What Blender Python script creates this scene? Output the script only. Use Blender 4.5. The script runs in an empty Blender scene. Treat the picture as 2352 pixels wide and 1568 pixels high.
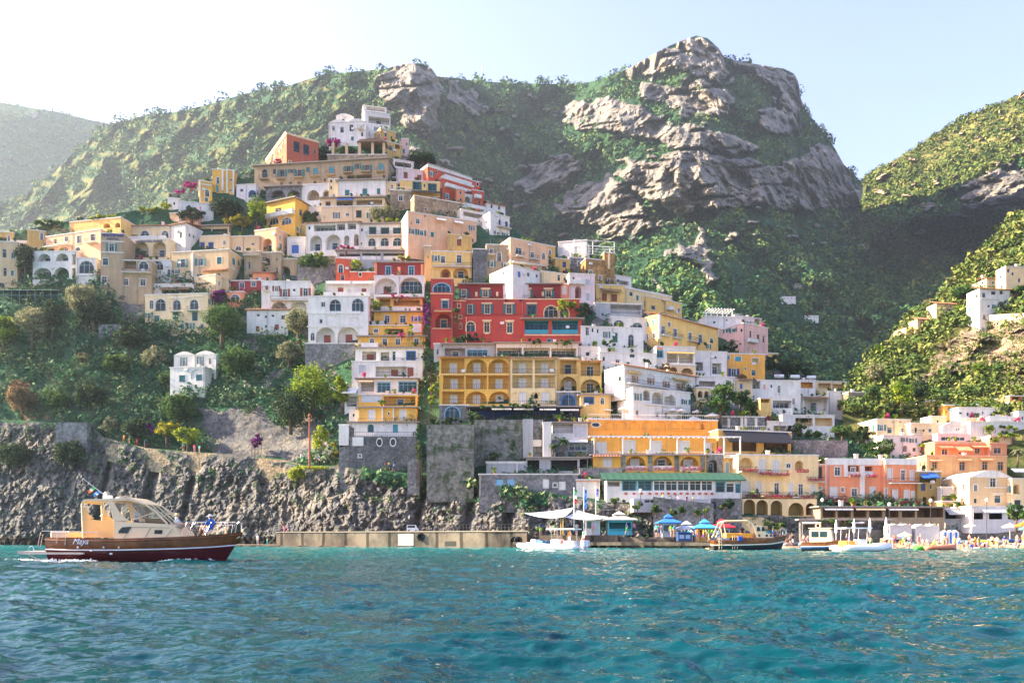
import bpy,math,random
import numpy as np
from mathutils import Vector,Matrix
random.seed(11)
rng=np.random.default_rng(11)
S=bpy.context.scene
COL=S.collection
F,CX,HY,CH=1830.0,1176.0,1239.0,1.2
def at(px,py,Y):
 return Vector(((px-CX)*Y/F,Y,CH+(HY-py)*Y/F))
def lerp_tab(tab,x):
 return np.interp(x,[t[0]for t in tab],[t[1]for t in tab])
_perm=np.concatenate([rng.permutation(256)]*3)
_g=rng.normal(size=(256,3))
_g/=np.linalg.norm(_g,axis=1)[:,None]
def pn(p):
 p=np.asarray(p,float)
 i=np.floor(p).astype(int)
 f=p-i
 u=f*f*f*(f*(f*6-15)+10)
 i&=255
 r=0
 for dx in(0,1):
  for dy in(0,1):
   for dz in(0,1):
    h=_perm[_perm[_perm[i[:,0]+dx]+i[:,1]+dy]+i[:,2]+dz]
    g=_g[h]
    d=((f-np.array((dx,dy,dz)))*g).sum(1)
    w=(u[:,0]if dx else 1-u[:,0])*(u[:,1]if dy else 1-u[:,1])*(u[:,2]if dz else 1-u[:,2])
    r=r+w*d
 return r*1.5
def fbm(p,octv=4,ridged=False,gain=.5):
 p=np.asarray(p,float)
 a,s,o=1.0,0,0
 for k in range(octv):
  n=pn(p*2**k+17.3*k)
  if ridged:
   n=1-2*np.abs(n)
  s=s+a*n
  o+=a
  a*=gain
 return s/o
def cells(p):
 """cell noise: distance to nearest point, gap to the next one, and a random height per cell"""
 p=np.asarray(p,float)
 i=np.floor(p).astype(int)
 f=p-i
 d1=np.full(len(p),9.0)
 d2=d1.copy()
 h1=np.zeros(len(p))
 for dx in(-1,0,1):
  for dy in(-1,0,1):
   for dz in(-1,0,1):
    c=i+np.array((dx,dy,dz))
    k=_perm[_perm[_perm[c[:,0]&255]+(c[:,1]&255)]+(c[:,2]&255)]
    o=np.stack([k,_perm[k+57],_perm[k+131]],-1)/255.0
    d=np.sqrt((((np.array((dx,dy,dz))+o)-f)**2).sum(1))
    m=d<d1
    d2=np.where(m,d1,np.minimum(d2,d))
    h1=np.where(m,_perm[k+201]/255.0,h1)
    d1=np.where(m,d,d1)
 return d1,d2-d1,h1
MATS={}
def nodes(m):
 m.use_nodes=True
 nt=m.node_tree
 return nt,nt.nodes,nt.links,nt.nodes['Principled BSDF']
def N(nt,typ,**kw):
 n=nt.nodes.new(typ)
 for k,v in kw.items():
  if k.startswith('i_'):
   n.inputs[k[2:].replace('_',' ')].default_value=v
  else:
   setattr(n,k,v)
 return n
def ramp(nt,stops):
 r=nt.nodes.new('ShaderNodeValToRGB')
 cr=r.color_ramp
 while len(cr.elements)<len(stops):
  cr.elements.new(.5)
 for e,(p,c)in zip(cr.elements,stops):
  e.position=p
  e.color=(*c,1)
 return r
def mixc(nt,fac,a,b,mode='MIX'):
 m=nt.nodes.new('ShaderNodeMix')
 m.data_type='RGBA'
 m.blend_type=mode
 for sock,v in((m.inputs[0],fac),(m.inputs[6],a),(m.inputs[7],b)):
  if hasattr(v,'is_linked')or hasattr(v,'links'):
   nt.links.new(v,sock)
  elif isinstance(v,(int,float)):
   sock.default_value=v
  else:
   sock.default_value=(*v,1)
 return m.outputs[2]
def noise_out(nt,scale,detail=4,rough=.6,stretch=None,coord='Object'):
 tc=N(nt,'ShaderNodeTexCoord')
 src=tc.outputs[coord]
 if stretch:
  mp=N(nt,'ShaderNodeMapping')
  mp.inputs['Scale'].default_value=stretch
  nt.links.new(src,mp.inputs[0])
  src=mp.outputs[0]
 n=N(nt,'ShaderNodeTexNoise')
 n.inputs['Scale'].default_value=scale
 n.inputs['Detail'].default_value=detail
 n.inputs['Roughness'].default_value=rough
 nt.links.new(src,n.inputs['Vector'])
 return n.outputs['Fac']
def bump(nt,h,strength,dist,b):
 bp=N(nt,'ShaderNodeBump')
 bp.inputs['Strength'].default_value=strength
 bp.inputs['Distance'].default_value=dist
 nt.links.new(h,bp.inputs['Height'])
 nt.links.new(bp.outputs[0],b.inputs['Normal'])
def plain(name,c,rough=.6,metal=0,vary=.12,spec=.3):
 """a paint, fabric or metal with slight uneven tone"""
 if name in MATS:
  return MATS[name]
 m=bpy.data.materials.new(name)
 nt,ns,L,b=nodes(m)
 n=noise_out(nt,1.7,3)
 r=ramp(nt,[(.3,tuple(x*(1-vary)for x in c)),(.7,tuple(min(1,x*(1+vary))for x in c))])
 L.new(n,r.inputs[0])
 L.new(r.outputs[0],b.inputs['Base Color'])
 b.inputs['Roughness'].default_value=rough
 b.inputs['Metallic'].default_value=metal
 b.inputs['Specular IOR Level'].default_value=spec
 MATS[name]=m
 return m
def stucco(name,c,dirt=.35):
 """rendered wall: mottled paint, rain streaks, worn patches"""
 if name in MATS:
  return MATS[name]
 m=bpy.data.materials.new(name)
 nt,ns,L,b=nodes(m)
 n1=noise_out(nt,.35,5,.65)
 n2=noise_out(nt,1.0,4,.6,(1.6,1.6,.16))
 n3=noise_out(nt,2.6,6,.7)
 r1=ramp(nt,[(.35,tuple(x*.86 for x in c)),(.65,tuple(min(1,x*1.08)for x in c))])
 L.new(n1,r1.inputs[0])
 gray=tuple(.55*x+.45*.22*(sum(c)/3+.25)for x in c)
 r2=ramp(nt,[(.44,(0,0,0)),(.68,(dirt,dirt,dirt))])
 L.new(n2,r2.inputs[0])
 c1=mixc(nt,r2.outputs[0],r1.outputs[0],gray)
 r3=ramp(nt,[(.55,(0,0,0)),(.68,(dirt*.8,)*3)])
 L.new(n3,r3.inputs[0])
 c2=mixc(nt,r3.outputs[0],c1,tuple(x*.72+.05 for x in c))
 L.new(c2,b.inputs['Base Color'])
 b.inputs['Roughness'].default_value=.9
 b.inputs['Specular IOR Level'].default_value=.15
 bump(nt,n3,.3,.05,b)
 MATS[name]=m
 return m
def stone(name,c,scale=1.3,veg=0.0):
 """rubble masonry: cells of different tone with darker joints, optional moss"""
 if name in MATS:
  return MATS[name]
 m=bpy.data.materials.new(name)
 nt,ns,L,b=nodes(m)
 tc=N(nt,'ShaderNodeTexCoord')
 v=N(nt,'ShaderNodeTexVoronoi')
 v.inputs['Scale'].default_value=scale*2.2
 L.new(tc.outputs['Object'],v.inputs['Vector'])
 sep=N(nt,'ShaderNodeSeparateColor')
 L.new(v.outputs['Color'],sep.inputs[0])
 r=ramp(nt,[(0,tuple(x*.68 for x in c)),(.5,c),(1,tuple(min(1,x*1.35)for x in c))])
 L.new(sep.outputs[0],r.inputs[0])
 n=noise_out(nt,.3,5,.7)
 r2=ramp(nt,[(.35,(.55,.55,.58)),(.65,(1.1,1.06,1))])
 L.new(n,r2.inputs[0])
 c1=mixc(nt,1.0,r.outputs[0],r2.outputs[0],'MULTIPLY')
 if veg:
  n4=noise_out(nt,.45,6,.7)
  r4=ramp(nt,[(.5,(0,0,0)),(.6,(veg,)*3)])
  L.new(n4,r4.inputs[0])
  c1=mixc(nt,r4.outputs[0],c1,(.04,.07,.025))
 L.new(c1,b.inputs['Base Color'])
 b.inputs['Roughness'].default_value=.95
 b.inputs['Specular IOR Level'].default_value=.1
 bump(nt,v.outputs['Distance'],.6,.15,b)
 MATS[name]=m
 return m
def tile(name='roof_tile',c=(.42,.16,.08)):
 if name in MATS:
  return MATS[name]
 m=bpy.data.materials.new(name)
 nt,ns,L,b=nodes(m)
 n=noise_out(nt,2.5,4,.7)
 r=ramp(nt,[(.3,tuple(x*.6 for x in c)),(.5,c),(.75,(.5,.33,.2))])
 L.new(n,r.inputs[0])
 L.new(r.outputs[0],b.inputs['Base Color'])
 b.inputs['Roughness'].default_value=.9
 w=N(nt,'ShaderNodeTexWave')
 w.inputs['Scale'].default_value=1.6
 tc=N(nt,'ShaderNodeTexCoord')
 L.new(tc.outputs['Object'],w.inputs['Vector'])
 bump(nt,w.outputs['Fac'],.6,.1,b)
 MATS[name]=m
 return m
def slats(name,c):
 """louvred shutter"""
 if name in MATS:
  return MATS[name]
 m=bpy.data.materials.new(name)
 nt,ns,L,b=nodes(m)
 w=N(nt,'ShaderNodeTexWave',bands_direction='Z')
 w.inputs['Scale'].default_value=2.4
 tc=N(nt,'ShaderNodeTexCoord')
 L.new(tc.outputs['Object'],w.inputs['Vector'])
 r=ramp(nt,[(.2,tuple(x*.8 for x in c)),(.7,c)])
 L.new(w.outputs['Fac'],r.inputs[0])
 L.new(r.outputs[0],b.inputs['Base Color'])
 bump(nt,w.outputs['Fac'],.5,.04,b)
 b.inputs['Roughness'].default_value=.6
 MATS[name]=m
 return m
def glass(name='window_glass',c=(.012,.04,.05)):
 if name in MATS:
  return MATS[name]
 m=bpy.data.materials.new(name)
 nt,ns,L,b=nodes(m)
 n=noise_out(nt,.35,2)
 r=ramp(nt,[(.35,tuple(x*.3 for x in c)),(.65,tuple(x*1.6 for x in c))])
 L.new(n,r.inputs[0])
 L.new(r.outputs[0],b.inputs['Base Color'])
 b.inputs['Roughness'].default_value=.1
 b.inputs['Specular IOR Level'].default_value=.3
 MATS[name]=m
 return m
def foliage(name,dark,light,trans=.3,warm=None):
 """leaves; per-leaf tone from the point attribute 'var'"""
 if name in MATS:
  return MATS[name]
 m=bpy.data.materials.new(name)
 nt,ns,L,b=nodes(m)
 at_=N(nt,'ShaderNodeAttribute',attribute_name='var')
 st=[(0,dark),(.7,light)]
 if warm:
  st=[(0,dark),(.55,light),(1,warm)]
 r=ramp(nt,st)
 n=noise_out(nt,.9,4,.7)
 mul=N(nt,'ShaderNodeMath',operation='MULTIPLY_ADD')
 L.new(n,mul.inputs[0])
 mul.inputs[1].default_value=.8
 mul.inputs[2].default_value=-.4
 add=N(nt,'ShaderNodeMath',operation='ADD')
 L.new(at_.outputs['Fac'],add.inputs[0])
 L.new(mul.outputs[0],add.inputs[1])
 L.new(add.outputs[0],r.inputs[0])
 L.new(r.outputs[0],b.inputs['Base Color'])
 b.inputs['Roughness'].default_value=.75
 b.inputs['Specular IOR Level'].default_value=.15
 if trans:
  t=N(nt,'ShaderNodeBsdfTranslucent')
  L.new(r.outputs[0],t.inputs[0])
  mx=N(nt,'ShaderNodeMixShader')
  mx.inputs[0].default_value=trans
  L.new(b.outputs[0],mx.inputs[1])
  L.new(t.outputs[0],mx.inputs[2])
  L.new(mx.outputs[0],nt.nodes['Material Output'].inputs[0])
 MATS[name]=m
 return m
class MB:
 """collects shapes in local space; build() links them as ONE mesh object"""
 def __init__(s):
  s.v,s.f,s.m,s.cur,s.M=[],[],[],0,None
 def add(s,vs,fs):
  o=len(s.v)
  if s.M is not None:
   vs=[tuple(s.M@Vector(q))for q in vs]
  s.v+=[tuple(q)for q in vs]
  s.f+=[tuple(i+o for i in q)for q in fs]
  s.m+=[s.cur]*len(fs)
  return s
 def quad(s,a,b,c,d):
  return s.add([a,b,c,d],[(0,1,2,3)])
 def box(s,x0,x1,y0,y1,z0,z1):
  return s.add([(x0,y0,z0),(x1,y0,z0),(x1,y1,z0),(x0,y1,z0),(x0,y0,z1),(x1,y0,z1),(x1,y1,z1),(x0,y1,z1)],[(3,2,1,0),(4,5,6,7),(0,1,5,4),(1,2,6,5),(2,3,7,6),(3,0,4,7)])
 def rbox(s,x0,x1,y0,y1,z0,z1,b):
  """box with chamfered upright edges and top"""
  lo=[(x0+b,y0),(x1-b,y0),(x1,y0+b),(x1,y1-b),(x1-b,y1),(x0+b,y1),(x0,y1-b),(x0,y0+b)]
  cx,cy=(x0+x1)/2,(y0+y1)/2
  k=lambda q:(q[0]+(b if q[0]<cx else-b)*.6,q[1]+(b if q[1]<cy else-b)*.6)
  vs=[(*q,z0)for q in lo]+[(*q,z1-b)for q in lo]+[(*k(q),z1)for q in lo]
  fs=[]
  for r in(0,8):
   fs+=[(r+i,r+(i+1)%8,r+8+(i+1)%8,r+8+i)for i in range(8)]
  fs+=[tuple(range(16,24)),tuple(range(7,-1,-1))]
  return s.add(vs,fs)
 def prism(s,poly,y0,y1):
  """outline in x-z pushed from y0 to y1"""
  n=len(poly)
  vs=[(x,y0,z)for x,z in poly]+[(x,y1,z)for x,z in poly]
  fs=[tuple(range(n)),tuple(range(2*n-1,n-1,-1))]+[(i,n+i,n+(i+1)%n,(i+1)%n)for i in range(n)]
  return s.add(vs,fs)
 def prismz(s,poly,z0,z1):
  n=len(poly)
  vs=[(x,y,z0)for x,y in poly]+[(x,y,z1)for x,y in poly]
  fs=[tuple(range(n-1,-1,-1)),tuple(range(n,2*n))]+[(i,(i+1)%n,n+(i+1)%n,n+i)for i in range(n)]
  return s.add(vs,fs)
 def tube(s,pts,r,n=6,cap=True):
  """pipe through points; r one radius or a list"""
  pts=[Vector(p)for p in pts]
  rs=r if isinstance(r,(list,tuple))else[r]*len(pts)
  vs,fs=[],[]
  for i,p in enumerate(pts):
   d=(pts[min(i+1,len(pts)-1)]-pts[max(i-1,0)])
   d=d.normalized()if d.length>1e-9 else Vector((0,0,1))
   u=d.cross(Vector((0,0,1))if abs(d.z)<.9 else Vector((1,0,0))).normalized()
   w=d.cross(u)
   for k in range(n):
    a=2*math.pi*k/n
    vs.append(tuple(p+(u*math.cos(a)+w*math.sin(a))*rs[i]))
  for i in range(len(pts)-1):
   for k in range(n):
    fs.append((i*n+k,i*n+(k+1)%n,(i+1)*n+(k+1)%n,(i+1)*n+k))
  if cap:
   fs.append(tuple(range(n-1,-1,-1)))
   fs.append(tuple(range((len(pts)-1)*n,len(pts)*n)))
  return s.add(vs,fs)
 def lathe(s,prof,n=12,c=(0,0,0)):
  vs,fs=[],[]
  for r,z in prof:
   for k in range(n):
    a=2*math.pi*k/n
    vs.append((c[0]+r*math.cos(a),c[1]+r*math.sin(a),c[2]+z))
  for i in range(len(prof)-1):
   for k in range(n):
    fs.append((i*n+k,i*n+(k+1)%n,(i+1)*n+(k+1)%n,(i+1)*n+k))
  fs.append(tuple(range(n-1,-1,-1)))
  fs.append(tuple(range((len(prof)-1)*n,len(prof)*n)))
  return s.add(vs,fs)
 def loft(s,rings,cap=True,close=True):
  n=len(rings[0])
  vs=[q for r in rings for q in r]
  fs=[]
  for i in range(len(rings)-1):
   for k in range(n if close else n-1):
    fs.append((i*n+k,i*n+(k+1)%n,(i+1)*n+(k+1)%n,(i+1)*n+k))
  if cap:
   fs.append(tuple(range(n-1,-1,-1)))
   fs.append(tuple(range((len(rings)-1)*n,len(rings)*n)))
  return s.add(vs,fs)
 def build(s,name,mats,parent=None,smooth=False):
  me=bpy.data.meshes.new(name)
  me.from_pydata(s.v,[],s.f)
  if not isinstance(mats,(list,tuple)):
   mats=[mats]
  for m in mats:
   me.materials.append(m)
  if len(mats)>1:
   me.polygons.foreach_set('material_index',s.m)
  if smooth:
   me.polygons.foreach_set('use_smooth',[True]*len(s.f))
  me.update()
  o=bpy.data.objects.new(name,me)
  COL.objects.link(o)
  if parent:
   o.parent=parent
  return o
def np_mesh(name,V,Fq,mat,attrs=None,smooth=True,parent=None):
 """mesh from numpy arrays; Fq (n,3) or (n,4)"""
 me=bpy.data.meshes.new(name)
 k=Fq.shape[1]
 me.vertices.add(len(V))
 me.vertices.foreach_set('co',np.asarray(V,np.float32).ravel())
 me.loops.add(Fq.size)
 me.loops.foreach_set('vertex_index',Fq.ravel().astype(np.int32))
 me.polygons.add(len(Fq))
 me.polygons.foreach_set('loop_start',np.arange(0,Fq.size,k,dtype=np.int32))
 me.polygons.foreach_set('loop_total',np.full(len(Fq),k,np.int32))
 me.polygons.foreach_set('use_smooth',np.full(len(Fq),smooth))
 me.update(calc_edges=True)
 for an,av in(attrs or{}).items():
  a=me.attributes.new(an,'FLOAT','POINT')
  a.data.foreach_set('value',np.asarray(av,np.float32))
 me.materials.append(mat)
 o=bpy.data.objects.new(name,me)
 COL.objects.link(o)
 if parent:
  o.parent=parent
 return o
def tag(o,label=None,cat=None,group=None,kind=None):
 for k,v in(('label',label),('category',cat),('group',group),('kind',kind)):
  if v:
   o[k]=v
 return o
def empty(name,loc,rz=0,label=None,cat=None,group=None):
 o=bpy.data.objects.new(name,None)
 o.empty_display_size=.3
 o.location=loc
 o.rotation_euler=(0,0,rz)
 COL.objects.link(o)
 return tag(o,label,cat,group)
def copy_tree(o,parent=None):
 c=o.copy()
 COL.objects.link(c)
 c.parent=parent
 for ch in list(o.children):
  copy_tree(ch,c)
 return c
def inpoly(px,py,poly):
 r=np.zeros(px.shape,bool)
 n=len(poly)
 for i in range(n):
  x1,y1=poly[i]
  x2,y2=poly[(i+1)%n]
  c=((y1>py)!=(y2>py))&(px<(x2-x1)*(py-y1)/(y2-y1+1e-9)+x1)
  r^=c
 return r
def blur_mask(m,k=2):
 m=m.astype(float)
 for _ in range(k):
  p=np.pad(m,1,mode='edge')
  m=(p[:-2,1:-1]+p[2:,1:-1]+p[1:-1,:-2]+p[1:-1,2:]+2*p[1:-1,1:-1])/6
 return m
def surface(name,pxs,top,bot,nrow,yfun,disp,masks,mat,back=(14,20,-10),under=0):
 """a slope given by its depth: a grid of columns from its foot to its skyline, then over the back"""
 nc=len(pxs)
 t=np.linspace(0,1,nrow)
 PX=np.repeat(pxs[None,:],nrow,0)
 PY=bot(pxs)[None,:]*(1-t[:,None])+top(pxs)[None,:]*t[:,None]
 mk=masks(PX,PY)
 Y=yfun(PX,PY)
 P0=np.stack([(PX-CX)*Y/F,Y,CH+(HY-PY)*Y/F],-1).reshape(-1,3)
 d=disp(P0,PX.ravel(),PY.ravel(),{k:v.ravel()for k,v in mk.items()}).reshape(Y.shape)
 Y=Y+d
 P=np.stack([(PX-CX)*Y/F,Y,CH+(HY-PY)*Y/F],-1)
 nb,dy,dz=back
 B=P[-1][None]+np.arange(1,nb+1)[:,None,None]*np.array((0,dy,dz))
 V=np.concatenate([P,B],0)
 nr=nrow+nb
 if under:
  k=1+np.array((1.0,.66,.33,.12))*under
  cam0=np.array((0,0,CH))
  V=np.concatenate([cam0+(P[0]-cam0)[None]*k[:,None,None],V],0)
  nr+=4
 idx=np.arange(nr*nc).reshape(nr,nc)
 q=np.stack([idx[:-1,:-1],idx[:-1,1:],idx[1:,1:],idx[1:,:-1]],-1).reshape(-1,4)
 at_={}
 for k,v in mk.items():
  at_[k]=np.concatenate(([np.repeat(v[:1],4,0)]if under else[])+[v,np.repeat(v[-1:],nb,0)],0).ravel()
 o=np_mesh(name,V.reshape(-1,3),q,mat,at_,smooth=False)
 tag(o,kind='structure')
 return dict(P=P,PX=PX,PY=PY,mk=mk,o=o)
def land_mat(name,veg_d,veg_l,rock_d,rock_l,dry_c,scale=1.0):
 m=bpy.data.materials.new(name)
 nt,ns,L,b=nodes(m)
 ra=N(nt,'ShaderNodeAttribute',attribute_name='rock')
 da=N(nt,'ShaderNodeAttribute',attribute_name='dry')
 n1=noise_out(nt,.05*scale,6,.7)
 n2=noise_out(nt,.35*scale,5,.7)
 n3=noise_out(nt,.2*scale,8,.78,(1,1,.45))
 n4=noise_out(nt,.06*scale,5,.7,(.3,.3,2.2))
 veg=ramp(nt,[(.35,veg_d),(.65,veg_l)])
 L.new(n2,veg.inputs[0])
 rk=ramp(nt,[(.33,rock_d),(.46,tuple(.62*x+.38*y for x,y in zip(rock_d,rock_l))),(.56,tuple(.4*x+.5*y for x,y in zip(rock_d,(rock_l[0],rock_l[1]*.86,rock_l[2]*.68)))),(.66,rock_l)])
 L.new(n3,rk.inputs[0])
 st=ramp(nt,[(.36,(.45,.46,.5)),(.6,(1.15,1.08,1.0))])
 L.new(n4,st.inputs[0])
 rk2=mixc(nt,.8,rk.outputs[0],st.outputs[0],'MULTIPLY')
 tcv=N(nt,'ShaderNodeTexCoord')
 mpv=N(nt,'ShaderNodeMapping')
 mpv.inputs['Rotation'].default_value=(0,.5,0)
 mpv.inputs['Scale'].default_value=(1,.6,.55)
 L.new(tcv.outputs['Object'],mpv.inputs[0])
 vv=N(nt,'ShaderNodeTexVoronoi',feature='DISTANCE_TO_EDGE')
 vv.inputs['Scale'].default_value=.16*scale
 nz=N(nt,'ShaderNodeTexNoise')
 nz.inputs['Scale'].default_value=.3*scale
 nz.inputs['Detail'].default_value=5
 L.new(mpv.outputs[0],nz.inputs['Vector'])
 mv=N(nt,'ShaderNodeVectorMath',operation='MULTIPLY_ADD')
 L.new(nz.outputs['Color'],mv.inputs[0])
 mv.inputs[1].default_value=(11/scale,)*3
 L.new(mpv.outputs[0],mv.inputs[2])
 L.new(mv.outputs[0],vv.inputs['Vector'])
 ck=ramp(nt,[(.0,(.16,.16,.18)),(.10,(1,1,1))])
 L.new(vv.outputs[0],ck.inputs[0])
 rk2=mixc(nt,.6,rk2,ck.outputs[0],'MULTIPLY')
 dry=ramp(nt,[(.35,tuple(x*.6 for x in dry_c)),(.65,dry_c)])
 L.new(n1,dry.inputs[0])
 c1=mixc(nt,da.outputs['Fac'],veg.outputs[0],dry.outputs[0])
 ad=N(nt,'ShaderNodeMath',operation='MULTIPLY_ADD')
 L.new(n2,ad.inputs[0])
 ad.inputs[1].default_value=1.6
 ad.inputs[2].default_value=-.8
 sm=N(nt,'ShaderNodeMath',operation='ADD')
 L.new(ra.outputs['Fac'],sm.inputs[0])
 L.new(ad.outputs[0],sm.inputs[1])
 th=ramp(nt,[(.42,(0,0,0)),(.55,(1,1,1))])
 L.new(sm.outputs[0],th.inputs[0])
 c2=mixc(nt,th.outputs[0],c1,rk2)
 if name=='town_hill':
  sx=N(nt,'ShaderNodeSeparateXYZ')
  L.new(tcv.outputs['Object'],sx.inputs[0])
  mz=N(nt,'ShaderNodeMath',operation='MULTIPLY_ADD')
  L.new(n2,mz.inputs[0])
  mz.inputs[1].default_value=-2.6
  L.new(sx.outputs[2],mz.inputs[2])
  wet=ramp(nt,[(.0,(.16,.16,.15)),(.42,(.3,.29,.26)),(.75,(1,1,1))])
  L.new(mz.outputs[0],wet.inputs[0])
  c2=mixc(nt,1.0,c2,wet.outputs[0],'MULTIPLY')
  rs=ramp(nt,[(.56,(0,0,0)),(.7,(.35,.35,.35))])
  L.new(n1,rs.inputs[0])
  c2=mixc(nt,rs.outputs[0],c2,mixc(nt,.5,c2,(.34,.22,.11)))
 L.new(c2,b.inputs['Base Color'])
 b.inputs['Roughness'].default_value=.95
 b.inputs['Specular IOR Level'].default_value=.08
 bump(nt,n3,1.0,2.2/scale,b)
 return m
def leafcloud(C,R,n_each,size,seed=5,squash=.8,fill=.55,rough=.6):
 """leaf-sized faces spread through clumps; returns V, faces, per-vertex tone"""
 r=np.random.default_rng(seed)
 C=np.asarray(C,float)
 R=np.asarray(R,float)
 n=len(C)
 N_=n*n_each
 d=r.normal(size=(N_,3))
 d/=np.linalg.norm(d,axis=1)[:,None]
 rad=r.uniform(fill,1.06,N_)*np.repeat(R,n_each)
 p=np.repeat(C,n_each,0)+d*rad[:,None]*np.array((1,1,squash))
 nrm=d*.7+r.normal(size=(N_,3))*rough+np.array((0,0,.3))
 nrm/=np.linalg.norm(nrm,axis=1)[:,None]
 t=np.cross(nrm,r.normal(size=(N_,3)))
 t/=np.linalg.norm(t,axis=1)[:,None]
 b=np.cross(nrm,t)
 sz=(size if np.isscalar(size)else np.repeat(size,n_each))*r.uniform(.6,1.3,N_)
 t*=sz[:,None]
 b*=(sz*.7)[:,None]
 V=np.stack([p-t,p-b*.8,p+t,p+b*.8],1).reshape(-1,3)
 Fc=np.arange(N_*4).reshape(-1,4)
 clump=np.repeat(r.uniform(-.1,.7,n),n_each)
 tone=clump+r.uniform(0,.4,N_)
 return V,Fc,np.repeat(tone,4)
FOREST=foliage('forest_green',(.008,.052,.03),(.05,.145,.045),0,(.18,.23,.05))
FOREST_SUN=foliage('sunlit_hill_green',(.022,.055,.014),(.085,.135,.026),0,(.19,.20,.05))  # forest greens warmed for the right hill, its sunlight put into the leaf colour
SHRUB=foliage('shrub_green',(.008,.055,.034),(.05,.15,.065),.15,(.19,.23,.10))
M_FAR=land_mat('far_mountain',(.015,.06,.032),(.045,.11,.045),(.13,.133,.135),(.60,.585,.54),(.20,.19,.06),.35)
M_RIGHT=land_mat('sunlit_hill',(.035,.055,.018),(.09,.12,.03),(.26,.20,.14),(.70,.60,.44),(.32,.29,.11),.7)
M_NEAR=land_mat('town_hill',(.015,.07,.04),(.05,.12,.055),(.07,.075,.08),(.37,.385,.385),(.20,.15,.09),2.6)
sky_far=[(-500,190),(-300,215),(0,235),(60,246),(130,257),(200,274),(270,290),(400,330),(600,420)]
far=surface('far_ridge',np.arange(-500,560,8.0),lambda p:lerp_tab(sky_far,p),lambda p:0*p+640,70,lambda X,Yp:1750+(400-Yp)*1.2+(X-200)*.5,lambda P,x,y,m:90*fbm(P/260,5)+14*fbm(P/30,3),lambda X,Yp:{'rock':(fbm(np.stack([X.ravel()/60,Yp.ravel()/40,0*X.ravel()],-1),4)>.45).reshape(X.shape)*.7,'dry':np.zeros(X.shape)},M_FAR)
sky_main=[(-450,560),(-200,500),(0,470),(70,440),(130,390),(190,330),(260,285),(330,266),(400,258),(440,250),(500,234),(560,216),(640,204),(700,185),(745,171),(800,166),(860,161),(888,158),(905,153),(935,146),(970,146),(992,158),(1004,176),(1050,180),(1090,186),(1150,190),(1250,193),(1330,193),(1365,186),(1420,166),(1450,155),(1490,131),(1530,109),(1570,92),(1600,82),(1625,88),(1650,110),(1662,130),(1690,140),(1750,150),(1800,158),(1825,170),(1835,192),(1839,225),(1852,256),(1880,290),(1905,320),(1920,345),(1937,376),(1962,402),(1985,424),(1996,452),(2002,466),(2040,452),(2120,420),(2200,390),(2280,355),(2360,320),(2600,260)]
prof_main=[(-450,1500),(0,1250),(300,1080),(600,900),(800,800),(930,745),(1000,800),(1100,905),(1220,960),(1330,890),(1450,800),(1560,745),(1650,760),(1760,815),(1850,880),(1960,960),(2060,1000),(2200,940),(2350,860),(2600,800)]
ROCKS=[[(1440,165),(1490,128),(1530,105),(1600,78),(1650,108),(1668,140),(1662,192),(1610,175),(1560,168),(1500,166)],[(1690,142),(1800,155),(1836,190),(1842,245),(1815,305),(1765,300),(1728,258),(1790,250),(1785,200),(1720,165)],[(1470,200),(1600,182),(1680,215),(1682,252),(1600,272),(1520,238),(1475,218)],[(1290,245),(1420,222),(1480,250),(1560,285),(1700,318),(1752,345),(1640,348),(1480,322),(1380,302),(1305,285)],[(1430,372),(1560,345),(1700,362),(1790,385),(1880,330),(1920,345),(1965,402),(1997,458),(1925,474),(1840,482),(1700,466),(1560,488),(1480,462),(1438,420)],[(1175,435),(1230,382),(1300,350),(1345,378),(1300,422),(1210,448)],[(1275,455),(1330,425),(1400,408),(1442,440),(1492,500),(1460,548),(1380,548),(1330,512)],[(868,185),(900,160),(940,144),(992,156),(1008,190),(1010,300),(965,315),(915,255),(880,215)],[(1010,180),(1060,195),(1120,240),(1100,270),(1040,230)],[(1510,585),(1580,560),(1615,520),(1645,640),(1620,640),(1590,600)],[(2200,460),(2280,388),(2360,395),(2360,480),(2250,482)],[(1500,640),(1520,650),(1520,690),(1500,680)],]
def masks_main(X,Yp):
 w=fbm(np.stack([X.ravel()/45,Yp.ravel()/30,0*X.ravel()],-1),4).reshape(X.shape)
 w2=fbm(np.stack([X.ravel()/45+50,Yp.ravel()/30,0*X.ravel()],-1),4).reshape(X.shape)
 rk=np.zeros(X.shape,bool)
 for p in ROCKS:
  rk|=inpoly(X+w*40,Yp+w2*34,p)
 led=fbm(np.stack([X.ravel()/120,Yp.ravel()/11+X.ravel()/90,0*X.ravel()+5],-1),3).reshape(X.shape)
 rk&=led<.33
 scar=fbm(np.stack([X.ravel()/50,Yp.ravel()/22,0*X.ravel()+9],-1),4).reshape(X.shape)
 rk|=(scar>.30)&(Yp<560)&(X>850)
 sp=fbm(np.stack([(X.ravel()+Yp.ravel()*.9)/75+w.ravel()*.3,(Yp.ravel()-X.ravel()*.5)/210,0*X.ravel()+2],-1),4,True).reshape(X.shape)
 dry=np.clip((fbm(np.stack([X.ravel()/40,Yp.ravel()/14,0*X.ravel()+3],-1),4).reshape(X.shape)-.12)*3+(sp-.15)*1.5,0,1)
 dry*=np.clip((980-X)/250,0,1)*.7+.08*(Yp<450)
 return{'rock':blur_mask(rk,1),'dry':dry,'spur':sp}
def y_main(X,Yp):
 t=lerp_tab(prof_main,X.ravel()).reshape(X.shape)
 k=np.where(Yp<480,.62,.95)
 return t+(480-Yp)*k-.0002*np.clip(Yp-480,0,None)**2
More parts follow.
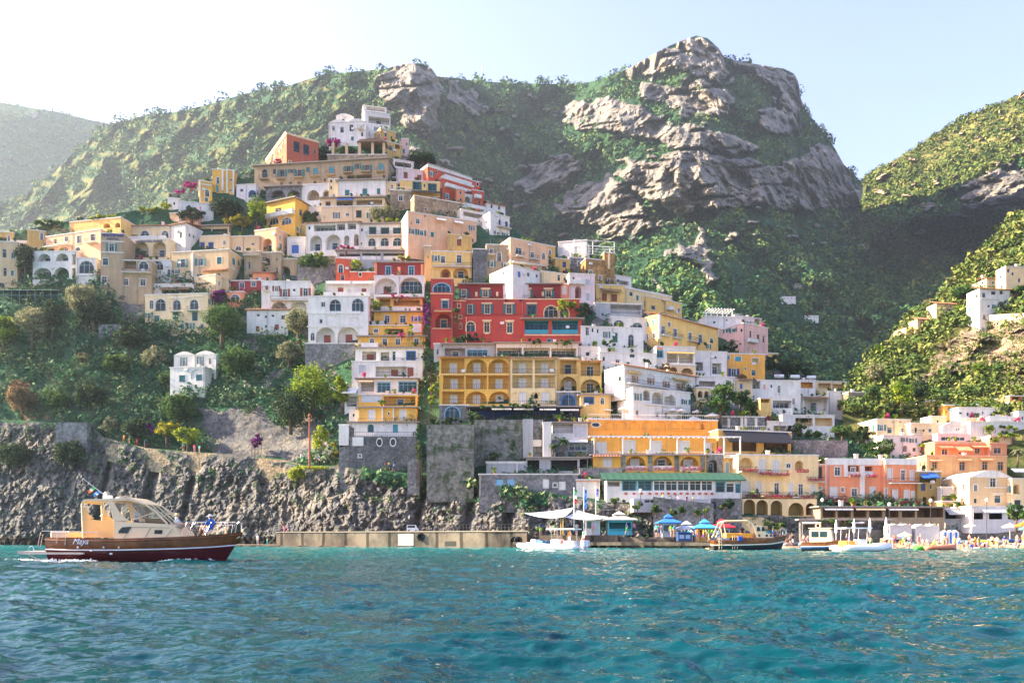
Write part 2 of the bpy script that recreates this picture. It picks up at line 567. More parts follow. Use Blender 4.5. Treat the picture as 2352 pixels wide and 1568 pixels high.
def disp_main(P,x,y,m):
 big=fbm(P/np.array((150,400,190)),4,True)*-85
 q=P/np.array((60,200,130))
 d=big-26*fbm(q,5,True)*(1+.9*m['rock'])
 d-=m['spur']*46*np.clip((1500-x)/500,.45,1)
 qs=P+9*np.stack([fbm(P/40,3),fbm(P/40+7,3),fbm(P/40+19,3)],-1)
 a1,g1,h1=cells(qs/np.array((34,70,46)))
 a2,g2,h2=cells(qs/np.array((9,30,24)))
 a3,g3,h3=cells(P/np.array((60,90,7.5)))
 d-=m['rock']*(9*(h1-.5)+4*np.clip(g1*4,0,1)+5*(h2-.5)+3*np.clip(g2*3,0,1)+2.5*(h3-.5))
 d-=m['rock']*(3+6*fbm(P/np.array((90,90,13)),4,True,.6)+8*fbm(P/np.array((22,60,70)),5,True,.62)+4*fbm(P/np.array((7,30,9)),3,True,.6))
 d+=3*fbm(P/9,3)
 return d
main=surface('mountain',np.arange(-450,2600,3.0),lambda p:lerp_tab(sky_main,p),lambda p:0*p+900,310,y_main,disp_main,masks_main,M_FAR,back=(10,30,-12))
sky_c=[(1985,470),(1990,400),(2040,375),(2100,341),(2150,306),(2200,276),(2260,251),(2300,236),(2352,212),(2500,160),(2700,120)]
bot_c=[(1985,474),(2003,468),(2060,455),(2150,430),(2230,400),(2300,372),(2352,345),(2500,300),(2700,270)]
shoulder=surface('sunlit_shoulder',np.arange(1986,2700,5.0),lambda p:lerp_tab(sky_c,p),lambda p:lerp_tab(bot_c,p)+8,80,lambda X,Yp:640-(X-2000)*.36+(460-Yp)*.42,lambda P,x,y,m:-16*fbm(P/np.array((60,200,60)),5,True)-10*m['rock']+2*fbm(P/7,3),lambda X,Yp:{'rock':(fbm(np.stack([X.ravel()/30,Yp.ravel()/18,0*X.ravel()],-1),4)>.30).reshape(X.shape)*.9,'dry':np.clip(.45+fbm(np.stack([X.ravel()/60,Yp.ravel()/26,0*X.ravel()+4],-1),4)*1.2-np.clip((Yp.ravel()-lerp_tab(bot_c,X.ravel())+55)/55,0,1)*.8,0,1).reshape(X.shape)},M_RIGHT,back=(1,6,-3),under=.45)
sky_d=[(1936,900),(1950,868),(1975,845),(2000,820),(2012,808),(2045,790),(2052,758),(2085,732),(2130,702),(2180,662),(2186,640),(2230,602),(2262,566),(2300,532),(2352,482),(2450,420),(2700,330)]
def y_right(X,Yp):
 return 142-(X-2000)*.02+np.clip(1240-Yp,0,290)*.13+np.clip(950-Yp,0,None)*.36-np.clip(950-Yp,0,300)*(X-2000)*.00055
CLIFF_D=[(2100,880),(2160,800),(2200,765),(2260,748),(2400,740),(2600,760),(2600,860),(2360,880),(2280,868),(2180,850),(2130,895)]
def masks_right(X,Yp):
 w=fbm(np.stack([X.ravel()/30,Yp.ravel()/30,0*X.ravel()],-1),4).reshape(X.shape)
 rk=inpoly(X+w*30,Yp+w*20,CLIFF_D)
 rk|=(fbm(np.stack([X.ravel()/26,Yp.ravel()/20,0*X.ravel()+8],-1),4).reshape(X.shape)>.38)&(Yp<900)
 rk|=Yp>1170
 dry=np.clip(.25+1.5*fbm(np.stack([X.ravel()/50,Yp.ravel()/22,0*X.ravel()+6],-1),4).reshape(X.shape),0,.9)
 return{'rock':blur_mask(rk,1),'dry':dry}
slope=surface('right_hill',np.arange(1936,2700,2.8),lambda p:lerp_tab(sky_d,p),lambda p:0*p+1262,250,y_right,lambda P,x,y,m:np.where(y<945,1,.12)*(-7*fbm(P/np.array((22,60,26)),5,True)-m['rock']*(1+4*fbm(P/np.array((8,20,10)),5,True,.6)+6*(cells((P+3*fbm(P/9,3)[:,None])/np.array((9,20,13)))[2]-.5)+3.5*(cells(P/np.array((3.2,10,4)))[2]-.5))),masks_right,M_RIGHT,back=(8,12,-8))
ridge=[(-400,600),(-100,548),(0,537),(60,527),(130,512),(250,493),(330,480),(385,478),(420,462),(470,455),(540,402),(610,380),(730,352),(800,335),(900,340),(940,372),(1010,396),(1110,484),(1240,566),(1300,592),(1400,642),(1440,668),(1560,722),(1640,770),(1760,815),(1860,868),(1940,905),(1985,950),(2010,985),(2060,1005),(2120,1040),(2200,1080)]
shore=[(-400,185),(0,172),(400,164),(650,156),(800,148),(1000,144),(1200,138),(1500,136),(1700,138),(1900,139),(2200,140)]
clifftop=[(-400,940),(0,966),(130,972),(205,972),(240,1004),(330,1029),(480,1040),(650,1056),(690,1068),(800,1072),(950,1090),(1100,1106),(1210,1126),(1380,1150),(1480,1160),(1600,1165),(1700,1180),(2200,1200)]
def y_near(X,Yp):
 X=np.asarray(X,float)
 Yp=np.asarray(Yp,float)
 y0=lerp_tab(shore,X.ravel()).reshape(X.shape)
 ct=lerp_tab(clifftop,X.ravel()).reshape(X.shape)
 k=lerp_tab([(-400,.06),(250,.066),(700,.10),(2200,.11)],X.ravel()).reshape(X.shape)
 low=np.clip(1248-Yp,-20,None)
 c=1248-ct
 p0=lerp_tab([(240,800),(400,890),(500,1010),(600,1200),(700,1340),(800,1440),(900,1600),(1000,1760),(1080,1900)],Yp.ravel()).reshape(Yp.shape)
 y0=y0+.105*np.clip(X-p0,0,420)*np.clip((1090-Yp)/160,0,1)
 return y0+.035*np.minimum(low,c)+k*np.clip(low-c,0,None)+2.2*np.clip((low-c)/3,0,1)
def masks_near(X,Yp):
 w=fbm(np.stack([X.ravel()/30,Yp.ravel()/25,0*X.ravel()],-1),4).reshape(X.shape)
 ct=lerp_tab(clifftop,X.ravel()).reshape(X.shape)
 rk=(Yp+w*14>ct+2)
 rk|=inpoly(X+w*25,Yp+w*25,[(465,945),(540,935),(610,950),(650,985),(720,950),(760,1000),(760,1060),(480,1040)])
 rk|=inpoly(X+w*25,Yp+w*25,[(265,690),(330,680),(330,735),(280,735)])
 rk|=(fbm(np.stack([X.ravel()/22,Yp.ravel()/18,0*X.ravel()+8],-1),4).reshape(X.shape)>.42)
 rk|=(X>560)&(w>.16)&(Yp<1000)
 green=(Yp-ct<34+40*w)&(X>830)&(X<1260)
 rk&=~green
 dry=np.clip(fbm(np.stack([X.ravel()/45,Yp.ravel()/30,0*X.ravel()+6],-1),4).reshape(X.shape)*1.6-.1,0,.7)
 dry=np.maximum(dry,inpoly(X+w*30,Yp+w*30,[(10,900),(60,855),(110,960),(60,970)])*.9)
 return{'rock':blur_mask(rk,1),'dry':dry}
def disp_near(P,x,y,m):
 ct=lerp_tab(clifftop,x)
 cl=np.clip((y-ct-4)/25,0,1)
 town=np.clip((x-560)/120,0,1)*(y<1060)
 left=(1-town)*(1-cl)
 q=np.stack([P[:,0]+P[:,2]*.45,P[:,1],P[:,2]-P[:,0]*.15],-1)
 q2=np.stack([P[:,0]-P[:,2]*.6,P[:,1],P[:,2]+P[:,0]*.3],-1)
 d=cl*(-2.6*fbm(q/np.array((17,40,15)),4,True,.55)-1.3*fbm(P/np.array((5,12,5.5)),5,True,.6)-1.5*fbm(P/np.array((2.2,5,1.9)),4,True,.65)+2.4)
 a1,g1,h1=cells((P+1.5*fbm(P/4,3)[:,None])/np.array((3.6,9,5.5)))
 a2,g2,h2=cells(P/np.array((1.3,4,1.9)))
 d-=cl*(.8*(h1-.5)+.35*np.clip(g1*4,0,1)+.6*(h2-.5)+.4*np.clip(g2*3,0,1)-.8)
 d+=left*(-1.8*fbm(P/np.array((16,30,14)),4,True))-.35*fbm(P/2.5,3)
 for cx,wd in((338,12),(232,7),(430,7),(970,8),(1085,10),(1180,12)):
  d+=cl*3.0*np.exp(-((x+(y-1150)*.25-cx)/wd)**2)
 return d
near=surface('town_hill',np.arange(-400,2200,2.8),lambda p:lerp_tab(ridge,p),lambda p:0*p+1262,400,y_near,disp_near,masks_near,M_NEAR,back=(10,6,-6))
def pick_points(sf,n,cond,seed):
 """random places on a slope, denser where the picture sees more of it"""
 r=np.random.default_rng(seed)
 ok=np.flatnonzero(cond(sf['PX'],sf['PY'],sf['mk']).ravel())
 i=r.choice(ok,n,replace=n>len(ok))
 P=sf['P'].reshape(-1,3)[i]+0
 return P,sf['PX'].ravel()[i],sf['PY'].ravel()[i],r
P,px,py,r=pick_points(main,16000,lambda X,Y,m:(m['rock']<.3)&(m['dry']+.35*m['spur']<.62),21)
R=np.exp(r.uniform(.5,2.1,len(P)))*(P[:,1]/800)**.8
P[:,2]+=R*.35
V,Fc,tn=leafcloud(P,R,38,.3+R*.26,41,.9,.8,.35)
tag(np_mesh('woodland',V,Fc,FOREST,{'var':tn+.05},smooth=False),kind='stuff')
P,px,py,r=pick_points(far,3000,lambda X,Y,m:(m['rock']<.5)&(X<330),22)
R=r.uniform(4,9,len(P))
V,Fc,tn=leafcloud(P,R,16,R*.4,42,.8,.75)
tag(np_mesh('far_woodland',V,Fc,FOREST,{'var':tn},smooth=False),kind='stuff')
P,px,py,r=pick_points(shoulder,2200,lambda X,Y,m:(m['rock']<.3)&(m['dry']<.8),23)
R=r.uniform(1.2,3.6,len(P))
V,Fc,tn=leafcloud(P,R,30,R*.36,43,.8,.8,.3)
tag(np_mesh('shoulder_scrub',V,Fc,FOREST_SUN,{'var':tn+.1},smooth=False),kind='stuff')
P,px,py,r=pick_points(slope,1500,lambda X,Y,m:(m['rock']<.35)&(Y<955),24)
R=r.uniform(.8,2.4,len(P))*np.clip(P[:,1]/190,.7,1.5)
P[:,2]+=R*.4
V,Fc,tn=leafcloud(P,R,46,R*.26,8)
tag(np_mesh('hill_scrub',V,Fc,FOREST_SUN,{'var':tn+.1},smooth=False),kind='stuff')
P,px,py,r=pick_points(slope,420,lambda X,Y,m:(m['rock']>.5)&(Y<900),28)
R=r.uniform(.4,1.5,len(P))
V,Fc,tn=leafcloud(P,R,34,R*.28,14)
tag(np_mesh('cliff_scrub',V,Fc,FOREST_SUN,{'var':tn+.15},smooth=False),kind='stuff')
def wild(X,Y,m):
 ct=lerp_tab(clifftop,X.ravel()).reshape(X.shape)
 a=(Y<ct-3)&(Y>640)&(X<640+(Y-640)*.42)&(m['rock']<.55)
 return a&(X>-300)
P,px,py,r=pick_points(near,1700,wild,25)
R=r.uniform(.5,1.0,len(P))*np.where(r.random(len(P))<.3,3.0,1.3)
P[:,2]+=R*.3
V,Fc,tn=leafcloud(P,R,60,.12+R*.13,9,.8,.5)
tag(np_mesh('hillside_scrub',V,Fc,SHRUB,{'var':tn+.05},smooth=False),kind='stuff')
def ivy(X,Y,m):
 ct=lerp_tab(clifftop,X.ravel()).reshape(X.shape)
 return(m['rock']<.4)&(((Y>ct-6)&(Y<ct+45)&(X>820)&(X<1290))|((X>560)&(Y<ct-5)&(X<2100)))
P,px,py,r=pick_points(near,2300,ivy,26)
R=r.uniform(.4,1.9,len(P))
V,Fc,tn=leafcloud(P,R,34,R*.3,10)
tag(np_mesh('town_greenery',V,Fc,SHRUB,{'var':tn+.2},smooth=False),kind='stuff')
def tufts(X,Y,m):
 ct=lerp_tab(clifftop,X.ravel()).reshape(X.shape)
 return(Y>ct+6)&(Y<ct+95)
P,px,py,r=pick_points(near,800,tufts,27)
R=r.uniform(.25,.95,len(P))
V,Fc,tn=leafcloud(P,R,26,R*.32,12)
tag(np_mesh('cliff_tufts',V,Fc,SHRUB,{'var':tn+.15},smooth=False),kind='stuff')
def wave_h(X,Y):
 sh=X.shape
 x,y=X.ravel(),Y.ravel()
 P=np.stack([x,y,0*x],-1)
 warp=np.stack([fbm(P/5+3,2),fbm(P/5+11,2),0*x],-1)
 Q=P+warp*1.1
 h=.05*np.sin(y/1.15+.25*x+1.5*warp[:,0])+.03*np.sin(y/.62-.35*x+2*warp[:,1])
 gust=.75+.5*fbm(P/14+31,2)
 h+=gust*(.30*fbm(Q/np.array((3.0,1.7,1)),3)+.16*fbm(Q/np.array((1.25,.62,1))+5,3,True,.55)+.022*fbm(P/np.array((.34,.2,1))+9,2,True))
 return h.reshape(sh)
rows=np.concatenate([np.linspace(-25,2,14)[:-1],np.geomspace(2,270,900)])
cols=np.concatenate([np.linspace(-3200,-260,24)[:-1],np.arange(-260,2620,5.0),np.linspace(2620,5600,24)[1:]])
RY,PXs=np.meshgrid(rows,cols,indexing='ij')
RX=(PXs-CX)/F*np.maximum(RY,9)
Z=wave_h(RX,RY)*np.clip(RY/4,0.2,1)*np.clip((330-RY)/200,.35,1)
V=np.stack([RX,RY,Z-.02],-1).reshape(-1,3)
idx=np.arange(RX.size).reshape(RX.shape)
q=np.stack([idx[:-1,:-1],idx[:-1,1:],idx[1:,1:],idx[1:,:-1]],-1).reshape(-1,4)
m=bpy.data.materials.new('sea_water')
nt,ns,L,b=nodes(m)
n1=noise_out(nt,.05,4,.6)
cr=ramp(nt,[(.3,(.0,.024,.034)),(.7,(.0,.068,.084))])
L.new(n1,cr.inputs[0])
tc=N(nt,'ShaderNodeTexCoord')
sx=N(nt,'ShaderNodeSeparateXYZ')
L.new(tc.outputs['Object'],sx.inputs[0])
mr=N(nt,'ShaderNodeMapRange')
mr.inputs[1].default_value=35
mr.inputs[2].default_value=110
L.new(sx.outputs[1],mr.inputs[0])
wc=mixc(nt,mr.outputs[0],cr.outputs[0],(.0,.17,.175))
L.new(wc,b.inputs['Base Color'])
b.inputs['Roughness'].default_value=.035
b.inputs['IOR'].default_value=1.33
b.inputs['Specular IOR Level'].default_value=.33
b1=noise_out(nt,3.2,3,.6,(1,1.3,1))
b2=noise_out(nt,.9,3,.55,(1,1.4,1))
ad=N(nt,'ShaderNodeMath',operation='MULTIPLY_ADD')
L.new(b2,ad.inputs[0])
ad.inputs[1].default_value=2.0
L.new(b1,ad.inputs[2])
bump(nt,ad.outputs[0],.45,.07,b)
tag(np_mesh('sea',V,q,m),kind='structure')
COLS=dict(white=(.72,.685,.61),cream=(.76,.58,.33),beige=(.63,.45,.25),tan=(.43,.31,.18),ochre=(.64,.40,.12),yellow=(.77,.43,.075),lyellow=(.80,.52,.17),orange=(.80,.39,.07),peach=(.80,.46,.26),pink=(.74,.45,.38),salmon=(.78,.29,.14),red=(.48,.06,.04),dred=(.27,.035,.035),orangered=(.62,.10,.045),brick=(.50,.12,.06),gray=(.38,.38,.38),pale=(.72,.66,.60),brown=(.20,.12,.06),olive=(.34,.24,.08),lav=(.58,.56,.62),lpink=(.74,.58,.54),teal=(.02,.16,.16),tealb=(.05,.30,.36),blue=(.03,.12,.40),navy=(.02,.05,.18),green=(.02,.14,.08),woodr=(.26,.06,.03),woodo=(.55,.18,.03),dark=(.03,.03,.035),black=(.012,.012,.014),lblue=(.22,.45,.60),lgray=(.52,.52,.53),butter=(.80,.60,.30),apricot=(.80,.42,.17),magenta=(.45,.02,.14))
TRIM=plain('white_trim',(.76,.74,.70),.7)
IRON=plain('wrought_iron',(.05,.05,.055),.5,.5)
CONC=stucco('concrete',(.42,.41,.39),.5)
def wallmat(c):
 if c.startswith('stone'):
  k=c[6:]or 'gray'
  d={'gray':((.23,.23,.23),1.1,.5),'tan':((.33,.26,.17),.9,.1),'mossy':((.22,.22,.19),.8,.9),'brown':((.42,.25,.10),1.2,.1),'dark':((.15,.155,.16),1.3,.25)}[k]
  return stone('masonry_'+k,*d)
 return stucco('stucco_'+c,COLS[c],.75 if c in('tan','gray','ochre')else .5)
OX=OY=0.0
def O(x,y):
 global OX,OY
 OX,OY=x,y
def row(k,xs,y,w,h,*a):
 return[(k,x,y,w,h,*a)for x in xs]
def arch_pts(x0,x1,z0,z1,n=10):
 """outline from lower left up over the arch to lower right"""
 w=x1-x0
 ha=min(w/2,(z1-z0)*.62)
 p=[(x0,z0)]
 for i in range(n+1):
  t=math.pi*(1-i/n)
  p.append(((x0+x1)/2+w/2*math.cos(t),z1-ha+ha*math.sin(t)))
 p.append((x1,z0))
 return p
HOUSES={}
_cr=random.Random(9)
def house(label,x0,x1,yt,yb,col,ops=(),yaw=0,dep=8,sh='teal',trim='white',lc=None,roof='cap',L=(),R=(),hill=y_near,fd=7,dy=0.0,cat='house',name='house',group=None,rail=None,raw=False,Y=None,cor=None):
 """one building; x0..yb and every opening are read off an enlarged part of the photograph, then set out on the real facade plane"""
 q=(lambda x,y:(x,y))if raw else(lambda x,y:(OX+x/4,OY+y/4))
 s4=1 if raw else 4
 (ax,ay),(bx,by)=q(x0,yt),q(x1,yb)
 a=math.radians(yaw)
 ca,sa=math.cos(a),math.sin(a)
 kx=lambda p:(p-CX)/F
 g=lambda p:(kx(ax)*sa-ca)/(kx(p)*sa-ca)
 if Y is None:
  Y=1e9
  for i in range(7):
   p=ax+(bx-ax)*i/6
   gy=g(p)
   Y=min(Y,float(hill(np.array([p]),np.array([HY-(HY-by)/gy]))[0])/gy)
  Y-=.4
 Y+=dy
 A=at(ax,by,Y)
 top=CH+(HY-ay)*Y/F
 Bg=g(bx)
 W=math.hypot(kx(bx)*Bg*Y-A.x,Bg*Y-Y)
 H=top-A.z
 T=empty(name,A,a,label,cat,group)
 T['_w'],T['_h'],T['_d']=W,H,dep
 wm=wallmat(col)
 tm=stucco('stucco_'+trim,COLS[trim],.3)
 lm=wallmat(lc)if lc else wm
 shm=slats('shutter_'+sh,COLS[sh])
 gl=glass()
 def loc(face,px,py):
  X,Yd=kx(px),1.0
  if face=='F':
   P0,n=(A.x,A.y),(sa,-ca)
   ax_=(ca,sa)
  else:
   P0=(A.x,A.y)if face=='L' else(A.x+ca*W,A.y+sa*W)
   n=(-ca,-sa)
   ax_=(-sa,ca)
  den=X*n[0]+Yd*n[1]
  t=(P0[0]*n[0]+P0[1]*n[1])/den
  s=(t*X-P0[0])*ax_[0]+(t-P0[1])*ax_[1]
  return s,CH+(HY-py)/F*t-A.z
 def pt(face,s,z,d):
  return(s,d,z)if face=='F' else((d,s,z)if face=='L' else(W-d,s,z))
 wall=MB()
 for face,olist,ext in(('F',ops,W),('L',L,dep),('R',R,dep)):
  holes=[]
  items=[]
  for o in olist:
   k,cx,cy,w,h=o[:5]
   ex=o[5]if len(o)>5 else None
   px,py=q(cx,cy)
   w,h=w/s4,h/s4
   sA,zA=loc(face,px-w/2,py+h/2)
   sB,zB=loc(face,px+w/2,py-h/2)
   sC,zC=loc(face,px,py+h/2)
   zB2=loc(face,px,py-h/2)[1]
   if sA>sB:
    sA,sB=sB,sA
   zA,zB=zC,zB2
   if k in 'wksdcaDlLo':
    sA,sB=max(sA,.06),min(sB,ext-.06)
    zA,zB=max(zA,-fd+.1),min(zB,H-.08)
    if sB-sA<.15 or zB-zA<.15:
     continue
   else:
    sA,sB=max(sA,-.3),min(sB,ext+.3)
    if sB-sA<.1:
     continue
   items.append((k,sA,sB,zA,zB,ex))
   if k in 'wksdcaDlLo':
    dd={'l':1.7,'L':1.7}.get(k,.24)
    if ex=='blind':
     dd=.22
    holes.append((sA,sB,zA,zB,k,dd))
  if name=='house' and 'hotel' not in label and not raw and H>2.6 and not col.startswith('stone'):
   vis=face=='F' or(yaw>3 if face=='L' else yaw<-3)
   n=int(ext/2.3)
   for f_ in range(int((H+min(fd,3.8))/3.0)if vis else 0):
    zc=H-2.35-f_*3.05
    for i in range(n):
     u=ext*(i+.5)/n+_cr.uniform(-.3,.3)
     ww,hh=_cr.uniform(.32,.5),_cr.uniform(1.0,1.5)
     if zc<.3-min(fd,3.8)or u<1 or u>ext-1 or _cr.random()<.3:
      continue
     if any(u+ww+.75>q_[1]and u-ww-.75<q_[2]and zc+hh+.35>q_[3]and zc-.35<q_[4]for q_ in items):
      continue
     k=_cr.choice('wwkcss' if ext>5 else 'wkkc')
     if k=='k' and _cr.random()<.5:
      hh*=.55
     items.append((k,u-ww,u+ww,zc,zc+hh,None))
     holes.append((u-ww,u+ww,zc,zc+hh,k,.24))
     if k in 'wc' and hh>1.2 and _cr.random()<.35:
      items.append(('b',u-ww-.5,u+ww+.5,zc-.05,zc+.9,None))
  ss=sorted({0.0,ext}|{round(v,4)for h_ in holes for v in h_[:2]})
  zs=sorted({-fd,H}|{round(v,4)for h_ in holes for v in h_[2:4]})
  wall.cur=0
  for i in range(len(ss)-1):
   for j in range(len(zs)-1):
    cs,cz=(ss[i]+ss[i+1])/2,(zs[j]+zs[j+1])/2
    if any(h_[0]<cs<h_[1]and h_[2]<cz<h_[3]for h_ in holes):
     continue
    wall.quad(*[pt(face,u,z,0)for u,z in((ss[i],zs[j]),(ss[i+1],zs[j]),(ss[i+1],zs[j+1]),(ss[i],zs[j+1]))])
  for(s0,s1,z0,z1,k,dd)in holes:
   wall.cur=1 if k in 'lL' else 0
   if k in 'aLo':
    if k=='o':
     ol=[((s0+s1)/2+(s1-s0)/2*math.cos(t*math.pi/8),(z0+z1)/2+(z1-z0)/2*math.sin(t*math.pi/8))for t in range(16)]
     for i in range(16):
      m,n=ol[i],ol[(i+1)%16]
      zz=z1 if(m[1]+n[1])/2>(z0+z1)/2 else z0
      wall.cur=0
      wall.quad(pt(face,*m,0),pt(face,*n,0),pt(face,n[0],zz,0),pt(face,m[0],zz,0))
      wall.quad(pt(face,*m,0),pt(face,*n,0),pt(face,*n,dd),pt(face,*m,dd))
     continue
    ap=arch_pts(s0,s1,z0,z1)
    for m,n in zip(ap[1:-2],ap[2:-1]):
     wall.cur=0
     wall.quad(pt(face,*m,0),pt(face,*n,0),pt(face,n[0],z1,0),pt(face,m[0],z1,0))
     wall.cur=1 if k=='L' else 0
     wall.quad(pt(face,*m,0),pt(face,*n,0),pt(face,*n,dd),pt(face,*m,dd))
    zt=ap[1][1]
   else:
    zt=z1
    wall.quad(pt(face,s0,z1,0),pt(face,s1,z1,0),pt(face,s1,z1,dd),pt(face,s0,z1,dd))
   wall.quad(pt(face,s0,z0,0),pt(face,s0,zt,0),pt(face,s0,zt,dd),pt(face,s0,z0,dd))
   wall.quad(pt(face,s1,z0,0),pt(face,s1,zt,0),pt(face,s1,zt,dd),pt(face,s1,z0,dd))
   wall.quad(pt(face,s0,z0,0),pt(face,s1,z0,0),pt(face,s1,z0,dd),pt(face,s0,z0,dd))
   if k in 'lL':
    wall.quad(pt(face,s0,z0,dd),pt(face,s1,z0,dd),pt(face,s1,z1,dd),pt(face,s0,z1,dd))
  for it in items:
   fit(T,face,pt,it,shm,tm,gl,sh,H)
 wall.cur=0
 wall.quad((0,dep,-fd),(W,dep,-fd),(W,dep,H),(0,dep,H))
 zr=H-.04 if roof=='cap' else H
 wall.quad((0,0,zr),(W,0,zr),(W,dep,zr),(0,dep,zr))
 wall.build('wall',[wm,lm],T)
 if roof=='cap':
  b=MB()
  e=.12
  h=.22 if not cor else cor
  b.box(-e,W+e,-e,.28,H,H+h)
  b.box(-e,.28,.281,dep,H,H+h)
  b.box(W-.28,W+e,.281,dep,H,H+h)
  b.build('cornice',tm,T)
 elif roof=='tile':
  b=MB()
  e,rise=.5,1.1
  n=max(3,int(W/.55))
  vs,fs=[],[]
  for i in range(2*n+1):
   u=-e+(W+2*e)*i/(2*n)
   lift=.13*(i%2)
   vs+=[(u,-e,H-.05+lift),(u,dep*.6,H+rise+lift),(u,-e,H-.16),]
  for i in range(2*n):
   o_=i*3
   fs+=[(o_,o_+3,o_+4,o_+1),(o_,o_+2,o_+5,o_+3)]
  b.add(vs,fs)
  b.build('roof',tile(),T)
 elif roof=='slab':
  b=MB()
  b.box(-.6,W+.6,-.7,dep,H+.003,H+.22)
  b.build('roof',plain('roof_slab_edge',(.30,.26,.23),.8),T)
 elif roof=='vault':
  b=MB()
  n=max(1,round(W/6))
  for i in range(n):
   u0,u1=W*i/n,W*(i+1)/n
   b.prism([(u0+(u1-u0)*t/10,H-.05+(u1-u0)*.16*math.sin(math.pi*t/10))for t in range(11)],-.15,dep)
  b.build('roof',tm,T)
 clutter(T,label,W,H,dep,roof,name)
 if rail:
  b=MB()
  railing(b,lambda s,z,d:(s,d,z),.1,W-.1,H+(.22 if roof=='cap' else 0),H+1.1,.12)
  b.build('railing',{'i':IRON,'w':TRIM}[rail],T)
 HOUSES[label]=T
 return T
POTS=[]
def clutter(T,label,W,H,dep,roof,name):
 """drainpipes, chimneys, aerials, wall units and pots that the houses carry"""
 if name!='house' or W<3:
  return
 if _cr.random()<.75:
  b=MB()
  u=_cr.choice((.25,W-.25,W*.5))
  b.tube([(u,-.09,-1),(u,-.09,H-.1)],.055,5)
  b.build('drainpipe',plain('pipe_grey',(.30,.27,.24),.6),T)
 if roof in('cap','slab','tile'):
  zz=H+(.6 if roof=='tile' else .1)
  if _cr.random()<.55:
   b=MB()
   u,v=W*_cr.uniform(.15,.8),dep*_cr.uniform(.3,.6)
   b.box(u,u+.6,v,v+.5,zz-.6,zz+1.1)
   b.box(u-.08,u+.68,v-.08,v+.58,zz+1.102,zz+1.25)
   b.build('chimney',stucco('stucco_pale',COLS['pale'],.34),T)
  if _cr.random()<.5:
   b=MB()
   u,v=W*_cr.uniform(.1,.9),dep*.3
   b.tube([(u,v,zz-.3),(u,v,zz+2.2)],.03,4)
   for q in(1.5,1.8,2.1):
    b.tube([(u-.5,v,zz+q),(u+.5,v,zz+q)],.018,4)
   b.build('aerial',IRON,T)
 if _cr.random()<.4 and H>4:
  b=MB()
  u,z=W*_cr.uniform(.1,.85),H*_cr.uniform(.4,.85)
  b.rbox(u,u+.8,-.32,-.03,z,z+.55,.04)
  b.build('wall_unit',plain('unit_white',(.62,.62,.60),.5),T)
 if roof in('cap','slab')and _cr.random()<.6:
  for k in range(_cr.randint(2,5)):
   POTS.append((T,label,W*_cr.uniform(.05,.95),.45+_cr.random()*.6,H+(.26 if roof=='slab' else .0),_cr.random()))
def railing(b,P,s0,s1,z0,z1,d,step=.42,r=.022):
 for zz in(z1,z0+.08):
  b.tube([P(s0,zz,d),P(s1,zz,d)],r*1.5,4)
 n=max(2,int((s1-s0)/step))
 for i in range(n+1):
  s=s0+(s1-s0)*i/n
  b.tube([P(s,z0,d),P(s,z1,d)],r,3,False)
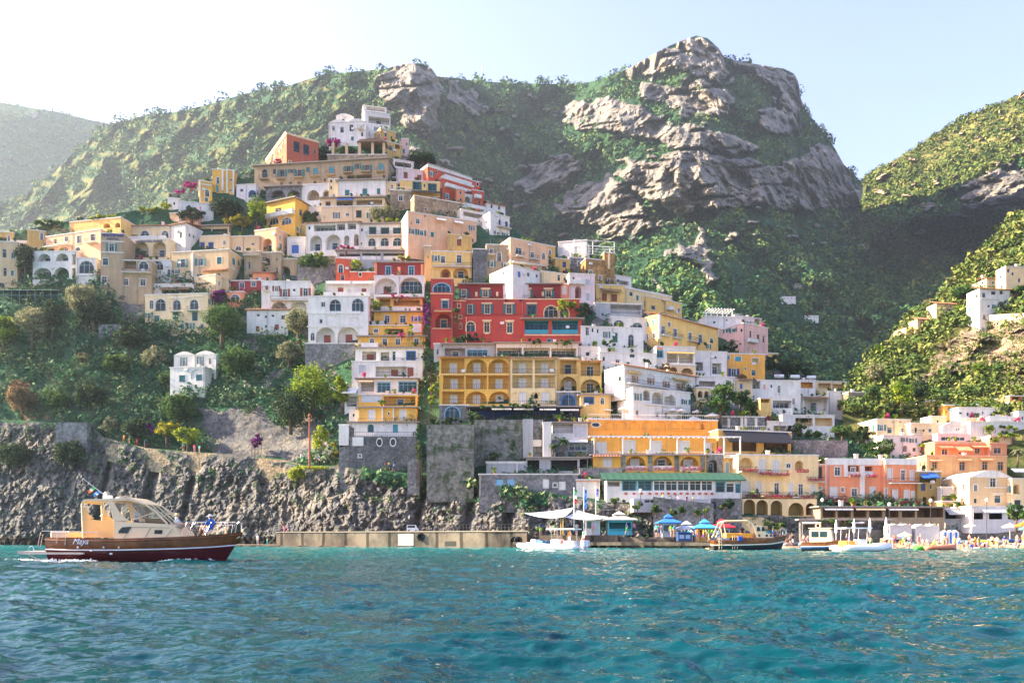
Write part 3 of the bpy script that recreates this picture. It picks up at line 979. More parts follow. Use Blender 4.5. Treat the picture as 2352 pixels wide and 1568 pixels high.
def fit(T,face,pt,it,shm,tm,gl,sh,H):
 """windows, doors, shutters, balconies and awnings of one facade"""
 k,s0,s1,z0,z1,ex=it
 w,h=s1-s0,z1-z0
 def bx(b,a0,a1,d0,d1,c0,c1):
  p,q_=pt(face,a0,c0,d0),pt(face,a1,c1,d1)
  b.box(min(p[0],q_[0]),max(p[0],q_[0]),min(p[1],q_[1]),max(p[1],q_[1]),min(p[2],q_[2]),max(p[2],q_[2]))
 if k in 'wksda':
  f=MB()
  t=min(.09,w*.12)
  d0,d1=.10,.17
  if k=='a':
   ap=arch_pts(s0,s1,z0,z1)
   cs=(s0+s1)/2
   ai=[(cs+(s-cs)*(1-2*t/w),z0+(z-z0)*(1-t/h)+(t*.5 if z==z0 else 0))for s,z in ap]
   for i in range(len(ap)-1):
    f.quad(pt(face,*ap[i],d0),pt(face,*ap[i+1],d0),pt(face,*ai[i+1],d0),pt(face,*ai[i],d0))
   ao=[(cs+(s-cs)*(1+.3/w),z0+(z-z0)*(1+.15/h))for s,z in ap]
   for i in range(len(ap)-1):
    f.add([pt(face,*ap[i],-.04),pt(face,*ap[i+1],-.04),pt(face,*ao[i+1],-.04),pt(face,*ao[i],-.04),pt(face,*ao[i+1],0),pt(face,*ao[i],0)],[(0,1,2,3),(3,2,4,5)])
  else:
   bx(f,s0,s0+t,d0,d1,z0,z1)
   bx(f,s1-t,s1,d0,d1,z0,z1)
   bx(f,s0+t,s1-t,d0,d1,z1-t,z1)
   bx(f,s0+t,s1-t,d0,d1,z0,z0+t)
   if k!='k':
    e=.13
    bx(f,s0-e,s0-.002,-.045,.03,z0-(0 if k=='d' else e),z1+e)
    bx(f,s1+.002,s1+e,-.045,.03,z0-(0 if k=='d' else e),z1+e)
    bx(f,s0-.002,s1+.002,-.045,.03,z1+.002,z1+e)
    if k!='d':
     bx(f,s0-e*1.4,s1+e*1.4,-.12,-.047,z0-e,z0)
  nm=max(1,round(w/1.1))+(1 if w<1.4 and k!='k' else 0)
  for i in range(1,nm):
   s=s0+w*i/nm
   bx(f,s-t*.35,s+t*.35,d0+.005,d1,z0+t,z1-t if k!='a' else z1-.12*h)
  if h>1.2:
   zz=z0+h*(.66 if k=='a' else .7)
   bx(f,s0+t,s1-t,d0+.01,d1-.01,zz-t*.3,zz+t*.3)
  o=f.build('door' if k=='d' else 'window',tm if not ex else plain('frame_'+ex,COLS[ex],.5),T)
  p=MB()
  if k=='a':
   ap=arch_pts(s0,s1,z0,z1)
   p.add([pt(face,*v,.16)for v in ap],[tuple(range(len(ap)))])
  else:
   p.quad(pt(face,s0,z0,.165),pt(face,s1,z0,.165),pt(face,s1,z1,.165),pt(face,s0,z1,.165))
  p.build('pane',gl,o)
  if k=='s':
   for sgn in(-1,1):
    b=MB()
    e=.14
    x0=s0-e-w*.5 if sgn<0 else s1+e
    bx(b,x0,x0+w*.5,-.10,-.05,z0+.02,z1)
    b.build('shutter',shm,o)
 elif k=='c':
  f=MB()
  e=.13
  bx(f,s0-e,s0,-.045,.1,z0,z1+e)
  bx(f,s1,s1+e,-.045,.1,z0,z1+e)
  bx(f,s0,s1,-.045,.1,z1,z1+e)
  o=f.build('window',tm,T)
  m=slats('shutter_'+ex,COLS[ex])if ex else shm
  for i in range(2):
   b=MB()
   a0=s0+w*.5*i
   bx(b,a0+.015,a0+w*.5-.015,.06,.12,z0,z1)
   b.build('shutter',m,o)
  b=MB()
  b.quad(pt(face,s0,z0,.2),pt(face,s1,z0,.2),pt(face,s1,z1,.2),pt(face,s0,z1,.2))
  b.build('pane',gl,o)
 elif k=='D':
  b=MB()
  bx(b,s0,s1,.12,.2,z0,z1)
  bx(b,s0+w*.12,s1-w*.12,.09,.12,z0+h*.55,z1-h*.08)
  bx(b,s0+w*.12,s1-w*.12,.09,.12,z0+h*.08,z0+h*.48)
  b.build('door',plain('door_'+(ex or sh),COLS[ex or sh],.5),T)
 elif k=='o':
  f=MB()
  cs,cz=(s0+s1)/2,(z0+z1)/2
  ring=lambda kk,d:[pt(face,cs+kk*w/2*math.cos(t*math.pi/8),cz+kk*h/2*math.sin(t*math.pi/8),d)for t in range(16)]
  r1,r2,r3=ring(1,-.06),ring(1.35,-.06),ring(1.35,0)
  f.add(r1+r2+r3,[(i,(i+1)%16,16+(i+1)%16,16+i)for i in range(16)]+[(16+i,16+(i+1)%16,32+(i+1)%16,32+i)for i in range(16)])
  o=f.build('window',tm,T)
  p=MB()
  p.add(ring(1,.15),[tuple(range(16))])
  p.build('pane',gl,o)
 elif k in 'lL' and ex and ex!='blind':
  if '+' in ex:
   b=MB()
   railing(b,lambda s,z,d:pt(face,s,z,d),s0+.03,s1-.03,z0+.02,z0+1.0,.1)
   b.build('railing',TRIM if 'W' in ex else IRON,T)
  if 'P' in ex:
   b=MB()
   bx(b,s0+.01,s1-.01,.05,.25,z0+.01,z0+.95)
   b.build('parapet',tm,T)
  inner=[c for c in ex if c in 'cdDwg']
  n=max(1,int(w/4.2))
  for c in inner:
   for i in range(n):
    cs=s0+w*(i+.5)/n
    ww=min(1.5,w/n*.55)if c!='g' else w/n*.94
    hh=min(2.3,h*.8)if c!='g' else h*.86
    zz=z0+.03
    pt2=lambda fc,s,z,d:pt(fc,s,z,d+1.4)
    fit(T,face,pt2,('d' if c=='g' else c,cs-ww/2,cs+ww/2,zz,zz+hh,None),shm if c!='c' else slats('shutter_white',COLS['white']),tm,gl,'woodr' if c=='D' else sh,H)
 elif k=='b':
  b=MB()
  pr=1.15
  bx(b,s0,s1,-pr,-.002,z0-.16,z0)
  o=b.build('balcony',tm,T)
  r=MB()
  hh=max(.8,min(1.1,h))
  if ex=='W':
   bx(r,s0,s1,-pr-.004,-pr+.12,z0+.002,z0+hh)
   bx(r,s0,s0+.12,-pr+.122,-.003,z0+.002,z0+hh)
   bx(r,s1-.12,s1,-pr+.122,-.003,z0+.002,z0+hh)
   r.build('parapet',tm,o)
  else:
   P_=lambda s,z,d:pt(face,s,z,d)
   railing(r,P_,s0+.04,s1-.04,z0,z0+hh,-pr+.05)
   for s in(s0+.04,s1-.04):
    r.tube([pt(face,s,z0+hh,-pr+.05),pt(face,s,z0+hh,0)],.033,4)
    for d in(-pr*.66,-pr*.33):
     r.tube([pt(face,s,z0,d),pt(face,s,z0+hh,d)],.022,3,False)
   r.build('railing',TRIM if ex=='w' else IRON,o)
 elif k=='v':
  c=ex or 'pale'
  b=MB()
  pr=min(2.4,max(1.0,h*1.6))
  n=max(4,int(w/.5))
  zl=z0
  for i in range(n):
   a0,a1=s0+w*i/n,s0+w*(i+1)/n
   sg=.03*(i%2)
   b.add([pt(face,a0,z1,-.02),pt(face,a1,z1,-.02),pt(face,a1,zl+sg,-pr),pt(face,a0,zl-.03+sg,-pr),pt(face,a1,zl-.2+sg,-pr),pt(face,a0,zl-.2-sg,-pr)],[(0,1,2,3),(3,2,4,5)])
  b.build('awning',plain('awning_'+c,COLS[c],.8),T)
 elif k=='t':
  b=MB()
  bx(b,s0,s1,-.16,-.001,z0,z1)
  b.build('moulding',tm if not ex else stucco('stucco_'+ex,COLS[ex],.3),T)
 elif k=='r':
  b=MB()
  n=max(3,int(w/.5))
  vs,fs=[],[]
  for i in range(2*n+1):
   u=s0+w*i/(2*n)
   lf=.12*(i%2)
   vs+=[pt(face,u,z0+lf,-1.1),pt(face,u,z1+lf,0),pt(face,u,z0-.1,-1.1)]
  for i in range(2*n):
   o_=3*i
   fs+=[(o_,o_+3,o_+4,o_+1),(o_,o_+2,o_+5,o_+3)]
  b.add(vs,fs)
  b.build('tiled_ledge',tile(),T)
 elif k=='x':
  b=MB()
  bx(b,s0,s1,-.3,-.002,z0,z1)
  b.build('pilaster',wallmat(ex)if ex else tm,T)
 elif k=='f':
  b=MB()
  bx(b,s0,s1,-1.45,-1.18,z0,z0+.22)
  o=b.build('planter',plain('terracotta',(.38,.15,.07),.8),T)
  n=max(8,int(w*3.2))
  C=np.array([pt(face,s0+w*(i+.5)/n,z0+.35+.12*math.sin(i*2.1),-1.36+.1*math.sin(i*1.3))for i in range(n)])
  V,Fc,tn=leafcloud(C,np.full(n,.36),26,.11,int(abs(s0)*77)%999)
  np_mesh('flowers',V,Fc,FLOWERS,{'var':tn},smooth=False,parent=o)
FLOWERS=foliage('magenta_flowers',(.14,.006,.05),(.36,.012,.11),.25,(.10,.14,.03))
O(588,196)
house('white villa with open loggia on the very top of the hill',1000,1235,240,400,'white',[('l',1130,325,190,62,'d+')],yaw=14,dep=10,rail='w',L=[])
house('pale roof pavilion on top of the white hilltop villa',985,1198,186,240,'pale',[('l',1100,215,170,40)],yaw=14,dep=6,dy=5)
house('white vaulted villa with two dark windows below the hilltop',668,1010,345,530,'white',[('k',790,410,34,52),('k',876,392,38,62),('k',975,450,24,40)],yaw=-4,dep=8,roof='vault')
house('small white upper storey between the vaults and the hilltop villa',735,900,280,350,'white',[('k',800,318,22,26)],yaw=8,dep=7,dy=4,roof='vault')
house('ochre house with small square windows under the hilltop villa',1145,1282,395,540,'ochre',[('k',1192,455,20,36),('k',1246,480,18,30)],yaw=34,dep=8)
house('narrow ochre annexe with white terrace below the ochre house',1175,1340,510,640,'ochre',[('k',1235,575,40,44),('l',1300,560,44,50)],yaw=30,dep=5)
house('slim pink house beside the umbrella pine',1336,1405,492,665,'pink',[('c',1358,605,20,40),('k',1385,540,14,26)],yaw=12,dep=6)
house('brick red villa with cream cornice at the left of the hilltop',281,575,450,690,'brick',[('w',372,565,46,84,'dark'),('w',461,592,44,80,'dark'),('k',542,605,22,50),('t',430,482,290,14,'cream')],yaw=33,dep=20,trim='cream',cor=.5,L=[('k',215,530,26,42),('a',155,665,30,70),('t',180,560,190,10,'cream')])
house('rough stone garden terrace wall with pillars under the hilltop villa',655,1200,640,705,'stone_tan',[],dep=6,name='retaining_wall',cat='wall')
house('long weathered stone building with a row of balconied windows',-15,1210,748,935,'tan',[('a',80,815,50,90)]+row('s',[240,402],808,40,66)+[('c',547,795,42,66,'tealb'),('c',697,785,42,70,'tealb'),('s',850,772,40,60),('s',1020,765,40,66),('c',1148,752,44,62,'tealb')]+[('b',80,850,80,34),('b',232,845,84,34),('b',396,835,84,34),('b',540,822,86,34),('b',688,810,86,34),('b',850,792,82,34),('b',1015,782,84,34),('b',1145,780,74,34)]+[('w',236,915,32,44),('w',397,908,34,46),('k',541,902,32,44),('l',950,845,230,44)],yaw=-7,dep=7,trim='tan',roof='slab',R=[('c',1232,760,14,40,'tealb')])
house('stone arches with laundry under the long stone building',92,410,940,1075,'stone_gray',[('L',200,1000,125,70),('L',345,1000,115,70)],yaw=-6,dep=5,roof='slab')
house('white vaulted loggia beside the stone arches',410,692,918,1075,'white',[('L',525,1010,110,96),('L',645,1010,72,96)],yaw=-6,dep=5)
house('white house with three teal shuttered doors and a flat roof',752,1190,880,1035,'white',[('c',838,990,42,58),('c',1000,980,44,60),('c',1127,974,30,52),('t',970,1016,430,8,'beige')],yaw=-3,dep=6,roof='slab',rail='i')
house('narrow cream stair tower beside the white house with teal doors',668,750,862,1035,'cream',[('k',690,880,24,28),('k',690,940,18,30)],dep=5,yaw=4)
house('cream terraced house with a blue awning',600,1180,1042,1250,'cream',[('w',662,1094,36,44,'woodr'),('l',815,1082,150,48,'d+'),('l',1040,1075,240,48,'d+'),('v',828,1052,150,26,'blue'),('s',740,1195,26,56),('w',840,1186,30,26),('w',945,1182,40,58,'dark'),('t',890,1112,570,12)],yaw=-2,dep=6,roof='slab')
house('yellow house with white balcony among the garden trees',98,358,1090,1312,'yellow',[('k',205,1150,56,46),('k',322,1150,50,46),('b',232,1188,250,34,'W'),('a',165,1246,84,66),('a',280,1246,92,66)],yaw=-24,dep=10,roof='slab',R=[('k',412,1170,26,60)])
house('pale pink house with dark red shutters left of the red terraces',1290,1705,762,890,'lpink',[('c',1375,825,38,58,'woodr'),('c',1500,846,40,46,'woodr'),('c',1620,868,56,40,'woodr')],yaw=13,dep=8,rail='i')
house('cluttered white roof terrace house behind the pale pink house',1262,1450,682,765,'pale',[('l',1350,730,150,40,'+')],yaw=18,dep=6,dy=1,rail='i')
house('yellow house with wide blue glass doors above a dark awning',1322,1690,872,985,'lyellow',[('d',1480,925,74,68,'teal'),('d',1620,938,74,62,'teal'),('k',1548,920,18,34),('v',1580,985,360,34,'dark')],yaw=8,dep=6,dy=-1)
house('small deep yellow house end beside the red terraces',1690,1850,925,1015,'yellow',[('k',1728,966,34,32),('k',1790,975,22,30)],yaw=20,dep=5)
house('square stone house with one white framed window',1232,1425,966,1110,'stone_tan',[('w',1330,1035,40,50)],yaw=5,dep=5,rail='w')
house('long red house with white balconies, upper storeys',1578,1980,748,900,'orangered',row('k',[1660,1720],800,24,30)+[('k',1790,825,26,30),('k',1865,860,26,30),('k',1925,880,20,28),('b',1840,880,250,26,'W'),('t',1780,800,370,6)],yaw=36,dep=10,rail='w',cor=.7)
house('long red house with white balconies, lower storeys',1712,2000,852,965,'orangered',[('k',1760,900,24,30),('k',1830,925,24,30),('k',1900,945,26,30),('b',1850,955,240,24,'W')],yaw=36,dep=7,cor=.6)
house('white fronted red end house at the top of the right slope',1960,2062,876,965,'orangered',[('o',2035,910,22,34)],yaw=20,dep=6,L=[])
house('bright red end house above the long white house',1988,2090,962,1115,'orangered',[('k',2050,1000,20,30),('k',2055,1075,24,34),('b',2030,1030,60,24,'W')],yaw=22,dep=6)
house('slim brick red house between yellow and red terraces',1842,1918,952,1095,'salmon',[('k',1880,985,22,30),('k',1882,1050,22,32)],yaw=18,dep=5)
house('tan retaining wall under the yellow house with the dark awning',1455,1872,1015,1155,'stone_tan',[('k',1560,1135,30,20),('k',1700,1150,36,18)],yaw=22,dep=4,name='retaining_wall',cat='wall')
house('long peach house with two tilted white awnings',1395,2025,1162,1330,'peach',[('w',1487,1248,36,46),('v',1692,1236,86,34,'white'),('v',1852,1262,80,34,'white'),('k',1553,1200,14,18),('k',1428,1265,12,16)],yaw=21,dep=8)
house('long white house with shaded terraces right of the peach house',1882,2235,1140,1262,'white',[('l',2000,1195,190,40,'+'),('l',2170,1220,90,40,'+')],yaw=26,dep=6,dy=2)
house('white row house with tall dark shutters on the right slope, upper part',2150,2330,1168,1330,'white',[('c',2238,1268,20,66,'navy'),('c',2300,1285,24,66,'navy'),('b',2270,1300,120,20)],yaw=34,dep=6)
house('grey and ochre cottage above the long white house',2122,2290,1072,1180,'pale',[('k',2165,1110,20,40),('k',2235,1125,20,36)],yaw=28,dep=6,dy=2,roof='tile')
house('white villa with four big arches and green framed terrace',460,948,1268,1545,'white',[('k',490,1310,18,30,'blue'),('l',632,1310,200,56,'g'),('l',780,1302,76,56,'g'),('l',880,1294,78,56,'g'),('L',550,1450,110,140,'d'),('L',710,1440,136,140,'d'),('L',832,1425,46,96),('L',920,1420,46,110,'D')],yaw=-5,dep=7,sh='green',roof='tile')
house('white villa with three arched windows under a hedge roof',950,1375,1278,1500,'white',[('k',973,1328,18,28,'blue'),('d',1072,1338,58,66,'green'),('d',1185,1340,70,60,'green'),('d',1298,1342,70,60,'green'),('k',967,1452,12,22,'blue'),('a',1065,1442,72,78),('a',1182,1442,78,88),('a',1297,1442,82,88),('b',1190,1372,350,20),('t',1160,1484,420,10)],yaw=-2,dep=9,roof='slab',R=[])
house('orange buttress house at the end of the white arched villa',1376,1416,1292,1500,'salmon',[],dep=6,yaw=3)
house('peach house with a tall arched opening left of the white arches',-12,190,1340,1548,'peach',[('L',105,1470,80,125,'d+')],yaw=-18,dep=9,R=[('w',228,1480,26,60)])
house('tan vaulted house under the peach house with the arch',-60,230,1545,1680,'tan',[('L',100,1620,56,70),('k',190,1600,18,26)],yaw=-6,dep=5,dy=-1)
house('grey stone cellar with blue door beside the white arches',285,452,1400,1555,'pale',[('D',360,1505,66,76,'blue'),('k',275,1480,16,36)],yaw=-4,dep=5)
O(0,392)
house('yellow house with white corner strips and arched door beside the bougainvillea',1830,1950,92,285,'yellow',[('a',1903,205,42,62),('t',1890,130,118,10),('x',1838,190,12,200)],yaw=22,dep=11,trim='white',L=[('a',1765,215,30,70),('t',1770,140,110,8)])
house('tall yellow house with white pilasters behind the arched door',1950,2150,-10,235,'yellow',[('a',2002,90,28,64),('D',1997,165,24,66,'tealb'),('x',2047,90,16,190),('x',2088,100,14,220),('o',2122,85,16,22),('o',2116,180,16,22),('x',2146,110,12,220)],yaw=6,dep=8)
house('cream hotel wing with balconies curving to the left',420,925,612,745,'peach',[('w',610,628,34,46),('w',725,632,38,72),('w',852,618,42,72),('b',470,690,100,26),('b',580,668,120,26),('b',850,650,90,24),('k',508,648,26,44),('L',465,728,70,30),('L',580,722,90,36),('a',715,718,44,34),('k',600,725,26,22)],yaw=-17,dep=9,rail='i')
house('ochre sunlit penthouse terrace behind the cream hotel wing',640,1110,476,620,'lyellow',[('L',980,505,60,44),('L',1080,500,46,44)],yaw=-12,dep=7)
TW=house('tan tower of the hotel carrying its blue sign',925,1140,578,1200,'tan',[('s',1025,705,46,72),('t',1030,752,220,8),('t',1035,652,214,8),('w',968,836,54,66),('w',957,1008,48,76)],yaw=4,dep=7,fd=4)
house('cream hotel front with two tall arched loggias',1200,1562,640,835,'cream',[('L',1290,725,150,145,'d+'),('L',1462,722,124,145,'d+')],yaw=-4,dep=7)
house('white upper storey of the hotel with two blue arched windows',1195,1562,512,642,'cream',[('a',1330,586,84,74),('a',1515,584,68,70),('b',1370,628,330,24,'W'),('t',1380,520,360,10)],yaw=-4,dep=6,roof='tile',dy=.6)
house('white end house of the hotel with one narrow blue window',1562,1702,504,752,'white',[('a',1662,590,24,58),('k',1650,690,10,10)],yaw=-22,dep=10,roof='tile',R=[('k',1743,592,16,32),('k',1780,607,16,32)])
house('tan lower storeys under the hotel terrace with two square windows',1130,1392,826,1205,'tan',[('l',1195,862,110,80),('a',1320,866,90,80),('b',1260,922,256,30),('w',1155,1022,48,62),('w',1312,1026,50,62),('k',1258,1110,14,14)],yaw=2,dep=5,fd=4)
house('white stair house with an arched green window below the hotel',1385,1570,825,1050,'white',[('a',1445,868,110,86),('k',1550,940,30,70)],yaw=0,dep=5)
house('white house with two tiers of arched loggias at the left',300,702,748,1015,'white',[('L',405,815,120,105,'dP'),('L',570,812,120,105,'dP'),('l',680,815,36,100),('L',390,945,165,104,'d'),('L',565,938,138,100,'d'),('l',678,940,36,90)],yaw=-3,dep=7)
house('white rounded house with one broad arched window',702,888,805,1085,'white',[('a',795,885,140,116),('t',795,960,186,10)],yaw=2,dep=7)
house('dark terrace room on the white rounded house',752,900,705,808,'cream',[('l',830,755,110,80,'d')],yaw=-4,dep=5,dy=1)
house('beige house with green shutters and an orange sunlit side',1575,2100,755,1035,'beige',[('s',1678,850,44,78),('s',1842,840,46,64),('c',2015,825,42,62),('s',1658,1004,44,60),('D',1832,975,50,50),('D',2000,960,44,40),('x',1770,890,20,260),('r',1980,915,230,20)],yaw=-9,dep=12,sh='teal',R=[('c',2147,835,28,60),('t',2165,920,120,8)])
house('small white house with dark awning below the beige house',1405,1780,1045,1160,'white',[('v',1620,1085,280,32,'brown'),('l',1620,1120,270,60)],yaw=-2,dep=5)
house('cream rounded house with arched doorway beside the purple bougainvillea',1782,1985,985,1130,'cream',[('L',1870,1095,56,60),('t',1840,1042,180,8,'brown')],yaw=-20,dep=8)
house('cream villa with arched windows and crenellated roof edge',1332,1910,1145,1390,'cream',[('a',1392,1228,36,80),('a',1475,1232,96,112),('a',1625,1232,74,92),('a',1783,1228,80,92),('b',1625,1285,100,24),('b',1783,1275,110,24),('d',1612,1340,38,78,'teal'),('d',1790,1340,42,78,'teal'),('D',1440,1360,48,60),('t',1640,1168,170,8),('t',1790,1155,160,8)],yaw=-5,dep=7,dy=-1)
house('cream house with two blue glass doors under the pergola',1832,2108,605,735,'cream',[('d',1858,690,38,58,'blue'),('d',1938,690,40,58,'blue')],yaw=-5,dep=5,roof='cap')
house('plain beige house with a dark arched window above the laundry',2092,2380,610,760,'beige',[('a',2190,712,56,40)],yaw=-5,dep=6)
house('brown shabby house with dark window slits beside the orange side wall',2245,2400,745,1010,'tan',[('k',2290,870,24,70),('k',2252,905,16,36),('b',2310,770,130,20)],dep=5,yaw=-4)
house('dark red cottage under the brown shabby house',2120,2420,1015,1115,'dred',[('w',2222,1055,44,54,'lgray'),('w',2330,1035,40,54,'lgray')],yaw=-3,dep=5)
house('coral arched garden house beside the dark red cottage',2085,2240,1115,1195,'salmon',[('a',2160,1165,84,56)],yaw=-3,dep=4,dy=-.5)
house('ochre house with a blue arched door at the far left',250,420,542,650,'ochre',[('a',382,602,28,66)],yaw=20,dep=7)
house('shadowed old beige house at the left edge',-60,160,650,1080,'beige',[('k',40,760,40,80),('k',45,930,36,80),('w',120,780,36,60)],yaw=8,dep=8)
house('brown house with dark open loggia at the left edge',-60,130,560,660,'ochre',[('l',20,630,90,40),('a',80,620,24,50)],yaw=12,dep=7)
house('grey balcony house between the old beige house and the white loggias',110,262,645,760,'pale',[('l',190,690,120,50,'+')],yaw=6,dep=5)
house('stone buttress under the left terrace',905,1110,1410,1560,'stone_gray',[('L',1035,1510,30,110)],dep=3,name='retaining_wall',cat='wall',roof=None)
O(588,490)
house('white house with dark red shutters and two great arches below',50,495,625,985,'white',[('s',265,730,42,72),('s',455,722,44,72),('L',212,890,150,160,'d'),('L',392,870,148,136),('b',330,788,380,30),('k',156,940,34,26)],yaw=2,dep=6,sh='woodr')
house('low white cottages with brown doors under the two great arches',-85,292,885,1105,'white',[('D',15,1060,34,50,'woodr'),('D',190,1045,40,50,'woodr'),('k',90,1038,20,30),('k',20,935,30,24),('k',90,950,22,24),('k',155,940,30,22)],yaw=0,dep=5,roof='tile')
house('white house with two blue fan windows above a curved terrace',480,1030,765,1200,'white',[('a',728,848,108,118),('a',935,842,112,122),('t',720,912,480,26),('k',597,990,30,40),('D',690,985,86,84,'pale'),('D',900,992,80,70,'pale'),('t',720,1040,520,12),('L',640,1120,180,150,'D'),('L',842,1115,190,150,'D'),('a',520,1130,40,70)],yaw=0,dep=6,sh='woodr')
house('cream terrace house with brown doors above the blue fan windows',640,1086,628,765,'pale',[('D',777,705,52,48,'woodr'),('D',992,712,46,46,'woodr'),('v',760,640,210,26,'pale'),('v',980,640,170,24,'pale'),('b',840,752,430,34,'W')],dep=6,yaw=0)
house('stone cellar wall under the white curved terrace',450,905,1198,1310,'stone_gray',[('k',800,1260,20,20)],dep=3,name='retaining_wall',cat='wall')
house('orange red house with a small arched white window',732,872,412,612,'orangered',[('a',778,508,46,76)],yaw=10,dep=6)
house('low orange red terrace front with a white shield',866,1092,540,632,'orangered',[('o',958,562,26,36)],dep=5,yaw=2)
house('dark red house with two blue doors in yellow frames',1095,1545,455,575,'dred',[('d',1215,525,46,78,'lblue'),('d',1427,525,48,78,'lblue'),('x',1100,510,26,110,'salmon'),('x',1315,530,26,70,'salmon'),('x',1528,520,26,100,'salmon')],dep=6,yaw=0,roof='slab',trim='lyellow')
house('white house with two wide arched bays under the dark red house',1086,1545,578,755,'pale',[('L',1192,668,205,152,'D'),('L',1422,662,212,152,'g')],dep=6,yaw=0)
house('grey planted terrace with railings over the red houses',745,1470,345,450,'gray',[('l',860,400,190,60,'P'),('l',1060,395,170,60,'gP'),('l',1300,395,260,60,'P')],dep=5,yaw=0,roof='slab')
house('tan upper house with brown shutters on the ochre house',1765,1985,195,375,'ochre',[('c',1866,268,44,60,'woodr'),('t',1870,366,220,8)],yaw=12,dep=9,L=[('c',1722,262,30,66,'woodr')],trim='cream')
house('yellow house with arched loggias beside the dark red tower',1612,1982,350,605,'lyellow',[('w',1718,425,40,66),('w',1866,420,44,76),('b',1795,478,360,30),('L',1742,550,96,80,'D'),('L',1882,545,140,100,'d')],yaw=4,dep=8)
house('grey stone wing left of the yellow arched loggias',1545,1612,300,600,'tan',[('k',1580,400,14,30)],yaw=4,dep=6)
O(784,661.5)
house('top house of the terraced stack, with a pink flower pergola',340,745,95,215,'ochre',[('l',400,130,100,60),('l',600,135,240,50),('b',545,205,410,40,'W')],dep=5,roof='slab')
house('yellow house in the terraced stack, two white framed windows',300,745,222,338,'yellow',[('w',420,285,48,68),('w',565,285,54,68),('s',685,282,34,48),('b',310,335,200,40,'W')],dep=6,sh='blue',roof='slab')
house('yellow house in the terraced stack, with a small square window',185,742,345,438,'yellow',[('w',318,392,44,34),('l',490,400,165,52,'d+'),('x',690,370,90,80)],dep=6,dy=.3)
house('yellow house in the terraced stack, with white doors and a flower rail',160,770,448,545,'yellow',row('d',[280,400,520,690],492,44,60)+[('b',255,535,180,46,'W'),('b',560,535,400,34)],dep=6,roof='slab')
house('white house in the terraced stack, with brown doors under a slab',128,752,556,672,'white',[('l',255,620,130,84,'D+'),('k',484,622,32,88),('d',640,622,80,80,'blue'),('l',400,625,80,80),('b',560,668,380,30)],dep=6,roof='slab')
house('white house in the terraced stack, with a shuttered square window',96,746,678,832,'white',[('c',194,745,58,72,'lgray'),('l',480,765,330,92,'D+'),('c',635,768,58,80,'woodr')],dep=6)
house('house in the terraced stack, all blue glass doors',150,700,836,972,'pale',[('d',390,912,118,92,'lblue'),('d',610,908,166,98,'lblue'),('l',240,905,120,84,'+'),('v',230,850,130,26,'peach')],dep=6,roof='slab')
house('yellow house in the terraced stack, with one big pale roller blind',155,696,982,1095,'yellow',[('D',275,1016,196,64,'lgray'),('l',535,1035,290,84,'d+')],dep=6)
house('yellow house in the terraced stack, two white louvred doors',160,690,1100,1225,'yellow',[('c',278,1166,60,92,'white'),('c',566,1166,54,92,'white'),('o',436,1152,18,26),('x',378,1160,12,118),('x',480,1160,12,118),('b',420,1222,520,36)],dep=6,roof='slab')
house('white wing with a blue oval window beside the yellow stack',70,160,1125,1232,'white',[('o',113,1166,18,30)],dep=5)
house('white ground floor of the terraced stack with teal shutters',80,694,1236,1352,'white',[('a',270,1290,44,68,'teal'),('c',497,1290,48,74,'tealb'),('k',390,1256,12,12),('k',604,1256,12,12),('b',385,1350,610,30)],dep=6,roof='slab')
house('dark stone basement with two oval portholes under the terraced stack',72,690,1362,1660,'stone_dark',[('x',155,1410,100,80,'white'),('o',350,1415,44,62),('o',475,1415,44,62),('w',170,1540,28,28)],dep=7,fd=5,roof=None)
house('white striped awning porch left of the terraced stack',30,150,975,1100,'white',[('l',95,1040,90,90,'+'),('v',90,945,130,60,'white')],dep=4,dy=-.5)
house('slim stone gatehouse beside the dark stone basement',-20,70,1260,1660,'stone_gray',[('L',0,1400,44,120),('x',25,1350,90,190,'white')],dep=5,fd=5)
O(980,490)
house('weathered grey tan house with one green arched window',550,768,288,525,'tan',[('a',666,398,38,80)],yaw=6,dep=7,L=[])
house('dark stone yard wall left of the weathered tan house',425,550,330,620,'stone_dark',[],yaw=4,dep=5,name='retaining_wall',cat='wall')
house('salmon pink house with iron balconies below the long white house',768,1118,228,445,'peach',[('k',846,345,56,58),('w',972,382,32,54),('a',1075,392,28,58),('b',848,388,76,22),('b',980,415,70,20)],yaw=28,dep=8)
house('narrow ochre house end right of the salmon pink house',1118,1182,300,425,'ochre',[('a',1130,356,28,44)],yaw=24,dep=6)
house('white house with bright blue door behind the red hotel',790,1050,478,640,'white',[('D',850,560,26,52,'blue'),('k',935,562,24,40),('k',1012,575,20,30),('o',870,497,16,14),('o',912,505,16,14),('o',955,512,16,14)],yaw=38,dep=9,L=[('k',705,550,18,30),('D',780,572,30,46,'blue')])
house('small cream house with a dark door behind the red hotel roof',1060,1295,532,655,'cream',[('k',1215,592,28,58),('k',1268,602,18,30)],yaw=22,dep=7)
house('plain white box house with shuttered windows on the skyline',1208,1470,268,400,'pale',[('c',1376,338,36,66,'white'),('c',1230,345,44,56,'lgray')],yaw=-12,dep=8,R=[('k',1505,310,22,22)])
house('brown stone house with a tall pale strip on the skyline',1632,1726,362,655,'stone_brown',[('x',1674,440,18,150,'cream'),('w',1672,620,20,44)],yaw=10,dep=6,rail='w')
house('rough brown house with a blue arched window beside the skyline tower',1462,1634,418,655,'stone_brown',[('a',1506,545,34,50),('d',1595,600,26,60)],yaw=14,dep=8,L=[])
house('pink house with a red arched niche and purple flowers on the roof',1310,1545,555,805,'lpink',[('L',1393,725,58,110,'D'),('c',1480,632,44,44,'lgray'),('c',1480,768,38,66,'lgray'),('k',1350,600,20,40),('o',1412,608,14,22),('b',1370,640,150,26,'W')],yaw=8,dep=7)
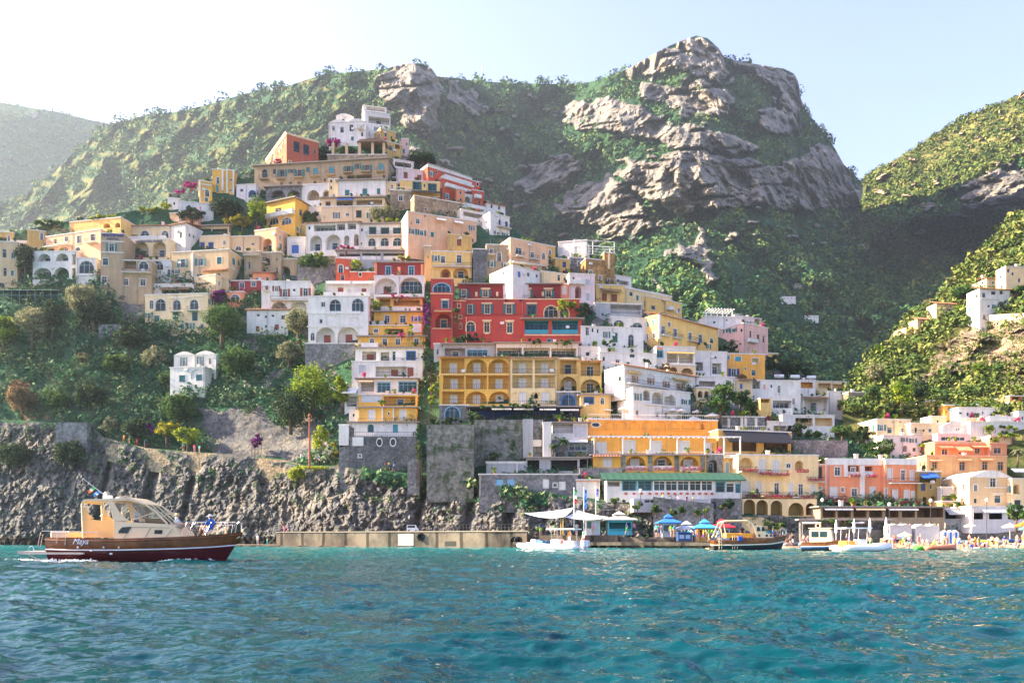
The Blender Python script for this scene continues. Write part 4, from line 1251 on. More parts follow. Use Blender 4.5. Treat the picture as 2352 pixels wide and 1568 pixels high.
house('tall cream and salmon house end beside the red hotel',1232,1352,650,800,'salmon',[('L',1322,715,36,110),('c',1262,710,34,70,'white')],yaw=5,dep=6)
house('dark red corner tower with rounded arches beside the red hotel',38,242,602,1190,'red',[('a',138,682,156,82,'lblue'),('t',138,738,208,10,'peach'),('d',170,838,58,72,'lblue'),('t',168,792,76,14,'cream'),('b',150,888,160,30),('L',155,985,150,135,'d+'),('t',138,1058,170,8,'peach')],yaw=2,dep=8,trim='peach')
house('narrow red link house with green vines beside the corner tower',244,356,808,1110,'red',[('w',297,848,28,38),('w',310,950,26,30),('w',310,1035,26,50)],yaw=0,dep=5,trim='peach')
house('red hotel, dark top floor with white ornamented windows',306,1232,655,790,'dred',[('s',342,738,40,74)]+row('s',[540,752],735,46,66)+[('s',925,738,46,62),('s',1120,740,48,62)]+[('t',x,692,86,14,'cream')for x in(542,750,920,1118)]+row('x',[456,648,862,1067],744,20,40)+[('b',770,786,920,26)],yaw=0,dep=6,roof='slab',sh='teal',trim='cream')
house('red hotel, middle floor with green vines and arched glass door',356,1404,792,965,'red',[('s',397,880,44,84),('s',557,878,48,86),('s',757,878,50,86),('d',965,895,80,100,'teal'),('a',1142,905,128,116),('a',1264,912,86,90)]+[('t',x,826,100,14,'cream')for x in(552,757,965)]+[('b',640,958,560,28),('b',1150,972,500,26)],yaw=0,dep=6,sh='teal',trim='cream',dy=-.4)
house('red hotel, plain lower front with two framed sash windows',356,886,945,1195,'red',[('a',404,1038,82,90),('w',553,1045,50,96),('w',763,1048,52,96),('t',553,1102,40,12,'cream'),('t',763,1104,40,12,'cream'),('t',553,985,84,14,'cream'),('t',763,988,84,14,'cream')],yaw=0,dep=6,trim='cream',dy=-.5,roof=None)
house('red hotel, glazed blue dining room on the lower right',886,1424,972,1205,'red',[('l',1010,1045,220,122,'gP'),('l',1272,1045,240,122,'gP'),('t',1155,1118,520,12,'peach'),('w',1126,1180,30,50),('t',1155,978,530,14,'brown')],yaw=0,dep=6,lc='tealb',trim='tealb',dy=-.6,roof='slab')
house('white house with green door and two half round vault windows',1420,1992,1040,1245,'white',[('D',1730,1140,48,88,'green'),('a',1878,1165,54,110),('k',1525,1072,18,40),('k',1572,1080,18,40),('d',1476,1082,34,78)],yaw=7,dep=6,trim='pale')
house('white vaulted upper storey with two half round windows',1690,2042,952,1060,'white',[('a',1766,1008,96,58),('a',1935,1030,96,58)],yaw=10,dep=6,dy=1)
house('grey shed with a pale trellis front above the white vaults',1545,1980,825,955,'gray',[('l',1830,885,280,90,'+W')],yaw=6,dep=6,dy=1)
house('yellow house with brown doors under a brown pergola',1556,1822,655,810,'lyellow',[('D',1632,768,46,70,'woodr'),('D',1722,775,54,70,'woodr'),('v',1690,708,180,26,'brown')],yaw=8,dep=7,rail='i')
house('long yellow house with white roof edge running down the right ridge',1822,2250,690,860,'butter',[('k',1880,740,34,40),('w',2085,860,50,40),('k',2200,830,26,30)],yaw=30,dep=8,cor=.5)
house('cottage clutter with blue sheets on the ridge behind the yellow doors',1728,1880,570,680,'pale',[('k',1760,620,30,30),('l',1810,640,90,40)],yaw=24,dep=6)
house('white glass conservatory terrace on the yellow hotel roof',640,1395,1195,1322,'pale',[('l',760,1275,230,84,'g'),('l',1010,1275,240,84,'g'),('l',1260,1280,230,84,'g')],dep=5,yaw=0,roof='slab')
house('dark roofed terrace with pale blue doors on the yellow hotel roof',150,640,1205,1322,'gray',[('d',465,1285,190,62,'lblue'),('l',260,1275,190,76,'d')],dep=5,yaw=0,roof='slab')
house('grey stair tower left of the yellow hotel',66,148,1200,1335,'gray',[('k',100,1270,24,50)],dep=4)
O(980,735)
Y1=[(x,415,195,138)for x in(240,460,662)]
house('yellow hotel, deep yellow left half with loggia balconies',116,768,338,775,'yellow',[('l',240,418,212,140,'c+'),('L',460,420,190,132,'c+'),('L',662,420,190,132,'c+')]+row('l',[248,456,664],570,194,126,'c+')+[('l',244,712,200,116,'c+'),('L',456,712,190,116,'c+'),('L',668,712,190,116,'c+'),('t',440,498,640,14,'lyellow')],dep=8,roof='tile',trim='lyellow')
house('yellow hotel, pale yellow middle with loggia balconies',770,1196,345,775,'butter',row('l',[880,1086],425,186,130,'c+')+row('l',[880,1086],562,186,122,'c+')+row('c',[880,1090],712,72,96,'white')+[('L',x,690,62,60,'blind')for x in(812,990,1020)]+[('b',985,768,400,32)],dep=8,roof='tile',trim='cream')
house('yellow hotel, third bay with one arched balcony',1198,1402,360,662,'lyellow',[('l',1302,430,152,130,'d+'),('L',1302,585,152,136,'c+')],dep=8,dy=-.5,trim='cream')
house('yellow hotel, right end bay with an arched lower balcony',1402,1606,375,668,'lyellow',[('l',1506,448,182,128,'d+'),('L',1506,605,182,122,'d+')],dep=8,dy=-.9,roof='tile',trim='cream')
house('grey stone pavilion with one blue arched window under the hotel',1196,1412,662,795,'stone_gray',[('a',1302,738,124,104,'blue')],dep=6,dy=-.6)
house('cream annexe with a blue window and a small arched door',1412,1690,690,885,'lyellow',[('w',1490,738,86,56,'blue'),('a',1614,742,36,58),('t',1550,690,290,8)],dep=6,roof='slab')
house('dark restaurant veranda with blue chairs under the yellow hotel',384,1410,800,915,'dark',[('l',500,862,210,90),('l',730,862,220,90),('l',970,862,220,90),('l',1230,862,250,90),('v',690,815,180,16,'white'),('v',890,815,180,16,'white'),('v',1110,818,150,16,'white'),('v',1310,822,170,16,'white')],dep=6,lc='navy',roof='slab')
house('small stone house with a wide blue arched door below the yellow hotel',116,384,785,905,'stone_gray',[('a',236,846,138,104,'lblue')],dep=6)
house('mossy retaining wall left of the concrete strip',0,432,962,1470,'stone_mossy',[],dep=5,name='retaining_wall',cat='wall',fd=4,dy=-1,roof=None)
house('ivy covered stone wall between two retaining walls',432,880,915,1300,'stone_mossy',[],dep=4,name='retaining_wall',cat='wall',fd=4,roof=None)
house('tall grey concrete buttress in the stone wall',885,978,908,1290,'gray',[],dep=5,dy=-1,name='buttress',cat='wall',fd=4,roof=None)
house('stone wall between grey and white buttresses',978,1070,915,1290,'stone_gray',[('x',1015,1130,80,60,'pale')],dep=4,name='retaining_wall',cat='wall',fd=4,roof=None)
house('tall white buttress beside the shed terrace',1070,1145,945,1350,'pale',[],dep=5,dy=-1,name='buttress',cat='wall',fd=4)
house('open shed terrace with a white pod room',1155,1480,945,1110,'pale',[('l',1250,995,190,90,'+W'),('D',1412,1020,116,110,'lgray')],dep=5,roof='slab')
house('rough stone terrace under the white pod room',1150,1530,1100,1290,'stone_gray',[('v',1385,1110,180,20,'white'),('k',1390,1170,170,60)],dep=5,roof=None,fd=3)
house('concrete terrace house with bare grey walls',548,915,1308,1420,'gray',[('t',730,1316,360,8),('x',830,1360,10,100)],dep=5,fd=3)
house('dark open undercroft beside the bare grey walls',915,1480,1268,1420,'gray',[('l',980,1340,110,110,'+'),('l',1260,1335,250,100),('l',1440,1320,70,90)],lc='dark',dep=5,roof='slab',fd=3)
house('stone quay store with white doors and blue shutters',480,1392,1420,1560,'stone_gray',[('D',670,1490,70,56,'lblue'),('D',772,1490,70,56,'lblue'),('D',1095,1502,60,86,'white'),('D',1245,1520,64,80,'white'),('w',1180,1515,36,36)],dep=5,fd=4,yaw=0,roof='cap')
house('small white kiosk house with red roof edge beside the quay store',1318,1392,1425,1530,'white',[('w',1350,1485,34,30),],dep=4,dy=-1.5,fd=4,roof='slab')
house('white garden steps wall with orange pots',1375,1590,1470,1580,'white',[('t',1480,1478,210,6,'salmon')],dep=3,dy=-1.5,fd=4)
O(1372,673.75)
house('ochre yellow house with white quoins and tiled roof on the right slope',556,1110,185,470,'lyellow',[('d',607,338,34,76),('d',716,362,34,78),('d',853,392,30,68),('d',947,418,36,78),('a',1050,432,34,46),('b',612,378,70,22),('b',722,402,74,22),('b',858,430,70,20),('x',566,300,18,240),('t',830,250,540,8)],yaw=38,dep=7,roof='tile',L=[])
house('white and yellow corner strip of the house with quoins',466,556,200,400,'lyellow',[('c',488,302,26,44),('x',540,290,26,200)],yaw=8,dep=5)
house('yellow house with roof garden behind the house with quoins',452,776,28,215,'lyellow',[('k',515,130,40,40),('l',640,90,100,40)],yaw=32,dep=8,dy=2)
house('pink corner house with brown windows at the end of the ridge',1342,1568,275,565,'pink',[('c',1405,375,18,66,'woodr'),('c',1476,410,26,66,'woodr'),('k',1530,420,20,66),('b',1410,440,80,22,'W')],yaw=32,dep=11,L=[('s',1190,342,30,36),('s',1250,340,30,36),('k',1322,340,22,30)])
house('white roof rooms with a pergola frame on the pink corner house',990,1335,212,300,'white',[('k',1190,245,20,20),('k',1075,265,24,24)],yaw=8,dep=7,dy=1.5,rail='w')
house('pale pink attic on the right of the white roof rooms',1262,1510,202,292,'lpink',[('l',1470,250,50,44)],yaw=24,dep=7,dy=1.5)
house('orange house with teal shutters below the roof garden',1190,1540,555,775,'orange',[('c',1203,588,28,34,'tealb'),('c',1293,602,56,42,'tealb'),('c',1452,614,60,42,'olive'),('s',1254,730,44,78),('k',1437,728,42,56),('o',1360,690,18,20)],yaw=6,dep=8,sh='navy',dy=-.5)
house('cream house with round window between white and orange houses',892,1190,535,765,'pale',[('o',1086,588,18,22),('l',1098,690,84,100,'d+'),('l',935,670,70,80,'d+')],yaw=6,dep=7)
house('white terrace house with teal glass and a wooden canopy',542,900,490,660,'white',[('w',574,556,56,60,'tealb'),('l',690,590,100,90,'+'),('l',815,590,130,100,'+'),('v',760,545,250,20,'ochre'),('t',570,508,60,16,'salmon')],yaw=6,dep=7)
house('cream arched cellar under the white terrace house',645,905,660,780,'cream',[('L',825,725,112,80),('L',700,700,70,50)],yaw=6,dep=5)
house('low white roofs with a blue sun shade behind the orange shutters',20,545,545,665,'white',[('k',320,570,50,40),('k',60,600,24,40),('k',60,680,20,34)],yaw=6,dep=7)
house('white hotel with orange shutters and tiled roof',245,910,655,925,'white',[('s',346,790,24,62),('s',490,806,26,56),('s',630,835,26,56),('s',756,858,26,56),('s',852,882,18,46),('L',490,762,76,44,'blind'),('L',640,790,76,44,'blind'),('b',450,838,370,26),('b',750,892,270,24),('v',330,722,120,24,'ochre'),('v',760,790,150,18,'ochre')],yaw=34,dep=6,roof='tile',fd=1,dy=5,sh='woodo',L=[('k',205,785,26,50),('w',60,680,26,40)])
house('white lower storey with three arches under the orange shutters',326,855,870,1110,'white',[('L',452,935,62,96,'+'),('L',552,960,100,110,'+'),('L',668,980,104,110,'+'),('x',600,1030,350,12)],yaw=24,dep=6,dy=1,fd=1)
house('pale blue sided house with a yellow door at the right slope',1262,1425,795,920,'cream',[('D',1322,852,24,46,'blue'),('v',1350,790,120,20,'brown')],yaw=8,dep=6)
house('white flat roofed house with small dark windows on the right slope',1420,1868,800,960,'white',[('k',1600,852,20,32),('w',1670,880,28,70),('L',1780,832,52,44,'blind'),('l',1460,840,70,70,'d'),('D',1535,860,18,46,'salmon'),('v',1410,796,80,18,'dark')],yaw=4,dep=8)
house('white house with yellow walled loggias next to the flat roofed house',1868,2005,800,935,'white',[('l',1925,842,112,54)],lc='yellow',yaw=4,dep=7)
house('cream terrace house with plants behind the stone corner house',2005,2315,810,925,'cream',[('l',2090,850,120,50),('l',2220,860,110,56)],yaw=5,dep=7)
house('white front terrace house with a long open window',1595,1792,955,1120,'white',[('l',1700,1018,172,70,'g'),('k',1640,1010,16,16)],yaw=4,dep=6)
house('yellow plastered side house under the white flat roof',1498,1598,965,1145,'lyellow',[('l',1540,985,80,36)],yaw=3,dep=6)
house('plain white house with dark open porch and brown canopy',1872,2122,950,1090,'white',[('l',2010,1025,210,110,'d'),('v',1995,955,240,22,'brown')],yaw=5,dep=6,lc='pale')
house('tall white house with a brown shutter',2122,2308,905,1130,'white',[('c',2222,1025,36,96,'woodr'),('k',2290,940,20,40)],yaw=4,dep=7)
house('rough stone corner house with blue arched window',2308,2502,910,1200,'stone_tan',[('a',2415,1002,66,66),('a',2415,1130,56,60),('k',2316,1000,16,60)],yaw=6,dep=7)
house('low white pergola restaurant in the garden under the right houses',1700,2180,1120,1240,'white',[('l',1900,1180,160,76),('l',2080,1180,160,76)],yaw=4,dep=5,lc='cream')
house('white awning house with stone pillars behind the orange hotel',1135,1540,1135,1250,'stone_gray',[('x',x,1190,22,90,'white')for x in(1205,1325,1360,1455)]+[('b',1340,1248,400,26,'w')],yaw=4,dep=4)
house('flower terrace under the big blue grey awning',1110,1780,1255,1460,'ochre',[('l',1350,1400,220,96,'+'),('l',1640,1415,220,90,'+'),('v',1450,1322,600,110,'dark'),('D',1680,1340,100,50,'orange')],yaw=14,dep=6,lc='brown')
O(1176,918.75)
house('big orange hotel, top storey with blind arches',696,1890,180,345,'orange',[('L',x,232,104,74,'blind')for x in(888,1006,1126,1246,1364,1486,1606,1712,1790)]+[('o',770,226,72,36),('t',1290,275,1180,8,'orange')],yaw=4,dep=9,rail='w',lc='orange')
house('big orange hotel, upper balcony floor with white louvred doors',745,1880,345,505,'orange',[('c',822,440,84,104,'white'),('c',1085,430,94,116,'white'),('c',1325,435,92,112,'white'),('c',1582,432,88,106,'white'),('c',1800,440,50,90,'white'),('k',1020,470,10,10)]+[('b',870,500,240,36,'w'),('b',1130,500,235,36,'w'),('b',1375,500,235,36,'w'),('b',1620,500,235,36,'w'),('b',1840,500,170,36,'w')],yaw=2,dep=8,dy=-.5,roof=None)
house('big orange hotel, lower floor between ivy stone piers',745,1785,508,665,'yellow',[('c',876,570,72,84,'white'),('L',1138,580,186,140,'cP'),('L',1386,578,178,140,'dP'),('L',1632,585,178,140,'cP'),('r',870,508,262,26)]+[('x',x,580,40,150,'stone_mossy')for x in(1022,1268,1512,1752)]+[('f',x,640,190,20)for x in(1138,1390,1640)],yaw=0,dep=8,dy=-1,roof='slab')
house('stone arch with small balcony at the end of the orange hotel',1782,1940,500,690,'stone_gray',[('L',1845,605,78,110,'d+')],yaw=2,dep=6,dy=-1)
house('yellow narrow house with a blue louvred door beside the stone arch',1940,2082,510,700,'lyellow',[('c',1975,625,30,110,'lblue'),('k',2016,612,22,50),('b',2010,510,150,36,'w')],yaw=2,dep=6,dy=-.8)
house('long glazed veranda with white frames over the quay',870,2112,735,905,'white',[('d',1078,785,122,92,'tealb'),('d',1222,785,122,92,'tealb')]+[('d',x,785,104,92,'white')for x in(1355,1465,1575,1685,1790)]+[('d',1915,800,80,92,'tealb'),('d',2005,805,74,86,'white'),('d',2078,812,40,80,'tealb'),('l',935,795,110,90,'P')]+[('x',x,858,22,16,'red')for x in(1045,1120,1190,1265,1327,1380,1437,1495,1550,1610,1665,1722,1780,1835)],yaw=2,dep=7,dy=-2.5,roof=None,fd=.6)
house('white louvred basement under the glazed veranda',1115,1825,905,985,'lgray',[('k',1270,925,110,40),('D',1480,930,140,46,'lgray'),('D',1720,940,150,46,'lgray')],yaw=2,dep=5,dy=-2.2,fd=.8,roof=None)
house('stone corner with a dark doorway beside the louvred basement',1825,2110,900,1000,'stone_gray',[('D',1856,965,40,66,'dark')],yaw=2,dep=5,dy=-2,fd=4,roof=None)
house('stone footing under the lower floor of the orange hotel',620,1010,620,740,'stone_gray',[],dep=4,dy=-1.2,fd=4,name='retaining_wall',cat='wall',roof=None)
house('cream hotel with white shutters and magenta flower rails',2080,2815,505,905,'butter',[('L',2150,590,136,130,'b'),('c',2295,605,50,116,'white'),('c',2425,608,52,106,'white'),('w',2542,602,44,44),('L',2640,600,80,90),('b',2160,640,150,30),('b',2300,670,120,26),('b',2430,675,190,30),('f',2160,655,140,20),('f',2300,682,110,20),('f',2430,690,180,20),('f',2640,662,110,16),('c',2150,805,62,112,'white'),('c',2265,808,50,112,'white'),('d',2432,812,44,108),('c',2562,816,44,108,'white'),('d',2655,820,44,106),('c',2760,815,36,84,'white'),('b',2230,870,260,30),('b',2540,875,330,30),('f',2240,888,230,20),('f',2450,892,200,20),('f',2680,898,120,18)],yaw=4,dep=8,fd=3)
house('cream arcade of the hotel ground floor on the beach terrace',2100,2800,905,1065,'butter',[('L',2182,985,106,150),('L',2298,990,106,150),('L',2430,995,106,150),('L',2610,1000,140,120),('L',2740,1000,80,110)],yaw=4,dep=7,dy=-.4,lc='olive',fd=3,roof=None)
O(1764,882)
house('salmon hotel with white pilasters and magenta flower rails, main part',545,1070,690,1080,'salmon',[('w',640,800,54,80),('w',782,798,40,68),('l',780,800,110,100,'P'),('l',915,800,90,90,'P'),('x',712,790,30,120),('x',862,915,40,330),('t',800,715,520,56),('c',606,1000,64,104,'white'),('w',686,968,26,44),('w',795,992,54,70),('c',960,1000,44,110,'white'),('b',610,1058,190,28),('f',520,1058,90,30),('f',640,1075,130,20),('f',770,850,100,18),('f',920,855,100,18),('b',990,1068,130,28)],yaw=4,dep=9,fd=4)
house('salmon hotel, right part with an arcaded balcony',1072,1368,692,1085,'salmon',[('c',1120,825,36,96,'white'),('d',1243,835,40,98),('c',1322,840,30,92,'white'),('t',1220,715,292,50),('b',1250,888,300,40),('L',1172,985,94,150,'blind'),('L',1262,985,80,150,'blind'),('L',1338,990,56,150,'blind'),('c',1168,1020,40,96,'white'),('c',1274,1022,40,96,'white'),('c',1332,1025,26,80,'white'),('c',1076,1008,34,106,'white'),('b',1240,1080,280,32),('f',1240,1095,260,20)],yaw=7,dep=9,fd=4,dy=-.4)
house('salmon hotel, recessed left wing with a black glass door',345,545,742,1075,'salmon',[('d',468,815,42,100,'dark'),('l',395,780,70,60),('c',478,985,30,80,'white'),('b',420,880,150,30),('f',405,885,120,20),('x',534,880,24,380)],yaw=4,dep=7,fd=4,dy=.6)
house('beach restaurant with open front and white tablecloths',480,1620,1130,1250,'tan',row('l',[560,700,845,990,1140,1290,1430,1550],1180,120,86)+[('v',630,1142,260,14,'pale'),('v',920,1142,270,14,'cream'),('v',1220,1144,270,14,'pale')],yaw=4,dep=6,lc='brown',dy=-3,fd=3,roof='slab')
house('orange house with an awning row, upper storey',1532,2035,535,655,'salmon',[('d',1625,620,56,56),('d',1925,612,50,54),('w',1775,632,56,20),('v',1620,574,130,20,'salmon'),('v',1770,590,136,50,'salmon'),('v',1925,570,130,20,'salmon'),('t',1780,545,500,10)],yaw=5,dep=9,hill=y_right,trim='peach')
house('orange house with an awning row, right end',2035,2195,545,660,'salmon',[('w',2110,610,72,56)],yaw=5,dep=8,hill=y_right,trim='peach')
house('orange house with an awning row, lower storey',1458,2195,660,860,'apricot',[('d',1532,745,46,66),('d',1785,752,56,84),('d',1995,748,54,80),('d',2138,752,56,84),('v',1525,698,110,18,'salmon'),('v',1785,692,120,18,'salmon'),('v',1990,690,110,18,'salmon')],yaw=5,dep=9,hill=y_right,dy=-1,trim='peach',L=[('k',1400,745,20,60),('k',1438,740,20,60)])
house('pale attic floor with blue windows on the orange house',1560,2030,460,538,'lpink',[('w',1635,500,90,36),('w',1765,502,90,34),('w',1895,500,70,36)],yaw=5,dep=7,hill=y_right,dy=2)
house('yellow house with plain wall below the orange house',1592,1842,805,955,'lyellow',[('k',1700,860,10,10)],yaw=6,dep=7,hill=y_right)
house('dark ochre house with two blue awnings and arches',1375,1592,805,1125,'olive',[('v',1425,842,76,40,'blue'),('v',1500,836,80,44,'blue'),('l',1470,875,150,50,'+'),('D',1425,945,40,66,'navy'),('k',1500,942,26,48),('L',1440,1072,40,78),('L',1516,1068,50,82)],yaw=4,dep=8,hill=y_right,dy=-1)
house('grey covered gallery between dark ochre and beige houses',1592,1775,950,1120,'lgray',[('l',1685,1050,170,56,'+'),('x',1690,950,10,40)],yaw=2,dep=6,hill=y_right,dy=-1.5)
house('beige rounded gable house with arched blue window',1852,2240,852,1125,'beige',[('a',1908,950,32,60),('d',2068,905,56,90),('k',2112,1055,62,72),('k',1908,1070,30,48),('t',2110,948,260,8),('t',2112,1004,110,8)],yaw=6,dep=8,hill=y_right,dy=-2,roof='vault',L=[])
house('cream corner house with dark loggia at the right edge',2242,2460,872,1125,'cream',[('L',2285,962,64,90),('k',2296,1088,66,60),('k',2280,830,40,50),('v',2290,790,170,30,'lgray')],yaw=4,dep=8,hill=y_right,dy=-2)
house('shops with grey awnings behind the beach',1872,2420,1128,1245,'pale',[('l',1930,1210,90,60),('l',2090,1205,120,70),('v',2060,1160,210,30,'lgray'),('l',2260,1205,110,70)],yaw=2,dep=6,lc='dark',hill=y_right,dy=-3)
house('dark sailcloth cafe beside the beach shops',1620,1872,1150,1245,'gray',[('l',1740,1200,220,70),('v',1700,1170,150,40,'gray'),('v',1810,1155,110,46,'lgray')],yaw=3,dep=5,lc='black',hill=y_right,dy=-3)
house('cream old house with small round vents on the right',1000,1312,325,470,'cream',[('k',1118,424,46,56),('w',1246,430,42,56),('o',1145,349,14,14),('o',1216,349,14,14)],yaw=7,dep=8,hill=y_right,L=[])
house('cream house with crowded balconies right of the round vents',1312,1645,362,475,'cream',[('k',1360,420,26,50),('k',1432,425,22,26),('k',1490,425,30,36),('b',1350,450,90,22)],yaw=6,dep=7,hill=y_right)
house('white and ochre house with green shutters above the big tree',1060,1410,475,650,'pale',[('s',1250,512,26,40),('s',1332,518,28,40),('L',1260,592,40,60),('k',1345,600,36,40),('k',1140,520,24,40)],yaw=5,dep=7,hill=y_right)
house('orange house with a green awning high on the right',1622,1752,195,310,'orange',[('d',1690,262,56,44),('v',1690,240,86,30,'teal')],yaw=8,dep=7,hill=y_right)
house('narrow ochre ruin on the right slope',1484,1530,155,290,'ochre',[('k',1505,210,12,24)],yaw=6,dep=5,hill=y_right)
house('long pale house with small windows high on the right',1752,2200,218,315,'pale',[('k',1770,265,34,22),('k',1838,275,24,36),('k',1975,262,18,26),('l',2120,262,110,30)],yaw=5,dep=7,hill=y_right)
house('white sunlit terrace wall across the right slope',1985,2310,300,360,'white',[('b',2100,330,200,20,'W')],yaw=5,dep=5,hill=y_right)
house('coral house with a flower garden at the right edge',2222,2440,112,240,'salmon',[('l',2282,130,80,36),('l',2282,185,80,40,'+')],yaw=6,dep=7,hill=y_right)
house('white stepped villa at the right edge under the coral house',2300,2480,252,352,'white',[('k',2340,310,20,30)],yaw=4,dep=6,hill=y_right)
house('white sunlit villa with curved roof terraces on the right',1602,1860,380,465,'white',[('k',1735,415,12,22),('k',1755,412,12,22)],yaw=8,dep=8,hill=y_right,roof='vault')
house('white roof wall above the vine terraces at the right',1860,2440,350,392,'white',[],yaw=5,dep=5,hill=y_right)
O(1764,539)
house('white villa with dark windows on the sunlit cliff road',1945,2225,492,690,'white',[('k',1985,555,34,46),('k',2072,535,44,36),('k',2145,530,34,36),('a',2150,640,40,50),('k',2030,655,26,24),('t',2040,590,160,8)],yaw=8,dep=5,hill=y_right,roof='tile')
house('cream villa above the white villa on the sunlit cliff',2185,2420,295,455,'cream',[('k',2210,330,24,36),('k',2250,360,24,30),('k',2310,420,24,40)],yaw=4,dep=4,hill=y_right)
house('low cream house with gable above the cliff road',2010,2140,400,480,'cream',[('k',2070,440,20,24)],yaw=6,dep=7,hill=y_right,roof='tile')
house('pale terraces on the sunlit ridge left of the umbrella pine',1545,1742,630,735,'cream',[('k',1600,680,18,22),('k',1680,660,18,22)],yaw=10,dep=4,hill=y_right,roof='tile')
house('row of small sunlit houses at the left end of the cliff road',1372,1560,775,870,'peach',[('k',1410,810,16,26),('k',1450,815,16,26),('k',1500,805,16,24)],yaw=10,dep=4,hill=y_right,roof='tile')
house('low ruined wall at the left end of the sunlit ridge',1270,1372,850,930,'beige',[('k',1300,890,12,18)],yaw=16,dep=5,hill=y_right,roof=None)
for(px,py,w_,h_,nm)in[(345,80,150,30,'long pale house high in the dark valley woods'),(860,98,130,26,'row of pale huts high in the dark valley woods'),(600,490,90,44,'white farmhouse in the middle of the valley woods'),(695,525,100,44,'white house with terraces beside the valley farmhouse'),(400,758,130,28,'lone long white house low in the valley woods'),(290,462,76,24,'grey house at the end of the valley road'),(190,585,130,32,'ruined grey walls in the valley woods'),(600,600,110,22,'low white greenhouse below the valley farmhouse'),(555,390,44,26,'tiny pale hut in the valley woods'),(470,108,40,22,'tiny beige cabin high in the dark valley woods')]:
 house(nm,px-w_/2,px+w_/2,py-h_/2,py+h_/2,'white' if 'white' in nm else 'pale',[('k',px+w_*t,py,10,12)for t in(-.3,-.05,.2,.38)],hill=y_main,dep=10,dy=-34,fd=3,roof='cap')
O(0,392)
house('white base wall with steps below the yellow arched house',1640,1960,282,372,'white',[],yaw=14,dep=6,dy=-1.5,name='retaining_wall',cat='wall')
house('long shaded pergola terrace with railings above the blue glass doors',1815,2112,515,606,'beige',[('l',1885,570,110,70,'+'),('l',2020,570,140,70,'+')],yaw=-4,dep=5,lc='brown',roof='slab',dy=1)
house('pale vaulted house with a blue arched door behind the tall garden tree',2172,2352,135,270,'pale',[('a',2322,215,70,64,'blue'),('k',2220,180,30,30)],yaw=-6,dep=5)
house('cream garden wall with a small gate in the ridge garden',1560,1820,395,470,'beige',[],yaw=-8,dep=3,name='garden_wall',cat='wall')
house('sunlit white steps house on the left of the bougainvillea',1540,1650,250,340,'pale',[('k',1600,300,18,30)],yaw=16,dep=5)
O(588,196)
house('ochre cottage left of the white villa with four arches',352,464,1285,1400,'ochre',[('k',400,1330,22,30)],yaw=-4,dep=5)
house('white arched terrace under the red terraces',1905,2045,1000,1095,'white',[('L',1945,1050,50,60),('L',2005,1060,44,54)],yaw=24,dep=5)
house('white stepped terrace below the bright red end house',1900,2120,1092,1160,'white',[('b',2010,1130,150,20,'W')],yaw=24,dep=5,dy=1)
house('small cream rooms between stone house and pink house',1196,1300,890,972,'cream',[('k',1250,930,22,34)],yaw=6,dep=5)
house('white garden house with a brown door left of the cream terraced house',480,600,1120,1245,'pale',[('D',540,1205,30,50,'woodr')],yaw=-3,dep=5)
O(588,490)
house('terraced vegetable garden wall beside the orange red house',380,735,470,545,'stone_gray',[],dep=3,name='garden_wall',cat='wall',roof=None)
house('upper garden wall left of the grey planted terrace',400,735,390,440,'stone_tan',[],dep=3,name='garden_wall',cat='wall',roof=None)
house('grey vaulted cellar above the dark red cottage',170,375,420,560,'tan',[('L',260,530,110,90)],dep=4)
house('coral roofed house at the left of the dark red shutters',-30,150,545,700,'salmon',[('a',20,640,44,90,'tealb')],dep=5,roof='tile')
O(980,490)
house('tan terrace house below the salmon pink house',772,1062,438,505,'tan',[('b',900,455,240,20)],yaw=22,dep=5)
house('grey stone annexe under the plain white box house',1310,1462,408,525,'stone_gray',[('w',1400,460,26,36)],yaw=8,dep=5)
house('ochre cottage with a navy door below the white box house',1182,1315,415,520,'ochre',[('D',1265,470,32,52,'navy')],yaw=16,dep=5)
house('white low house with small windows below the vaulted storey',1592,1985,1235,1345,'white',[('k',1880,1295,40,40),('k',1640,1330,20,40)],yaw=8,dep=5)
house('pale kitchen block beside the conservatory terrace',1400,1598,1228,1345,'pale',[('k',1480,1290,40,40)],yaw=2,dep=4)
house('narrow yellow house end with a white balcony on the right ridge',2195,2262,800,965,'lyellow',[('b',2225,880,56,20,'W')],yaw=22,dep=6,dy=1)
O(1372,673.75)
house('pale terrace house under the orange house',912,1260,765,872,'pale',[('l',1010,830,150,50,'+'),('k',1200,820,30,40)],yaw=6,dep=5)
house('cream arcaded terrace with pots above the park',912,1042,868,968,'cream',[('L',945,925,44,60),('L',1005,928,44,60)],yaw=6,dep=4)
house('small yellow house behind the dark pine',1545,1660,548,640,'lyellow',[('k',1600,590,20,26)],yaw=12,dep=6,dy=3)
house('long grey stone garden wall above the salmon hotel',1800,2300,1345,1452,'stone_gray',[],yaw=2,dep=3,name='garden_wall',cat='wall',roof=None)
house('white bathing terrace house left of the stone garden wall',1560,1790,1180,1290,'pale',[('l',1680,1240,120,50,'+')],yaw=4,dep=5)
O(1764,882)
house('cream stepped house under the green awning house',1500,1640,300,385,'cream',[('k',1560,340,18,26)],yaw=6,dep=5,hill=y_right)
house('peach house with a flat roof beside the palm at the right edge',2045,2240,480,548,'peach',[('k',2120,515,24,26)],yaw=4,dep=5,hill=y_right)
house('white terrace house with awnings below the long pale house',1820,2100,318,372,'cream',[('v',1950,335,120,18,'ochre')],yaw=4,dep=5,hill=y_right)
house('ochre shop house beside the dark cafe',1600,1790,1080,1160,'ochre',[('l',1700,1120,120,50)],yaw=2,dep=5,hill=y_right,dy=-2.5)
O(1764,882)
